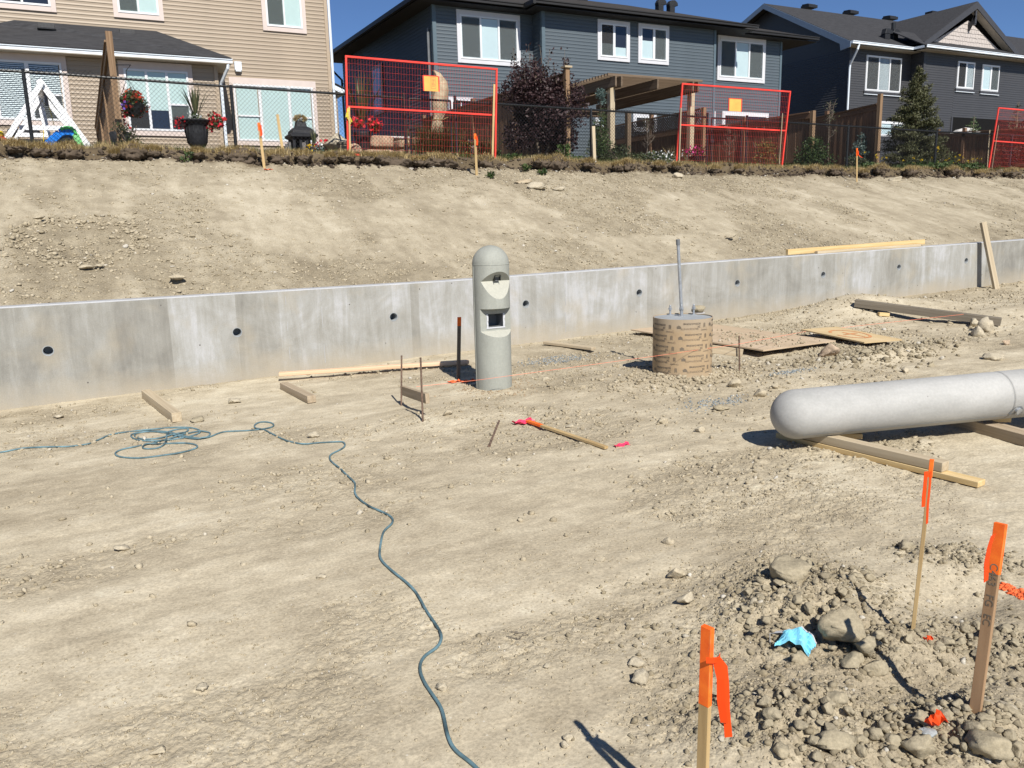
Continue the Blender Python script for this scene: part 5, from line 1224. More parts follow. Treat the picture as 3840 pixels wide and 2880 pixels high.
sh(f1, 860, 1450, 15.2, .2, .22, 200, .05, 'leaf_dull', 'dark weed tuft in front of the blue slide', 26)
sh(f4, 420, 1460, 14.95, .22, .22, 260, .06, 'leaf_green', 'green weed at the foot of the purple shrub, left of the taller one', 27)
sh(f4, 1090, 1420, 14.75, .18, .42, 300, .06, 'leaf_green', 'taller green weed in front of the purple shrub', 28)
sh(f4, 1250, 1450, 14.95, .28, .2, 260, .06, 'leaf_green', 'low green weed left of the black post behind the taller weed', 29)
sh(f4, 230, 1440, 15.2, .25, .3, 260, .05, 'leaf_green', 'green leaves at the right foot of the leftmost red panel', 30)
sh(f4, 1950, 1400, 15.2, .8, .35, 900, .05, 'leaf_dull', 'scrubby growth at the fence foot left of the white flowers', 31)
sh(f6, 1150, 1440, 14.95, .5, .22, 700, .07, 'leaf_green', 'bright green leafy weeds at the foot of the tall pale post', 32)
sh(f7, 300, 1400, 15.0, .9, .28, 1300, .07, 'leaf_green', 'long band of green weeds below the yellow daisies, left half', 33, lobes=16)
sh(f7, 1000, 1430, 15.0, .9, .25, 1100, .07, 'leaf_green', 'long band of green weeds below the yellow daisies, right half', 34, lobes=16)
sh(f6, 1000, 1200, 15.8, .5, .5, 700, .05, 'leaf_dull', 'tangled dull weeds below the small blue spruce', 35)
sh(f7, 250, 1250, 15.6, 1.1, .5, 1300, .05, 'leaf_dull', 'dull green growth below the spruce', 36, lobes=14)
sh(f3, 1700, 1250, 15.5, .3, .5, 300, .05, 'leaf_yellow', 'yellowish small plant behind the right end of the leftmost red panel', 37)
for i_, (u_, v_, r_) in enumerate(((402, 352, .16), (1062, 386, .12), (1135, 372, .14), (1175, 380, .12))):
    c = G(u_*1.736, v_*1.736); shrub('weed', c, r_, r_*1.1, 90, .06, 'leaf_green', ('green weed rooted in the cut soil bank, '+('far left one', 'one below the leftmost red panel', 'middle one of the right cluster', 'right one of the right cluster')[i_]), 'weed', 60+i_, lobes=5, stems=3)
# white flower bed, daisies
wfl = sh(f5, 330, 1260, 15.35, .62, .38, 900, .045, 'leaf_green', 'bed of small white flowers left of the middle red panel', 38, lobes=14, flowers=(240, 'fl_white', .045))
fr_ = []
da = thing('daisy_bed', PY(*f7(600, 1300), 15.2), 'scattered tall yellow daisies along the fence foot at right', 'flowers'); mb = MB(); P = []
for cf, u, v in [(f7, *p) for p in ((555, 950), (552, 980), (522, 1045), (130, 1145), (262, 1190), (452, 1160), (495, 1180), (555, 1225), (133, 1250), (697, 1200), (945, 1098), (857, 1130), (942, 1195), (900, 1210), (1095, 1200), (812, 1235), (955, 1290), (1262, 1165), (1315, 1175), (760, 1160), (1165, 1170), (1000, 1140))] + [(f6, *p) for p in ((1100, 1133), (1265, 1165), (1285, 1212), (1360, 1210), (1425, 1220), (1690, 1250), (1855, 1212), (1860, 1300), (1975, 1245))]:
    p = PY(*cf(u, v), 15.2+random.uniform(-.15, .2)); mb.tube([(p.x+random.uniform(-.05, .05), p.y, yard_z(p.x)), p], [.003, .002], 3); gq = np.random.default_rng(int(u)); P.append(np.array(p)[None]+gq.normal(size=(9, 3))*.010)
put('flower_stalks', mb, 'leaf_dull', da); foliage('petals', np.concatenate(P), .035, 'fl_yellow', da, 4, up=.5, aspect=.9, kind='stuff')
# grass: dry fringe on the cut turf edge, greener behind
gg = np.random.default_rng(21)
p = np.stack([gg.uniform(-2.4, 26, 26000), 14.60+np.abs(gg.normal(size=26000))*.16], 1); k = fbm(p[:, 0]*2.3, p[:, 1]*2, 3, 91) > .40; p = p[k]
V, F = blades(np.column_stack([p, slope_micro(p[:, 0], p[:, 1])-.01]), gg.uniform(.03, .10, len(p)), .006, gg, .7); np_mesh('dry_grass', V, F, 'dry_grass', kind='stuff')
p = np.stack([gg.uniform(-2.4, 26, 26000), gg.uniform(14.75, 15.6, 26000)], 1); wgt = .45+.4*np.clip(p[:, 0]/14, 0, 1); p = p[gg.random(len(p)) < wgt]
V, F = blades(np.column_stack([p, np.where(p[:, 1] < 14.98, slope_micro(p[:, 0], p[:, 1]), yard_z(p[:, 0]))-.01]), gg.uniform(.05, .16, len(p)), .007, gg, .5); np_mesh('grass', V, F, 'grass', kind='stuff')
# turf clumps hanging over the cut edge
def turf(u, v, r, i, cf=None, dx=0):
    c = PY(u*1.736, v*1.736, 14.45); c = Vector((c.x, 14.36, float(slope_z(c.x, 14.55))+.01))
    V0, F0 = ICO[4]; g_ = np.random.default_rng(300+i); W = V0.copy(); nz = fbm(W[:, 0]*1.6+i, W[:, 1]*1.6+W[:, 2]*1.7, 2, i)-.5
    nh = fbm(W[:, 0]*6+i, W[:, 2]*6+W[:, 1]*5, 4, i+9)-.5
    W = W*(1+.9*nz+.75*nh)[:, None]*np.array([r*g_.uniform(.65, 1.0), r*.55, r*g_.uniform(.38, .55)]); W = W+g_.normal(size=W.shape)*.0035
    o = np_mesh('turf_clump', W, F0, 'topsoil'); o.matrix_basis = Matrix.Translation(c); tag(o, 'dark soil clump with a fringe of dry grass hanging over the cut turf edge', 'turf clump', 'turf clumps along the top of the slope')
    k_ = 520; P = W[g_.integers(0, len(W), k_*4)]; P = P[P[:, 2] > r*.10][:k_]; Vb, Fb = blades(P, g_.uniform(.03, .11, len(P)), .007, g_, 1.3); q = np_mesh('dry_fringe', Vb, Fb, 'dry_grass', kind='stuff'); q.matrix_basis = Matrix.Translation(c); setp(q, o)
    q.matrix_parent_inverse = o.matrix_basis.inverted()
for i, (u, v, r) in enumerate([(35, 338, .13), (90, 340, .17), (155, 338, .20), (250, 335, .12), (288, 338, .22), (330, 342, .13), (425, 342, .14), (490, 343, .2), (520, 345, .28), (600, 350, .24), (655, 352, .16), (710, 358, .14), (745, 355, .16), (790, 358, .16), (830, 360, .2), (858, 362, .22), (905, 360, .15), (940, 362, .28), (962, 364, .2), (1045, 364, .22), (1165, 366, .2), (1200, 368, .24), (1265, 372, .16), (1330, 372, .16), (1352, 374, .22), (1420, 374, .14), (1455, 375, .15), (1540, 378, .16), (1590, 380, .14), (1755, 380, .24), (1798, 381, .2), (1860, 382, .15), (1895, 380, .24), (1960, 384, .22), (2050, 386, .25), (2110, 386, .2), (2175, 388, .25)]): turf(u, v, r, i)
for i, (u, v) in enumerate(((240, 366), (510, 380))): pass
for (cf, u, v, r_, lab) in ((f3, 1535, 1585, .07, 'small white rock at the cut turf edge behind the flagged stake'), (f5, 515, 1530, .13, 'pale flat stone on the slope top below the middle red panel'), (f6, 1590, 1570, .15, 'white pointed stone on the slope top left of the right-hand red panel')):
    c = G(*cf(u, v)); one_rock('rock', c, r_, 'paleclod', lab, seed=int(u), flat=.55)
for (u, v, r_, lab) in ((1160, 408, .17, 'white slab of stone near the top of the slope'), (1210, 412, .12, 'smaller white stone right of the white slab on the slope'), (1132, 396, .13, 'dry grass covered lump just above the white slab on the slope')):
    c = G(u*1.736, v*1.736); one_rock('rock' if 'grass' not in lab else 'turf_clump', c, r_, 'paleclod' if 'grass' not in lab else 'dry_wood', lab, 'rock' if 'grass' not in lab else 'turf clump', seed=u, flat=.35, sub=3)
for (u, v, r_, lab) in ((182, 580, .11, 'flat chipped clod below the bucket mark on the slope'), (212, 576, .08, 'second chipped clod below the bucket mark, right of the flat one'), (380, 603, .13, 'dark turned-up clod low on the slope'), (1580, 513, .12, 'dark hollow clod on the right part of the slope'), (288, 533, .05, 'small clod right of the bucket mark on the slope'), (85, 475, .10, 'sharp-edged flat clod left of the bucket mark')):
    c = G(u*1.736, v*1.736); one_rock('dirt_clod', c, r_*.62, 'gravel', lab, 'dirt clod', seed=u, flat=.4)
# ---------------------------------------------------------------- yard things
gz_ = lambda x: float(yard_z(x))
def flowers_on(parent, c, r, n_, mats, seed, fs=.05, leaf='leaf_green', nl=None):
    g_ = np.random.default_rng(seed); n_ = int(n_*.72); k0 = 9; dd = g_.normal(size=(k0, 3)); dd /= np.linalg.norm(dd, axis=1)[:, None]; cs = np.array(c)[None]+dd*g_.uniform(.3, .75, (k0, 1))*np.array(r)
    def lump(n2, sh, k=1.0): return np.concatenate([blob(q, tuple(x*.5*k for x in r), max(1, n2//k0), g_, sh) for q in cs])
    foliage('leaves', lump(nl or n_*3, .3), .045, leaf, parent, seed, kind='stuff')
    for k_, (m_, fr) in enumerate(mats):
        P = lump(int(n_*fr), .85, 1.06); foliage('flowers', P, fs, m_, parent, seed+k_+1, up=.5, aspect=1.0, kind='stuff')
# urn
c = PY(*f2(470, 1300), 16.6); uz = PY(*f2(470, 1000), 16.6).z; ub = gz_(c.x)
ur = thing('urn_planter', (c.x, 16.6, ub), 'black pedestal urn full of red and white flowers with spiky grass', 'planter'); H_ = uz-ub
mb = MB(); mb.lathe([(.13, 0), (.14, .02), (.13, .04), (.07, .08), (.055, .14), (.065, .17), (.12, .21), (.18, .30), (.20, .5), (.20, H_-.09), (.235, H_-.05), (.285, H_-.02), (.285, H_), (.22, H_), (.19, H_-.05)], 28, (c.x, 16.6, ub)); put('urn', mb, 'urn', ur, smooth=True)
mb = MB(); 
for i in range(16):
    a = i*math.pi/8; mb.tube([(c.x+.165*math.cos(a), 16.6+.165*math.sin(a), ub+.28), (c.x+.20*math.cos(a), 16.6+.20*math.sin(a), ub+.5), (c.x+.20*math.cos(a), 16.6+.20*math.sin(a), ub+H_-.12)], [.006, .012, .006], 5)
put('fluting', mb, 'urn', ur)
flowers_on(ur, (c.x+.31, 16.5, uz-.04), (.17, .16, .20), 150, [('fl_red', 1)], 3, .06); flowers_on(ur, (c.x-.30, 16.5, uz-.07), (.14, .14, .14), 70, [('fl_red', 1)], 13, .05, 'leaf_purple'); flowers_on(ur, (c.x-.02, 16.45, uz+.04), (.14, .12, .07), 55, [('fl_white', 1)], 23, .045)
def spikes(parent, c, h, n_, seed, spread=.55, mat='leaf_dull', w_=.012):
    g_ = np.random.default_rng(seed); mb = MB()
    for i in range(n_):
        a = g_.uniform(0, 6.28); s_ = g_.uniform(.05, spread); L_ = h*g_.uniform(.75, 1.05); tip = Vector(c)+Vector((math.cos(a)*s_*L_, math.sin(a)*s_*L_, L_*(1-.25*s_))); mid = Vector(c).lerp(tip, .55)+Vector((0, 0, .04)); t_ = Vector((-math.sin(a), math.cos(a), 0))*w_
        c_ = Vector(c); mb.add([c_-t_, c_+t_, mid+t_, mid-t_, tip], [(0, 1, 2, 3), (3, 2, 4)])
    return put('spiky_grass', mb, mat, parent, rec=False)
spikes(ur, (c.x+.01, 16.6, uz), .66, 46, 5)
# dark tall planter behind first panel
c = PY(*f3(400, 1300), 16.3); uz = PY(*f3(400, 1150), 16.3).z; ub = gz_(c.x)
ur = thing('planter', (c.x, 16.3, ub), 'dark tapering planter with red petunias and spiky grass behind the leftmost red panel', 'planter'); H_ = uz-ub
mb = MB(); mb.lathe([(.10, 0), (.11, .03), (.12, H_*.3), (.15, H_*.75), (.18, H_-.03), (.18, H_), (.15, H_), (.13, H_-.05)], 20, (c.x, 16.3, ub)); put('pot', mb, 'urn', ur, smooth=True)
cc = PY(*f3(510, 1070), 16.2); flowers_on(ur, (cc.x, 16.2, cc.z), (.19, .17, .14), 200, [('fl_red', 1)], 33, .07); cc = PY(*f3(330, 1050), 16.2); flowers_on(ur, (cc.x, 16.2, cc.z), (.14, .14, .11), 70, [('fl_red', 1)], 35, .08)
spikes(ur, (c.x, 16.3, uz+.1), 1.15, 34, 9, .6, w_=.016)
# hanging basket
c = PY(*f1(1650, 950), 16.0); bk = thing('hanging_basket', (c.x, 16.0, c.z), 'hanging basket of orange-red and violet flowers beside the tall post at left', 'flower basket')
flowers_on(bk, (c.x+.02, 16.0, c.z), (.30, .26, .24), 300, [('fl_orange', 1), ('fl_red', .12)], 43, .055, nl=1500); cc = PY(*f1(1540, 980), 15.75); flowers_on(bk, (cc.x, 15.75, cc.z), (.08, .05, .07), 14, [('fl_violet', 1)], 44, .05, nl=6)
hk = PY(*f1(1580, 640), 16.0); mb = MB(); mb.lathe([(.04, -.24), (.12, -.20), (.17, -.10), (.19, -.02)], 16, (c.x, 16.0, c.z)); put('basket_bowl', mb, 'black_metal', bk)
mb = MB()
for dx_, dy_ in ((-.22, 0), (.2, .1), (.05, -.22)): mb.tube([(c.x+dx_, 16+dy_, c.z), (hk.x, 16.0, hk.z)], .004, 4)
px_ = PY(*f1(1400, 500), 15.6).x; mb.tube([(hk.x, 16.0, hk.z), (hk.x, 16.0, hk.z+.12), (px_+.3, 15.9, hk.z+.2), (px_+.05, 15.75, hk.z+.16)], .007, 5); put('hanger', mb, 'black_metal', bk)
c = PY(*f1(1525, 1290), 16.1); pp_ = thing('potted_flowers', (c.x, 16.1, gz_(c.x)), 'red flowers in a dark pot partly behind the tall post at left', 'planter')
mb = MB(); mb.lathe([(.10, 0), (.15, .2), (.17, c.z-gz_(c.x)-.05), (.15, c.z-gz_(c.x)-.03)], 16, (c.x-.05, 16.1, gz_(c.x))); put('pot', mb, 'urn', pp_, smooth=True); cc = PY(*f1(1520, 1200), 16.0); flowers_on(pp_, (cc.x, 16.0, cc.z), (.12, .12, .18), 60, [('fl_red', 1)], 53, .06, nl=50)
# white A-frame swing
sw = thing('swing_frame', PY(*f1(560, 1470), 16.3), 'white painted A-frame garden swing behind the chain link fence at far left', 'swing')
YS, YR = 16.3, 18.0
def bar(p, q, Ya, Yb, w_, h_, nm): a, b = PY(*f1(*p), Ya), PY(*f1(*q), Yb); return plank(nm, a, b, w_, h_, 'white_frame', sw, up=(0, -1, 0))
bar((520, 690), (30, 1490), YS, YS, .085, .04, 'leg'); bar((480, 660), (1120, 1510), YS+.05, YS+.05, .095, .04, 'leg')
bar((545, 790), (165, 1470), YR, YR, .085, .04, 'leg'); bar((480, 850), (600, 1380), YR+.05, YR+.05, .10, .04, 'leg'); bar((520, 850), (840, 1240), YR, YR, .08, .04, 'leg') 
bar((240, 1255), (870, 1265), YS+.09, YS+.09, .075, .03, 'cross_bar'); bar((215, 1345), (610, 1352), YR-.05, YR-.05, .075, .03, 'cross_bar')
bar((505, 700), (520, 860), YS+.1, YR, .09, .09, 'top_beam')
mb = MB()
for (p, q) in (((560, 800), (700, 1330)), ((545, 1290), (540, 1470))): mb.tube([PY(*f1(*p), 17.2), PY(*f1(*q), 17.2)], .006, 5)
put('swing_rope', mb, 'yellow_plastic', sw)
mb = MB(); a, b = PY(*f1(540, 800), 17.2), PY(*f1(610, 990), 17.2); mb.box((a.x, 17.15, b.z), (b.x, 17.2, a.z)); put('swing_canvas', mb, 'canvas', sw)
# slide
sd = thing('toy_slide', PY(*f1(780, 1480), 15.8), 'small blue and green plastic slide behind the chain link fence', 'toy slide')
P = [PY(*f1(*p), 15.8) for p in ((560, 1500), (620, 1440), (690, 1375), (745, 1322), (800, 1305), (870, 1305), (925, 1330))]
mb = MB()
for dy, hh in ((0, .12), (.36, .12)):
    for i in range(len(P)-1): mb.beam(P[i]+Vector((0, dy, 0)), P[i+1]+Vector((0, dy, 0)), .035, hh)
for i in range(len(P)-1): mb.beam(P[i]+Vector((0, .18, -.04)), P[i+1]+Vector((0, .18, -.04)), .36, .02)
put('chute', mb, 'blue_plastic', sd, bevel=.01)
Q = [PY(*f1(*p), 15.9) for p in ((755, 1290), (790, 1270), (860, 1266), (915, 1285), (940, 1320), (940, 1350))]; mb = MB()
for i in range(len(Q)-1): mb.beam(Q[i], Q[i+1], .30, .05)
put('top_hood', mb, 'green_plastic', sd, bevel=.01)
a, b = PY(*f1(935, 1350), 15.95), PY(*f1(1005, 1500), 15.95); mb = MB(); mb.beam(a, b, .36, .1); put('ladder_side', mb, 'lime_plastic', sd, bevel=.01)
ty = thing('toy', PY(*f1(15, 1440), 15.9), 'red and yellow plastic toy at the left picture edge', 'toy'); c = PY(*f1(10, 1410), 15.9)
mb = MB(); mb.lathe([(.02, -.2), (.11, -.2), (.13, -.1), (.10, .02), (.05, .05)], 16, c); put('toy_body', mb, 'red_plastic', ty, smooth=True); mb = MB(); mb.lathe([(.02, .04), (.055, .06), (.06, .10), (.03, .14)], 14, c); put('toy_top', mb, 'yellow_plastic', ty, smooth=True)
bq = PY(*f1(420, 1390), 18.8); bb = thing('covered_bench', (bq.x, 18.8, gz_(bq.x)), 'dark low covered furniture behind the white swing', 'furniture'); mb = MB(); mb.box((bq.x-.5, 18.7, gz_(bq.x)), (bq.x+.28, 19.2, bq.z-.02)); mb.box((bq.x-.42, 18.65, bq.z+.05), (bq.x+.12, 19.2, bq.z+.16)); put('cover', mb, 'urn', bb, bevel=.03)
bq = PY(*f1(870, 1440), 17.6); bb = thing('grill', (bq.x, 17.6, gz_(bq.x)), 'dark rounded thing behind the toy slide', 'furniture'); mb = MB(); mb.box((bq.x-.33, 17.4, gz_(bq.x)), (bq.x+.2, 17.9, bq.z+.1)); put('cover', mb, 'urn', bb, bevel=.04)
# chiminea lantern
c = PY(*f2(1765, 1300), 16.6); b0 = gz_(c.x); zt = PY(*f2(1765, 1005), 16.6).z; zr = PY(*f2(1765, 1135), 16.6).z; ze = PY(*f2(1765, 1190), 16.6).z
ch = thing('outdoor_fireplace', (c.x, 16.6, b0), 'black pagoda-roofed outdoor fireplace behind the chain link fence', 'outdoor fireplace')
w1, w0, wb = .20, .44, .58
def sq(w_, z):
    w_ *= .47
    return [(c.x-w_, 16.6-w_, z), (c.x+w_, 16.6-w_, z), (c.x+w_, 16.6+w_, z), (c.x-w_, 16.6+w_, z)]
mb = MB(); rings = [sq(.16, zt), sq(.18, zt-.04), sq(.22, zt-.12), sq(.30, zr+.06), sq(.43, zr), sq(.45, zr-.05), sq(.56, ze), sq(.56, ze-.04), sq(.42, ze-.08)]
vs = [p for r_ in rings for p in r_]; fs = [(0, 1, 2, 3)]+[(4*i+j, 4*i+(j+1) % 4, 4*i+4+(j+1) % 4, 4*i+4+j) for i in range(len(rings)-1) for j in range(4)]; fs.append(tuple(range(4*len(rings)-4, 4*len(rings)))); mb.add(vs, fs); put('pagoda_roof', mb, 'urn', ch)
for sx in (-1, -.32, .32, 1):
    for sy in (-1, 1):
        mb = MB(); mb.box((c.x+sx*.19-.025, 16.6+sy*.17-.025, b0), (c.x+sx*.19+.025, 16.6+sy*.17+.025, ze-.04)); put('corner_post', mb, 'urn', ch)
mb = MB(); mb.box((c.x-.21, 16.4, b0), (c.x+.21, 16.8, b0+.14)); mb.box((c.x-.19, 16.76, b0), (c.x-.0, 16.78, ze-.04)); mb.box((c.x+.09, 16.76, b0), (c.x+.11, 16.78, ze-.04)); put('base', mb, 'urn', ch)
P = blob((c.x, 16.6, zt+.03), (.11, .10, .06), 500, np.random.default_rng(4), .4); foliage('straw_nest', P, .05, 'dry_grass', ch, 4, aspect=.3, kind='stuff')
mb = MB()
for (u, v0, v1) in ((1575, 1290, 1420), (1605, 1270, 1420), (1785, 1275, 1430)): 
    a = PY(*f2(u, v0), 16.2); mb.box((a.x-.03, 16.18, gz_(a.x)), (a.x+.03, 16.2, a.z))
put('screen_panel', mb, 'canvas', ch)
# flower box and stone border
c = PY(*f2(2010, 1400), 16.2); fb = thing('flower_box', (c.x, 16.2, gz_(c.x)), 'low wooden box with trailing blue-green plants, red-white and yellow flowers', 'planter')
mb = MB(); mb.box((c.x-.42, 16.05, gz_(c.x)), (c.x+.42, 16.35, gz_(c.x)+.16)); put('box', mb, 'fence_wood', fb); cc = PY(*f2(2010, 1370), 16.15); flowers_on(fb, (cc.x, 16.15, cc.z), (.38, .2, .12), 4, [('fl_white', 1)], 63, .03, 'needle_blue', nl=700)
cc = PY(*f2(2070, 1320), 16.15); P = blob((cc.x+.02, 16.1, cc.z), (.26, .12, .09), 110, np.random.default_rng(3), .7); foliage('flowers', P[:60], .055, 'fl_red', fb, 3, up=.6, aspect=1, kind='stuff'); foliage('flowers', P[60:], .05, 'fl_white', fb, 5, up=.6, aspect=1, kind='stuff')
cc = PY(*f2(1870, 1350), 16.1); foliage('flowers', blob((cc.x, 16.1, cc.z), (.11, .06, .05), 26, np.random.default_rng(9), .6), .045, 'fl_yellow', fb, 9, up=.6, aspect=1, kind='stuff'); spikes(fb, (PY(*f2(1940, 1380), 16.1).x, 16.15, gz_(c.x)+.15), .5, 14, 3, .35)
for i, (u, v, r_, lab) in enumerate(((70, 1330, .22, 'grey rounded garden boulder left of the short post stub by the leftmost red panel'), (100, 1440, .13, 'pale stone at the foot of the short post stub left of the leftmost red panel'), (300, 1390, .17, 'pinkish stone under the dark planter behind the leftmost red panel'))):
    c = PY(*f3(u, v), 15.9); one_rock('rock', (c.x, 15.9, c.z-r_*.5), r_, 'sandstone' if i else 'paleclod', lab, seed=80+i, sink=0)
a, b = PY(*f3(155, 1300), 15.6), PY(*f3(155, 1480), 15.6); tt = thing('post', (a.x, 15.6, b.z), 'short square weathered post just left of the leftmost red panel', 'post'); plank('post_shaft', (a.x, 15.6, b.z-.1), (a.x, 15.6, a.z), .16, .16, 'old_wood', tt, up=(0, 1, 0)); mb = MB(); mb.box((a.x-.10, 15.5, a.z+.001), (a.x+.10, 15.7, a.z+.04)); put('cap', mb, 'grey_wood', tt)
# sandstone blocks
BL = [((490, 1185), (800, 1345), 'upper left'), ((650, 1190), (1020, 1235), 'white topped long'), ((850, 1240), (985, 1345), 'small middle'), ((1030, 1200), (1290, 1330), 'upper right'), ((425, 1350), (830, 1465), 'lower left'), ((850, 1355), (1100, 1475), 'lower right')]
for i, (a, b, nm) in enumerate(BL):
    Y_ = (16.7, 17.6, 16.9, 16.7, 16.1, 16.2)[i]; p, q = PY(*f3(*a), Y_), PY(*f3(*b), Y_); V0, F0 = ICO[3]; g_ = np.random.default_rng(i)
    W = np.sign(V0)*np.abs(V0)**.38; W = W/np.abs(W).max(); nz = fbm(W[:, 0]*2+i*3, W[:, 2]*2+W[:, 1]*2, 4, i)-.5; zl = q.z if i not in (4, 5, 0, 3) else min(q.z, gz_(q.x)) if i > 3 else q.z
    W = W*(1+.32*nz)[:, None]*np.array([(q.x-p.x)/2, .3, (p.z-zl)/2]); o = np_mesh('sandstone_block', W, F0, 'sandstone' if i != 1 else 'pale_canvas'); o.matrix_basis = Matrix.Translation(((p.x+q.x)/2, Y_+.25, (p.z+zl)/2)); tag(o, nm+' rough sandstone block of the small stack behind the leftmost red panel', 'stone block')
# burlap-wrapped tree
pts = [((1285, 380), .03), ((1330, 420), .13), ((1370, 520), .26), ((1370, 640), .30), ((1350, 760), .30), ((1352, 880), .30), ((1345, 940), .22), ((1330, 990), .175), ((1328, 1010), .19), ((1330, 1080), .24), ((1330, 1190), .26), ((1330, 1300), .2)]
wt_ = thing('wrapped_tree', PY(*f3(1330, 1400), 16.6), 'tall young tree wrapped in burlap and tied with cord', 'wrapped tree'); mb = MB(); n_ = 28; g_ = np.random.default_rng(8); vs = []
for i, (p, r_) in enumerate(pts):
    c = PY(*f3(*p), 16.6)
    for j in range(n_):
        a = 2*math.pi*j/n_; rr = r_*.52*(1+.09*math.sin(5*a+i*.6)+.06*math.sin(9*a-i)+g_.uniform(-.03, .03)); vs.append((c.x+rr*math.cos(a), 16.6+rr*math.sin(a), c.z+g_.uniform(-.01, .01)))
fs = [(i*n_+j, i*n_+(j+1) % n_, (i+1)*n_+(j+1) % n_, (i+1)*n_+j) for i in range(len(pts)-1) for j in range(n_)]+[tuple(range(n_))]
mb.add(vs, fs); put('burlap', mb, 'burlap', wt_, smooth=True); c = PY(*f3(1330, 995), 16.6)
mb = MB(); mb.tube([(c.x+.10*math.cos(a), 16.6+.10*math.sin(a), c.z) for a in np.linspace(0, 6.1, 20)], .012, 6); mb.tube([(c.x+.08, 16.5, c.z), (c.x+.2, 16.48, c.z+.05)], .008, 5); put('cord', mb, 'dry_grass', wt_)
mb = MB(); c = PY(*f3(1330, 1300), 16.6); mb.tube([(c.x, 16.6, gz_(c.x)-.1), (c.x, 16.6, c.z+.1)], .07, 8); put('trunk', mb, 'bark', wt_)
# ornamental grass
def tall_grass(cf, u, v, Y, r, h, n_, mat, label, seed):
    c = PY(*cf(u, v), Y); t = thing('ornamental_grass', (c.x, Y, gz_(c.x)), label, 'plant'); g_ = np.random.default_rng(seed); P = np.stack([c.x+g_.normal(size=n_)*r*.4, Y+g_.normal(size=n_)*r*.3, np.full(n_, gz_(c.x)-.02)], 1)
    V, F = blades(P, g_.uniform(.5, 1.0, n_)*h, .014, g_, .75); np_mesh('blades', V, F, mat, t, kind='stuff'); return t
tall_grass(f3, 1330, 1400, 15.8, .55, .92, 900, 'grass', 'clump of long arching green grass below the wrapped tree', 3)
tall_grass(f3, 1900, 1400, 15.7, .3, .6, 300, 'grass', 'small green grass tuft behind the right end of the leftmost red panel', 4)
tall_grass(f7, 1180, 1300, 15.4, .2, .55, 120, 'dry_grass', 'pale dry grass stalks behind the chain link fence at right', 5)
tall_grass(f5, 430, 1200, 15.6, .15, .6, 50, 'dry_grass', 'a few dry stalks left of the middle red panel', 6)
c = PY(*f3(650, 1478), 15.3); vf = thing('violet_flowers', (c.x, 15.3, gz_(c.x)), 'low violet flowers under the leftmost red panel', 'flowers'); flowers_on(vf, (c.x, 15.3, gz_(c.x)+.03), (.35, .15, .07), 60, [('fl_violet', 1)], 7, .045)
c = PY(*f5(765, 1200), 15.9); mp = thing('flower_pot', (c.x, 15.9, gz_(c.x)), 'dark pot with magenta flowers behind the middle red panel', 'planter'); cz = PY(*f5(765, 1240), 15.9).z
mb = MB(); mb.lathe([(.14, 0), (.18, .2), (.2, cz-gz_(c.x)-.02), (.21, cz-gz_(c.x)), (.17, cz-gz_(c.x))], 18, (c.x+.04, 15.9, gz_(c.x))); put('pot', mb, 'urn', mp, smooth=True); flowers_on(mp, (c.x, 15.85, c.z+.02), (.3, .2, .15), 150, [('fl_pink', 1)], 71, .06)
# solar lamp globe, patio umbrella
c = PY(*f3(1735, 1400), 15.7); sp = thing('garden_lamp', (c.x, 15.7, gz_(c.x)), 'dark lantern with a glass globe behind the right part of the leftmost red panel', 'garden lamp'); cg = PY(*f3(1745, 1355), 15.7)
mb = MB(); mb.lathe([(.12, 0), (.12, .04), (.03, .06), (.03, cg.z-gz_(c.x)-.1)], 14, (cg.x, 15.7, gz_(c.x))); mb.lathe([(.17, .11), (.13, .17), (.05, .2)], 14, cg); put('lamp_stand', mb, 'urn', sp); mb = MB(); mb.lathe([(.01, -.12), (.08, -.09), (.12, 0), (.10, .08), (.03, .115)], 14, cg); put('glass_globe', mb, 'galv', sp, smooth=True)
c = PY(*f7(1050, 605), 22.0); e0 = PY(*f7(900, 660), 22.0); um = thing('patio_umbrella', (c.x, 22, 2.9), 'pale patio umbrella top showing above the low dark fence', 'umbrella'); rr = c.x-e0.x+.15
mb = MB(); n_ = 8; vs = [(c.x, 22, c.z)]+[(c.x+rr*.55*math.cos(a), 22+rr*.55*math.sin(a), c.z-.09) for a in np.arange(8)*math.pi/4]+[(c.x+rr*1.15*math.cos(a), 22+rr*1.15*math.sin(a), c.z-.34) for a in np.arange(8)*math.pi/4]
mb.add(vs, [(0, 1+j, 1+(j+1) % 8) for j in range(8)]+[(1+j, 9+j, 9+(j+1) % 8, 1+(j+1) % 8) for j in range(8)]); put('canopy', mb, 'pale_canvas', um, rec=False); mb = MB(); mb.tube([(c.x, 22, 2.9), (c.x, 22, c.z-.02)], .025, 8); put('pole', mb, 'galv', um)
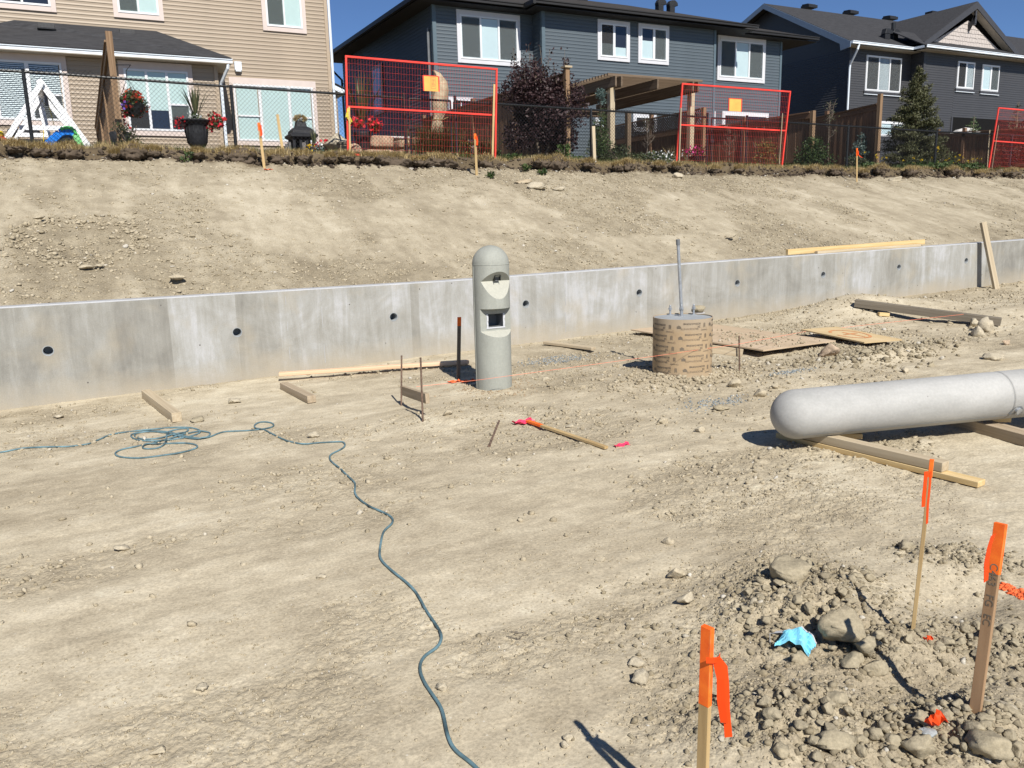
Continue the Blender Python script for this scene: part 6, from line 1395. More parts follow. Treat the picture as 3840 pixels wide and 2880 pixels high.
# survey stakes on the slope top
def ribbon(name, pts, w_, mat, parent, side=Vector((1, 0, 0)), tw=.0):
    mb = MB(); P = [Vector(p) for p in pts]; L_ = []; 
    for i, p in enumerate(P):
        s_ = (side+Vector((0, .5*math.sin(i*1.3)*tw, 0))).normalized()*w_/2*(1-.12*(i % 2)); L_.append((p-s_, p+s_))
    vs = [q for ab in L_ for q in ab]; off = side.cross(Vector((0, 0, 1)))*.0015
    k_ = len(vs); vs2 = vs+[v+off for v in vs]; fs = []
    for i in range(len(P)-1): a = 2*i; fs += [(a, a+1, a+3, a+2), (k_+a, k_+a+2, k_+a+3, k_+a+1), (a, a+2, k_+a+2, k_+a), (a+1, k_+a+1, k_+a+3, a+3)]
    mb.add(vs2, fs); return put(name, mb, mat, parent, rec=False)
def stake(top, base, Y, w_, t_, mat, label, paint=0, flag=None, group=None, name='survey_stake'):
    a, b = PY(*top, Y), PY(*base, Y); b = Vector((b.x, Y, tz(b.x, Y)-.06)); t = thing(name, b, label, 'survey stake', group)
    if paint:
        m_ = a.lerp(b, paint); plank('stake_shaft', b, m_, w_, t_, mat, t, up=(0, -1, 0)); plank('painted_top', m_, a, w_+.001, t_+.001, 'orange_paint', t, up=(0, -1, 0))
    else: plank('stake_shaft', b, a, w_, t_, mat, t, up=(0, -1, 0))
    if flag: ribbon('flagging', [PY(*p, Y-.02-.006*i) for i, p in enumerate(flag)], .035, 'orange_flag', t)
    return t
gA = G(*f2(1300, 1590)); stake(f2(1228, 1030), f2(1300, 1595), gA.y, .042, .014, 'stake_wood', 'leaning survey stake with an orange flagged top, left of the plain stake', .16, [f2(1248, 1060), f2(1255, 1110), f2(1262, 1160), f2(1258, 1195)])
stake(f2(1460, 925), f2(1538, 1470), 14.75, .045, .014, 'stake_wood', 'plain leaning survey stake between the flagged stake and the black fireplace')
gA = G(*crop(960, 0, 2.304)(1907, 1525)); stake(f3(1795, 1165), crop(960, 0, 2.304)(1907, 1525), gA.y, .045, .014, 'stake_wood', 'upright survey stake with an orange flag before the leftmost red panel', .12, [f3(1812, 1195), f3(1825, 1250), f3(1822, 1310)])
gA = G(*f6(967, 1590)); stake(f6(968, 1060), f6(967, 1590), gA.y, .04, .014, 'stake_wood', 'thin survey stake with a fluttering orange ribbon in front of the small blue spruce', .22, [f6(985, 1100), f6(990, 1160), f6(1020, 1190), f6(1055, 1208)])
# ---------------------------------------------------------------- bollard with light niches
b0 = G(*CM(645, 1012)); vd = Vector((b0.x, b0.y, 0)).normalized(); bc = b0+vd*.17; BR = .178
zt = PZ(*CM(638, 85), 0); top = PY(*CM(637, 88), bc.y); bz = tz(bc.x, bc.y)
HB = top.z-bz+.03
bo = thing('bollard', (bc.x, bc.y, bz), 'upright dome-topped concrete bollard light with two cut niches, standing in front of the wall', 'bollard')
mb = MB(); prof = [(BR, -.15), (BR, HB-BR*1.0)]+[(BR*math.cos(a), HB-BR+BR*math.sin(a)) for a in np.linspace(.12, 1.5, 12)]
mb.lathe(prof, 72, (bc.x, bc.y, bz)); me = bpy.data.meshes.new('bollard_shaft'); me.from_pydata(mb.v, [], mb.f); me.update(); recalc(me)
body = bpy.data.objects.new('tmp', me); COL.objects.link(body)
fa = math.atan2(-bc.x, -bc.y)  # towards the camera
fdir = Vector((0, -1, 0)); fdir = Matrix.Rotation(R(26), 4, 'Z') @ Vector((-bc.x, -bc.y, 0)).normalized()
side = Vector((-fdir.y, fdir.x, 0)); FM = Matrix.Identity(4)
for i in range(3): FM[i][0], FM[i][1], FM[i][2], FM[i][3] = side[i], fdir[i], (0, 0, 1)[i], bc[i] if i < 2 else 0.0
Yf = bc.y-.12
zA = PY(*CM(668, 300), Yf).z; zC = PY(*CM(668, 478), Yf).z; zF = PY(*CM(668, 622), Yf+.02).z; zS = PY(*CM(668, 660), Yf).z
def cutter(poly, hw, nm):   # poly in (u, z)
    mb = MB(); mb.prism(poly, -hw, hw, 'x', FM); m2 = bpy.data.meshes.new(nm); m2.from_pydata(mb.v, [], mb.f); m2.update(); recalc(m2); o = bpy.data.objects.new(nm, m2); COL.objects.link(o); return o
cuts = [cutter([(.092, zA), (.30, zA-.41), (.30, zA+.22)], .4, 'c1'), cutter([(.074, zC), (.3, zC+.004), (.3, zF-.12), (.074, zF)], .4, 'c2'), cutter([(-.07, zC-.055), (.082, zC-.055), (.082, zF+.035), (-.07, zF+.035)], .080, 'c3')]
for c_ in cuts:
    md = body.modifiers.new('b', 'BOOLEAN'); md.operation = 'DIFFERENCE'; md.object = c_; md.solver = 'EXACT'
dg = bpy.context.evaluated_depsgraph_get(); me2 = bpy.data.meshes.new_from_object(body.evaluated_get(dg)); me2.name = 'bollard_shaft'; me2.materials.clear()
for o in cuts+[body]: bpy.data.objects.remove(o)
me2.materials.append(M['cast']); me2.materials.append(M['cast_lit']); me2.materials.append(M['galv_dark'])
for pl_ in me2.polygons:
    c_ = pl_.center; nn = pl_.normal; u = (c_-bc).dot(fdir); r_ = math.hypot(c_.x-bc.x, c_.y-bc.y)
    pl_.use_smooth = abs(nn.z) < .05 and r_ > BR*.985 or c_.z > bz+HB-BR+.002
    if nn.z > .25 and u > .05 and zA-.2 < c_.z < zA+.005: pl_.material_index = 1  # slope facing up gets the painted sunlit tone
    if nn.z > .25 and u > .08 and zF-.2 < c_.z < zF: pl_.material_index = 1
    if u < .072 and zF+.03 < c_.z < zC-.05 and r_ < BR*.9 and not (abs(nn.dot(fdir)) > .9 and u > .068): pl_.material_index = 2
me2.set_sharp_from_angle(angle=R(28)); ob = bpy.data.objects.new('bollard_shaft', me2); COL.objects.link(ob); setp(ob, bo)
mb = MB(); mb.lathe([(BR+.0012, HB-BR-.006), (BR+.0022, HB-BR-.003), (BR+.0012, HB-BR)], 72, (bc.x, bc.y, bz)); put('dome_joint', mb, 'cast', bo, smooth=True)
mb = MB(); p = Vector((bc.x, bc.y, 0))+fdir*.145+side*-.01; mb.box((-.028, .105, zA+.012), (.028, .120, zA+.018), FM)
for sx in (-.03, .026): mb.box((sx, .104, zA+.004), (sx+.004, .150, zA+.06), FM)
mb.box((-.03, .146, zA+.056), (.03, .150, zA+.06), FM); mb.box((-.03, .104, zA+.004), (.03, .125, zA+.06), FM); put('lamp_bracket', mb, 'black_metal', bo)
mb = MB(); mb.box((-.022, .111, zA+.003), (.022, .125, zA+.010), FM); put('lens', mb, 'white_trim', bo)
gg = np.random.default_rng(2); mb = MB()      # taped edge of the square opening
for (a, b) in (((-.088, zC-.06), (-.088, zF+.03)), ((.088, zC-.06), (.088, zF+.03)), ((-.09, zF+.03), (.09, zF+.03))):
    n_ = 7
    for i in range(n_):
        u0, u1 = i/n_, (i+1)/n_; x0, z0 = a[0]+(b[0]-a[0])*u0, a[1]+(b[1]-a[1])*u0; x1, z1 = a[0]+(b[0]-a[0])*u1, a[1]+(b[1]-a[1])*u1; j = gg.uniform(-.003, .003)
        mb.box((min(x0, x1)-.008+j, .0745, min(z0, z1)-.008), (max(x0, x1)+.008+j, .078+gg.uniform(0, .003), max(z0, z1)+.006), FM)
put('tape_edge', mb, 'mask_white', bo)
mb = MB(); mb.box((-.1815*0-.012, -.012, bz), (.0, .012, bz+HB-BR)); lx = bc-RT*(BR)  # narrow conduit groove cover down the left side
dv = Vector((-RT.x, -RT.y, 0)).normalized(); dv = (Matrix.Rotation(R(22), 4, 'Z') @ dv); mb = MB(); q = Vector((bc.x, bc.y, 0))+dv*(BR-.006); t2 = Vector((-dv.y, dv.x, 0))
mb.add([tuple(q+t2*a+dv*b+Vector((0, 0, z))) for z in (bz, bz+HB-BR-.01) for a, b in ((-.004, 0), (.004, 0), (.004, .011), (-.004, .011))], [(0, 1, 2, 3), (7, 6, 5, 4), (0, 4, 5, 1), (1, 5, 6, 2), (2, 6, 7, 3), (3, 7, 4, 0)]); put('mould_seam', mb, 'cast', bo)
sr = np.random.default_rng(8); a_ = sr.uniform(0, 6.28, 420); r_ = BR+.01+np.abs(sr.normal(size=420))*.16; P = np.column_stack([bc.x+r_*np.cos(a_), bc.y+r_*np.sin(a_)]); scatter_rocks('backfill_crumbs', onto(P, ground_micro), .004+.012*sr.random(420)**2, 'sand', seed=31)

# ---------------------------------------------------------------- card tube form
p0 = G(*CM(1860, 925)); vd = Vector((p0.x, p0.y, 0)).normalized(); TR_ = .300; tc = p0+vd*TR_; tb = float(near_z(tc.x, tc.y))
ztp = PY(*CM(1860, 530), tc.y).z; HT = ztp-tb
tu = thing('concrete_form', (tc.x, tc.y, tb), 'printed brown card tube form filled with concrete, bolts and a leaning pipe on top', 'concrete form')
mb = MB(); mb.lathe([(TR_, -.12), (TR_, HT), (TR_-.006, HT), (TR_-.006, HT-.012)], 96, (0, 0, 0)); put('card_tube', mb, 'tube_card', tu, matrix=Matrix.Translation((tc.x, tc.y, tb)))
for pl_ in bpy.data.objects[-1:] if False else []: pass
mb = MB(); mb.lathe([(TR_-.0065, HT-.05), (TR_-.0065, HT-.010)], 72, (tc.x, tc.y, tb)); put('concrete_fill', mb, 'grey_cement', tu)
def bend_on(theta0, zc, rot=True):
    def f(co):
        x, y = (-co.x, -co.y) if rot else (co.x, co.y)
        th_ = theta0 + x/(TR_+.0005); r_ = TR_+.0006+(.0006 if co.z > 0 else 0)
        return Vector((tc.x+r_*math.cos(th_), tc.y+r_*math.sin(th_), tb+zc+y))
    return f
tcam = math.atan2(-tc.y, -tc.x); lab = MB(); prints = []
def tprint(txt, size, dth, z, w_=0.0, nm='printed_text'):
    me_ = text_mesh(txt, size, None, 'ink', nm, tu, bend=bend_on(tcam+dth, z), weight=w_); me_.materials.clear(); prints.append(me_)
for r_ in range(-1, 5):
    zr_ = HT-.085-r_*.108
    for k_, dth0 in enumerate((-.98, .22, 1.42)):
        z = zr_-.00+k_*.016; d0 = dth0+r_*.055
        if z < .03: continue
        if z > HT-.03: continue
        tprint('ECON-O-FORMS', .024, d0+.10, z+.028, .0009)
        tprint('BROCKWHITE', .028, d0+.02, z-.022)
        tprint('24', .032, d0+.34, z-.002, .0008)
        tprint('Caraustar', .022, d0+.56, z-.040)
allv = []
for me_ in prints:
    o_ = link('printed_text', me_, 'ink', tu, rec=False)
mb = MB()
def cyl_quad(d, z, w_, h_, poly=None):
    P = poly or [(-w_/2, -h_/2), (w_/2, -h_/2), (w_/2, h_/2), (-w_/2, h_/2)]; n_ = len(P)
    vs = [(tc.x+(TR_+.001)*math.cos(tcam+d+x/TR_), tc.y+(TR_+.001)*math.sin(tcam+d+x/TR_), tb+z+y) for x, y in P]; mb.add(vs, [tuple(range(n_))])
for r_ in range(-1, 5):
    for k_, dth0 in enumerate((-.98, .22, 1.42)):
        z = HT-.085-r_*.108+k_*.016; d0 = dth0+r_*.055
        if z < .03 or z > HT-.03: continue
        cyl_quad(d0-.34, z-.010, .04, .03, [(-.02, -.012), (.02, -.012), (.02, .006), (.027, .006), (0, .024), (-.027, .006), (-.02, .006)])       # small house mark
        for s_ in (-1, 1): cyl_quad(d0+.56+s_*.035, z+.005, .004, .04)
        for s_ in range(3): cyl_quad(d0+.53+s_*.03, z+.012, .006, .035+.008*(s_ % 2))
        cyl_quad(d0+.56, z-.022, .075, .002); cyl_quad(d0+.08, z+.008, .10, .0016); cyl_quad(d0+.02, z-.002, .13, .0012)
put('printed_marks', mb, 'ink', tu, rec=False, kind='stuff')
def bolt(cf, u, v, h_):
    Pb = PZ(*cf(u, v), tb+HT-.01); b_ = MB(); b_.lathe([(.028, 0), (.028, .006), (.011, .007), (.011, h_), (.009, h_+.004)], 12, Pb); 
    b_.lathe([(.021, h_-.045), (.021, h_-.025)], 6, Pb); o = put('anchor_bolt', b_, 'galv', tu)
bolt(CM, 1785, 520, .10); bolt(CM, 1857, 528, .115); bolt(CM, 1937, 518, .105)
a = PZ(*CM(1858, 522), tb+HT-.01)+Vector((.02, .02, 0)); b = PY(*CM(1835, 30), a.y+.02); mb = MB(); mb.tube([a, a.lerp(b, .93)], .0165, 14); put('conduit_pipe', mb, 'galv', tu, smooth=False); mb = MB(); mb.tube([a.lerp(b, .925), b], .021, 14); mb.tube([a.lerp(b, .06), a.lerp(b, .10)], .022, 12); put('coupling', mb, 'galv_dark', tu)
c = PZ(*CM(1968, 508), tb+HT-.01); one_rock('rock', c, .062, 'rubble', 'rounded brown rock resting on top of the concrete-filled card tube', seed=91, flat=.8, sink=0)
mb = MB(); mb.tube([(c.x+.055*math.cos(q), c.y-.02+.04*math.sin(q), c.z+.004) for q in np.linspace(0, 6.28, 24)][:-1], .004, 6, closed=True); tag(put('cable_loop', mb, 'white_trim'), 'thin white loop lying under the brown rock on the card tube', 'cable')

# ---------------------------------------------------------------- lying concrete pole and its supports
def zg(cf, u, v, dz=0): return G(*cf(u, v), dz)
PR = .178; axz = .305
pa = PZ(*CX(735, 1335), axz); pb_ = PZ(*CX(2000, 1217), axz+.035); dirp = (pb_-pa).normalized(); pend = pa+dirp*5.2; nose = pa-dirp*.0
po = thing('concrete_pole', pa, 'long pale dome-ended concrete light pole lying on timber blocks at right', 'concrete pole')
Lp, PM = frame(pa, pend); PM2 = PM
def axis_lathe(prof, n_=64):
    mb = MB()
    for (x, r_) in prof:
        for j in range(n_): q = 2*math.pi*j/n_; mb.v.append((x, r_*math.cos(q), r_*math.sin(q)))
    for i in range(len(prof)-1):
        for j in range(n_): mb.f.append((i*n_+j, i*n_+(j+1) % n_, (i+1)*n_+(j+1) % n_, (i+1)*n_+j))
    mb.f.append(tuple(range(n_))); mb.f.append(tuple((len(prof)-1)*n_+j for j in range(n_))); return mb
jx = (PZ(*CX(2040, 1217), axz+.035)-pa).length
dome = [(-PR*math.sin(a), PR*math.cos(a)) for a in np.linspace(1.5, .0, 14)]
mb = axis_lathe(dome+[(jx-.02, PR), (jx, PR-.0015)]); body_ = put('pole_shaft', mb, 'cast_pale', po, matrix=PM, smooth=True)
mb = axis_lathe([(jx+.004, PR-.0015), (jx+.02, PR+.001), (Lp, PR+.003)]); put('pole_shaft', mb, 'cast_pale', po, matrix=PM, smooth=True)
mb = axis_lathe([(jx-.001, PR-.004), (jx+.005, PR-.004)]); put('joint_groove', mb, 'grey_cement', po, matrix=PM, smooth=True)
camdir = (EYE-pa).normalized(); PI_ = PM.inverted().to_3x3(); cl = PI_ @ (EYE-(pa+dirp*(jx+.1))); ac = math.atan2(cl.z, cl.y)
def on_pole(x, da, r_): a = ac+da; return Vector((x, r_*math.cos(a), r_*math.sin(a)))
sgn_ = -1 if math.cos(ac) > 0 else 1
# lug in a ragged recess, below the joint line
ctr = jx+.045; dA = -.78 if math.cos(ac) > 0 else .78
mb = MB(); vs = [on_pole(ctr+.055*math.cos(q)*(1+.25*math.sin(3*q)), dA+.26*math.sin(q)*(1+.15*math.cos(2*q)), PR+.0018) for q in np.linspace(0, 2*math.pi, 15)[:-1]]; mb.add([tuple(v) for v in vs], [tuple(range(14))]); put('recess', mb, 'galv_dark', po, matrix=PM, rec=False)
mb = MB(); mb.tube([on_pole(ctr, dA-.02, PR-.02), on_pole(ctr+.004, dA-.04, PR+.018)], [.026, .023], 10); mb.tube([on_pole(ctr, dA+.1, PR), on_pole(ctr+.01, dA+.16, PR+.012)], [.014, .012], 8); put('lifting_lug', mb, 'galv', po, matrix=PM)
mb = MB(); x_ = -.02
while x_ < jx-.03:
    mb.add([tuple(on_pole(x_, -1.02*(-sgn_)*-1 if False else (-1.0 if math.cos(ac) > 0 else 1.0), PR+.0012)), tuple(on_pole(x_+.06, (-1.0 if math.cos(ac) > 0 else 1.0), PR+.0012)), tuple(on_pole(x_+.06, (-1.03 if math.cos(ac) > 0 else 1.03), PR+.0018)), tuple(on_pole(x_, (-1.03 if math.cos(ac) > 0 else 1.03), PR+.0018))], [(0, 1, 2, 3)]); x_ += .06
put('mould_seam', mb, 'grey_cement', po, matrix=PM, rec=False)
# supports
pz = axz-PR
def timber(name, a, b, w_, h_, mat, label, dz=0, cat='timber', ext0=0, bevel=.003):
    a, b = Vector(a), Vector(b); a.z += h_/2+dz; b.z += h_/2+dz; d = (b-a).normalized(); a = a-d*ext0
    t = plank(name, a, b, w_, h_, mat, None, bevel=bevel); return tag(t, label, cat)
s1b = G(*D(2120, 1052)); s1a = pa+dirp*.20; s1a.z = tz(s1a.x, s1a.y); dd = (s1b-s1a).normalized()
timber('timber', s1a-dd*.35, s1b, .09, .038, 'new_wood', 'lowest flat plank of the front support, sticking out furthest below the pole end')
q_ = s1a.lerp(s1b, .80); a_ = s1a-dd*.25; h2 = max(.04, pz-float(terr(s1a.x, s1a.y))-.038-.038+.01)
timber('timber', Vector((a_.x, a_.y, tz(a_.x, a_.y)+.042)), Vector((q_.x, q_.y, tz(q_.x, q_.y)+.042)), .085, .062, 'dry_wood', 'thicker timber on the flat plank under the domed end of the lying pole')
wl_ = PY(*CX(995, 1480), 4.0); 
def wedge(u0, u1, v, zc, label, along):
    c0 = PZ(*CX(u0, v), zc); c1 = PZ(*CX(u1, v), zc); d_ = (c1-c0); d_.z = 0; t = plank('wedge', c0, c0+d_.normalized()*min(d_.length, .17), .075, .036, 'new_wood', None, bevel=.002); return tag(t, label, 'wooden block')
wedge(1000, 1160, 1472, pz-.016, 'small fresh wood block wedged under the near end of the lying pole', 0)
s2 = pa+dirp*(jx-.05); s2.z = tz(s2.x, s2.y); e2 = G(*CX(2330, 1560)); d2 = (e2-s2).normalized()
timber('timber', s2-d2*.4, e2, .14, .085, 'old_wood', 'heavy grey-brown timber under the lying pole near its joint ring')
wedge(1995, 2115, 1366, pz+.03-.016, 'small fresh wood block on the heavy timber below the joint ring', 0)

# ---------------------------------------------------------------- lumber lying about
def lay(pa_, pb2, w_, h_, mat, label, cfa=CW, cfb=None, name='timber', dz=0, tilt=None):
    a = zg(cfa, *pa_); b = zg(cfb or cfa, *pb2); return timber(name, a, b, w_, h_, mat, label, dz)
lay((950, 712), (1150, 868), .085, .085, 'dry_wood', 'short square timber lying at the wall foot at left, nearest the hose coil')
lay((1842, 655), (2022, 745), .085, .07, 'old_wood', 'short square timber propping the end of the long pinkish board')
a = zg(CW, 1812, 606); b = zg(CM, 480, 845); timber('board', a+Vector((0, .0, .06)), b+Vector((0, 0, .02)), .085, .038, 'pink_wood', 'long pinkish board lying on edge along the wall foot left of the bollard', 0, 'board')
a = zg(CM, 975, 718); b = zg(CM, 1290, 765); timber('board', a+Vector((0, 0, .02)), b+Vector((0, 0, .03)), .085, .035, 'dry_wood', 'short board lying by the wall right of the bollard', 0, 'board')
a = zg(CX, 1115, 640); b = zg(CX, 2060, 765); timber('timber', a, b, .13, .105, 'grey_wood', 'long dark old timber lying at right between the wall and the clod cluster', 0)
pt = PY(*CX(1960, 92), WY-.10); pbm = zg(CX, 2035, 522); t = plank('timber', pbm+Vector((0, 0, -.03)), Vector((pt.x, WY-.06, pt.z)), .13, .05, 'dry_wood', None, up=(0, -1, 0), bevel=.003); tag(t, 'upright timber leaning on the concrete wall at far right', 'timber')
a = PY(*CX(675, 290), WY+.14); b = PY(*CX(1562, 222), WY+.16); a.z = wt(a.x)+.055; b.z = wt(b.x)+.07; t = plank('board', a, b, .05, .085, 'new_wood', None, bevel=.002); tag(t, 'long yellow board lying on top of the concrete wall, upper of two', 'board')
a = PY(*CX(865, 290), WY+.07); b = PY(*CX(1535, 240), WY+.07); a.z = wt(a.x)+.022; b.z = wt(b.x)+.022; t = plank('board', a, b, .06, .042, 'dry_wood', None, bevel=.002); tag(t, 'greyish board lying on the wall top below the yellow one', 'board')
a = zg(CX, 1268, 700); b = zg(CX, 1335, 705); timber('wood_offcut', a, b, .06, .05, 'new_wood', 'small wood offcut on the soil mound in front of the long dark timber', .0, 'wood offcut')
# plywood sheets
def sheet(A, C, Dd, th_, mat, label, lift=(.05, .05, .05)):
    B = A+Dd-C; P = [A, C, Dd, B]; z = [tz(p.x, p.y)+l_ for p, l_ in zip(P, (lift[0], lift[1], lift[2], lift[0]+lift[2]-lift[1]))]
    P = [Vector((p.x, p.y, q)) for p, q in zip(P, z)]; P[3] = P[0]+P[2]-P[1]
    L_, Mx = frame(P[1], P[0]); inv = Mx.inverted(); loc = [inv @ p for p in P]; mb = MB(); mb.add([tuple(p) for p in loc]+[(p.x, p.y, p.z-th_) for p in loc], [(0, 1, 2, 3), (7, 6, 5, 4), (0, 4, 5, 1), (1, 5, 6, 2), (2, 6, 7, 3), (3, 7, 4, 0)])
    o = put('plywood_sheet', mb, mat, None, matrix=Mx); tag(o, label, 'plywood sheet'); return P
A = zg(CM, 1530, 648); C = zg(CX, 520, 972); Dd = zg(CX, 990, 890)
PL = sheet(A, C, Dd, .016, 'ply', 'large pinkish plywood sheet lying behind the card tube, sprinkled with dirt', (.07, .09, .06))
A = zg(CX, 765, 838); C = zg(CX, 1170, 912); Dd = zg(CX, 1420, 890)
B2 = zg(CX, 1060, 806); P2 = [PZ(*CX(765, 832), .30), PZ(*CX(1175, 905), .30), PZ(*CX(1420, 884), .30), PZ(*CX(1062, 803), .30)]
P2 = [G(*CX(765, 836)), G(*CX(1175, 908)), G(*CX(1420, 888))]; PL2 = sheet(P2[0], P2[1], P2[2], .016, 'ply_yellow', 'smaller yellow plywood sheet overlapping the large one, with an orange painted mark', (.10, .07, .07))
nP = (PL2[0]-PL2[1]).cross(PL2[2]-PL2[1]).normalized(); nP = nP if nP.z > 0 else -nP; cP = (PL2[0]+PL2[2])/2; eu = (PL2[0]-PL2[1]).normalized(); ev = nP.cross(eu); mb = MB()
for i in range(22):
    q, q2 = 2*math.pi*i/22, 2*math.pi*(i+1)/22
    if i in (3, 4): continue
    f_ = lambda q, r_: cP+eu*math.cos(q)*r_*1.25+ev*math.sin(q)*r_*.8+nP*.002
    mb.quad(f_(q, .20), f_(q2, .20), f_(q2, .235), f_(q, .235))
mb.quad(*[cP+eu*a+ev*b+nP*.002 for a, b in ((-.26, -.02), (.12, -.03), (.12, .01), (-.26, .01))]); mb.quad(*[cP+eu*a+ev*b+nP*.0024 for a, b in ((-.02, -.12), (.02, -.12), (.02, .1), (-.02, .1))])
M['faint_orange'] = plain('faint_orange_paint', (.58, .27, .12), .8, .2, .2, 30)
tag(put('paint_mark', mb, 'faint_orange', rec=False), 'orange sprayed circle and cross on the yellow plywood sheet', 'paint mark')
gq = np.random.default_rng(6); k_ = 420; u = np.clip(gq.normal(.30, .16, k_), .03, .9); v = np.clip(gq.normal(.45, .2, k_), .03, .95); A_p, C_p, D_p = [np.array(p) for p in PL[:3]]
Pn = C_p[None]+(A_p-C_p)[None]*u[:, None]+(D_p-C_p)[None]*v[:, None]; scatter_rocks('dirt_crumbs', Pn, .004+.022*gq.random(k_)**3, 'gravel', seed=41, sink=0)
# grade boards on steel pins
t = thing('grade_board', zg(CM, 100, 1130), 'short board held by two rusty steel pins left of the bollard', 'grade board')
for i, (a, b) in enumerate((((45, 785), (40, 1108)), ((168, 798), (182, 1212)))):
    B_p = zg(CM, *b); T_p = PY(*CM(*a), B_p.y); mb = MB(); mb.tube([B_p+Vector((0, 0, -.08)), T_p], .0085, 8); mb.tube([T_p, T_p+Vector((0, 0, .003))], [.0095, .007], 8); put('steel_pin', mb, 'steel', t)
    if i == 0: p1_, y1_ = B_p, B_p.y
    else: p2_, y2_ = B_p, B_p.y
a = PY(*CM(50, 1008), y1_+.03); b = PY(*CM(213, 1062), y2_+.03); plank('board', a, b, .035, .085, 'old_wood', t, bevel=.002)
mb = MB(); e_ = (b-a).normalized()
t = thing('grade_board', zg(CX, 300, 1010), 'board held by one steel pin between the card tube and the plywood', 'grade board')
B_p = zg(CX, 370, 1055); T_p = PY(*CX(366, 828), B_p.y); mb = MB(); mb.tube([B_p+Vector((0, 0, -.08)), T_p], .0085, 8); put('steel_pin', mb, 'steel', t)
a = PY(*CX(150, 908), B_p.y+.18); b = PY(*CX(386, 940), B_p.y+.03); plank('board', a, b, .035, .085, 'dry_wood', t, bevel=.002)
a = zg(CM, 677, 1222); b = zg(CM, 614, 1380); mb = MB(); mb.tube([a+Vector((0, 0, .014)), b+Vector((0, 0, .014))], .009, 8); mb.tube([b+Vector((0, 0, .014)), b+(b-a).normalized()*.01+Vector((0, 0, .014))], .013, 8); tag(put('steel_pin', mb, 'steel'), 'rusty steel pin lying on the dirt left of the fallen stake', 'steel pin')
# string line
s0 = PY(*CM(140, 985), p1_.y); s1 = PY(*CM(430, 958), bc.y-.20); s1 = PY(*CM(540, 942), bc.y-.23); s2_ = PY(*CM(1700, 785), tc.y-TR_-.03); s3 = PY(*CX(372, 880), B_p.y-.02); s4 = zg(CX, 780, 803, .02); s5 = zg(CX, 1820, 690, .16)
mb = MB(); mb.tube([s0, s1, s2_, s3], .0016, 5); mb.tube([s3, s4, s5], .002, 5); tag(put('string_line', mb, 'string'), 'orange string line stretched past the bollard and the card tube', 'string')

# ---------------------------------------------------------------- flagged stakes
def fstake(base, top, w_, t_, mat, label, paint, facing=0.0, written=None, wsize=.02, wpos=.5, ragged=False, paint_m='orange_paint'):
    base, top = Vector(base), Vector(top); t = thing('survey_stake', base, label, 'survey stake'); up = Vector((math.sin(facing), -math.cos(facing), 0))
    b_ = base-(top-base).normalized()*.12; m_ = top.lerp(base, paint); plank('stake_shaft', b_, m_, w_, t_, mat, t, up=up, bevel=.001); plank('painted_top', m_, top, w_+.0008, t_+.0008, paint_m, t, up=up, bevel=.001)
    if written:
        for (txt, pos, size) in written:
            L_, Mx = frame(base, top, up); c_ = Mx @ Vector((pos*L_, 0, t_/2+.0006)); x = (top-base).normalized(); z = (Mx.to_3x3() @ Vector((0, 0, 1))); y = z.cross(x); W = Matrix.Identity(4)
            for i in range(3): W[i][0], W[i][1], W[i][2], W[i][3] = -x[i], -y[i], z[i], c_[i]
            me_ = text_mesh(txt, size, W, 'ink', 'handwriting', t, extrude=.0003); me_.materials.clear(); link('handwriting', me_, 'ink', t, rec=False)
    return t
# lone stake near the camera
tip = Vector((1.271, 1.42, .715)); bs = Vector((1.272, 1.43, tz(1.272, 1.43)))
t = fstake(bs, tip, .029, .015, 'stake_wood', 'lone orange-topped stake at the bottom edge with a hanging ribbon', .30, R(-76))
ribbon('flagging', [tip+Vector((.012, -.02, -.075)), tip+Vector((.030, -.028, -.10)), tip+Vector((.034, -.03, -.15)), tip+Vector((.040, -.03, -.22)), tip+Vector((.050, -.03, -.30))], .020, 'orange_flag', t, side=Vector((.9, -.35, 0)).normalized())
ribbon('flagging', [tip+Vector((.012, -.02, -.08)), tip+Vector((.018, -.03, -.13)), tip+Vector((.022, -.03, -.19)), tip+Vector((.034, -.03, -.255))], .020, 'orange_flag', t, side=Vector((.7, -.6, 0)).normalized())
mb = MB(); c_ = tip+Vector((.004, 0, -.078)); ribbon('flagging_knot', [c_+Vector((-.024, -.020, .004)), c_+Vector((-.005, -.026, 0)), c_+Vector((.014, -.022, -.004)), c_+Vector((.028, -.012, 0))], .016, 'orange_flag', t, side=Vector((0, .05, 1)).normalized())
# thin stake
bs = G(*CL(1190, 985)); tp = PY(*CL(1293, 58), bs.y+.02); t = fstake(bs, tp, .014, .013, 'stake_wood', 'thin leaning stake with two long orange ribbons amid the rubble', .10, R(-60))
for (pts, sd_) in (([(1262, 122), (1256, 190), (1250, 250), (1247, 305)], Vector((1, -.2, 0))), ([(1285, 122), (1280, 200), (1270, 300), (1266, 392)], Vector((1, .2, 0)))):
    ribbon('flagging', [PY(*CL(*p), bs.y-.012-.003*i) for i, p in enumerate(pts)], .017, 'orange_flag', t, side=sd_.normalized())
# lettered stake
bs = G(*CL(1515, 1388)); tp = PY(*CL(1650, 390), bs.y+.03); t = fstake(bs, tp, .034, .018, 'brown_stake', 'brown lettered stake with orange top and flag, at right', .26, R(-80), [('C463', .735, .034), ('FG', .60, .034), ('EC', .50, .032)])
ribbon('flagging', [PY(*CL(*p), bs.y-.02) for p in ((1610, 450), (1590, 510), (1575, 590), (1572, 690))], .036, 'orange_flag', t, side=Vector((.95, .2, 0)).normalized())
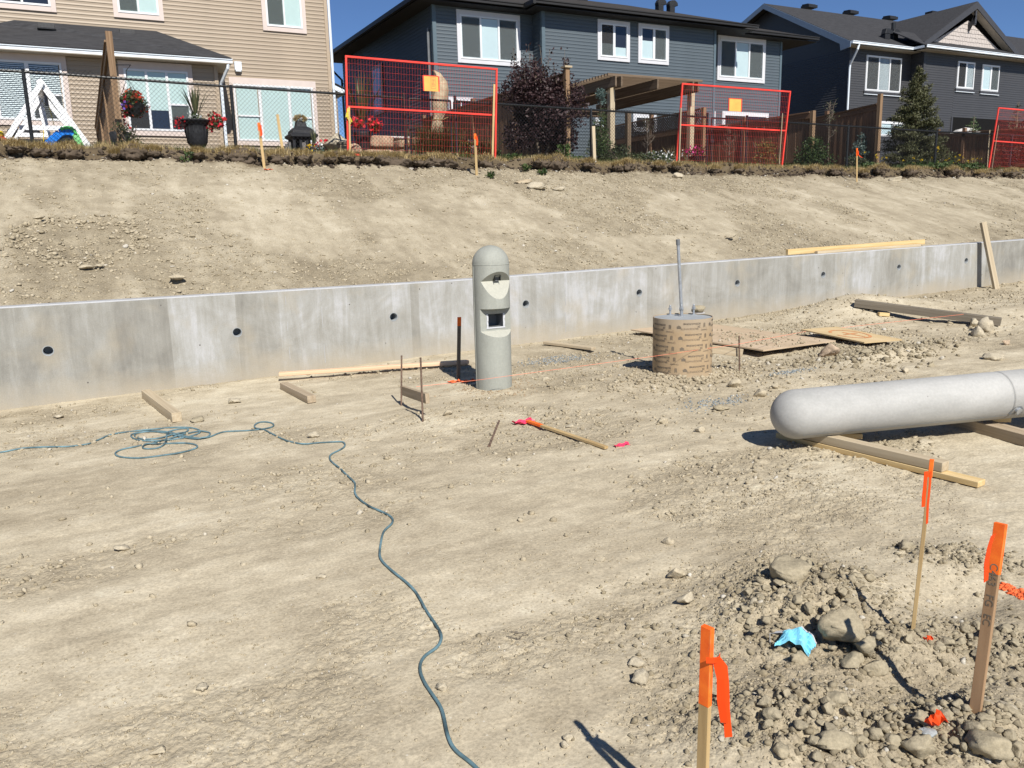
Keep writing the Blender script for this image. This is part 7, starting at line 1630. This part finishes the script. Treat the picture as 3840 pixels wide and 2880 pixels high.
# stake by the bollard: the shade on its face is put into dark wood
bs = zg(CM, 413, 940); tp = PY(*CM(419, 534), bs.y); t = fstake(bs, tp, .040, .014, 'grey_wood', 'shade-darkened lettered stake with a red-orange top just left of the bollard', .14, R(8), [('M7 ECL', .70, .035), ('FG 25', .50, .034), ('EG', .34, .034)])
# fallen stake
a = zg(CM, 862, 1236); b = zg(CM, 1372, 1398); t = thing('survey_stake', a, 'fallen stake with an orange top and pink ribbon lying on the dirt', 'survey stake'); q_ = a.lerp(b, .20); dz_ = Vector((0, 0, .028))
plank('stake_shaft', q_+dz_*1.1, b+dz_*.6, .036, .018, 'stake_wood', t); plank('painted_top', a+dz_*1.2, q_+dz_*1.1, .0365, .0185, 'orange_paint', t)
def scrap(name, c, r_, mat, label, seed, cat='ribbon scrap', parent=None, zs=.6, ell=1.4):
    g_ = np.random.default_rng(seed); n_ = 7; vs = [] ; fs = []
    for i in range(n_):
        for j in range(4):
            vs.append((c[0]+(i/(n_-1)-.5)*2*r_*ell+g_.normal()*r_*.12, c[1]+(j/3-.5)*r_*1.1+g_.normal()*r_*.15, c[2]+r_*zs*(.35+.35*math.sin(i*1.9+j)+.2*g_.random())))
    for i in range(n_-1):
        for j in range(3): fs.append((i*4+j, (i+1)*4+j, (i+1)*4+j+1, i*4+j+1))
    mb = MB(); mb.add(vs, fs); o = put(name, mb, mat, parent, rec=False)
    md = o.modifiers.new('th', 'SOLIDIFY'); md.thickness = .0015
    return tag(o, label, cat) if parent is None else o
scrap('pink_ribbon', zg(CM, 835, 1232)+Vector((0, 0, .01)), .065, 'pink_flag', '', 4, parent=t)
scrap('ribbon_scrap', zg(CM, 1470, 1370), .045, 'pink_flag', 'pink ribbon scrap on the dirt beyond the tip of the fallen stake', 5)
scrap('ribbon_scrap', zg(CM, 385, 957), .05, 'orange_dust', 'orange scrap on clods left of the shade-darkened lettered stake', 6)
scrap('ribbon_scrap', zg(CM, 475, 957), .055, 'orange_dust', 'orange scrap in the bollard shadow right of the shade-darkened lettered stake', 7)
scrap('ribbon_scrap', zg(CL, 1268, 1005), .026, 'orange_flag', 'small orange flag scrap at the foot of the thin leaning stake', 8, zs=1.3, ell=.8)
scrap('ribbon_scrap', zg(CL, 1305, 1475)+Vector((0, 0, .02)), .036, 'orange_flag', 'orange flag scrap on a flat stone near the bottom right', 9, zs=1.0, ell=1.1)
c = G(*f2(1350, 1622)); scrap('ribbon_scrap', c, .05, 'orange_dust', 'tiny orange scrap at the foot of the flagged stake on the slope top', 10)
# sprayed line at the right edge
a = zg(CL, 1645, 712); b = zg(CL, 1830, 790); gq = np.random.default_rng(9); k_ = 330; u = gq.uniform(-.02, 1.25, k_); nn = Vector((-(b-a).y, (b-a).x, 0)).normalized(); P = np.array([list(a.lerp(b, float(q))+nn*float(gq.normal()*.018)) for q in u]); P[:, 2] = ground_micro(P[:, 0], P[:, 1])
scatter_rocks('sprayed_dirt', P, .006+.010*gq.random(k_), 'orange_dust', seed=51, flat=(.3, .5), sink=.3)
# small survey rag and roots
c = G(*CN(655, 470)); mb = MB(); g_ = np.random.default_rng(3)
for i in range(9):
    q = c+Vector((g_.uniform(-.04, .04), g_.uniform(-.03, .03), .004)); pts_ = [q]
    for j in range(4): q = q+Vector((g_.uniform(-.022, .022), g_.uniform(-.018, .018), g_.uniform(-.002, .004))); q.z = max(q.z, c.z+.002); pts_.append(q)
    mb.tube(pts_, .0016, 4)
tag(put('dry_roots', mb, 'grey_wood'), 'small tangle of dry roots on the open dirt', 'roots')
# face mask
c = G(*CL(600, 1050)); a_ = G(*CL(515, 1000)); b_ = G(*CL(690, 1040)); U_ = (b_-a_); wd = U_.length; U_.z = 0; U_.normalize(); Vv = Vector((-U_.y, U_.x, 0)); fm = thing('face_mask', c, 'crumpled pale blue disposable face mask half under a small rock', 'face mask')
nx_, ny_ = 22, 14; mb = MB(); g_ = np.random.default_rng(12); 
for i in range(nx_):
    for j in range(ny_):
        u = i/(nx_-1)-.5; v = j/(ny_-1)-.5; h_ = .045*math.cos(u*3.0)*(.55+.45*math.cos(v*2.8))+.006*math.sin(v*26)+.005*math.sin(u*17+v*5)+.004*g_.random()
        p = a_.lerp(b_, .5)+U_*u*wd*1.0+Vv*(v*.085-.018-.05*abs(u)*0+.0)-Vv*(.09*u*u); mb.v.append((p.x, p.y, ground_z(p.x, p.y)+.014+h_))
for i in range(nx_-1):
    for j in range(ny_-1): mb.f.append((i*ny_+j, (i+1)*ny_+j, (i+1)*ny_+j+1, i*ny_+j+1))
o = put('mask_cloth', mb, 'mask_blue', fm, rec=False); md = o.modifiers.new('th', 'SOLIDIFY'); md.thickness = .002
mb = MB(); pts_ = [Vector(o.data.vertices[i*ny_+ny_-1].co)+Vector((0, 0, .002)) for i in range(nx_)]; 
for i in range(nx_-1): q0, q1 = pts_[i], pts_[i+1]; mb.quad(q0, q1, q1+Vv*.012-Vector((0, 0, .003)), q0+Vv*.012-Vector((0, 0, .003)))
e0 = pts_[0]; mb.quad(e0, e0-U_*.035+Vector((0, 0, -.012)), e0-U_*.03+Vv*.02-Vector((0, 0, .012)), e0+Vv*.02); put('mask_edge', mb, 'mask_white', fm, rec=False)
mb = MB(); mb.tube([pts_[0], pts_[0]-U_*.05-Vector((0, 0, .02)), pts_[0]-U_*.03-Vv*.05-Vector((0, 0, .03))], .0012, 5); put('ear_loop', mb, 'mask_white', fm)

# ---------------------------------------------------------------- air hose
DD = lambda x, y: G(x*1.736, y*1.736)
W1 = [(-40, 1082), (0, 1075), (80, 1060), (150, 1048), (300, 1040), (430, 1040), (540, 1025), (610, 1012), (650, 990), (690, 965), (760, 945), (830, 937), (960, 922), (1080, 912), (1180, 908), (1260, 912), (1305, 928), (1290, 950), (1220, 972), (1100, 990), (980, 995), (890, 990), (845, 975), (850, 952), (920, 935), (1010, 930), (1120, 945), (1200, 965), (1300, 985), (1350, 970), (1370, 945), (1340, 930), (1260, 935), (1160, 960), (1060, 992), (960, 1020), (820, 1040), (750, 1065), (742, 1085), (780, 1105), (880, 1112), (1000, 1102), (1120, 1080), (1240, 1058), (1290, 1038), (1270, 1018), (1180, 1008), (1060, 1010), (950, 1018), (915, 1035), (940, 1050), (1010, 1048), (1065, 1025), (1085, 990), (1075, 960), (1100, 935), (1160, 918), (1230, 915), (1215, 940), (1130, 955), (1010, 985), (900, 985), (860, 965), (900, 940), (1020, 935), (1110, 958), (1180, 975), (1270, 988), (1330, 982), (1380, 965), (1450, 930), (1560, 935), (1680, 925), (1770, 908), (1782, 885), (1730, 870), (1660, 878), (1643, 905), (1665, 922), (1720, 928), (1760, 945), (1830, 985), (1850, 995), (1900, 1010), (1990, 1018), (2060, 1008), (2150, 1003), (2212, 1000)]
P = [G(*CW(*p)) for p in W1]+[DD(*p) for p in [(745, 958), (747, 968), (722, 980), (710, 988), (714, 999), (736, 1012), (745, 1025), (760, 1036), (770, 1048), (763, 1066), (778, 1082), (800, 1097), (830, 1106), (852, 1122), (846, 1134), (828, 1148), (824, 1170), (819, 1200), (822, 1218), (852, 1245), (888, 1272), (910, 1300), (920, 1330), (945, 1358), (957, 1380), (948, 1402), (915, 1425), (903, 1455), (920, 1488), (950, 1525), (960, 1560), (966, 1600), (985, 1632), (1020, 1659), (1050, 1690)]]
def smooth(P, it=3):
    for _ in range(it):
        Q = [P[0]]
        for i in range(len(P)-1): Q += [P[i].lerp(P[i+1], .25), P[i].lerp(P[i+1], .75)]
        P = Q+[P[-1]]
    return P
P = smooth(P, 2); P2 = []; grid_ = {}
for i, p in enumerate(P):
    z = float(ground_micro(np.array(p.x), np.array(p.y)))+.007
    for j in list(range(0, max(0, i-14), 1)):
        if abs(P2[j].x-p.x) < .018 and abs(P2[j].y-p.y) < .018: z = max(z, P2[j].z+.011)
    P2.append(Vector((p.x, p.y, z)))
for _ in range(3): P2 = [P2[0]]+[(P2[i-1]+P2[i]*2+P2[i+1])/4 for i in range(1, len(P2)-1)]+[P2[-1]]
mb = MB(); mb.tube(P2, .0066, 8); tag(put('air_hose', mb, 'hose', smooth=True), 'dusty blue air hose coiled near the wall and snaking across the dirt', 'hose')
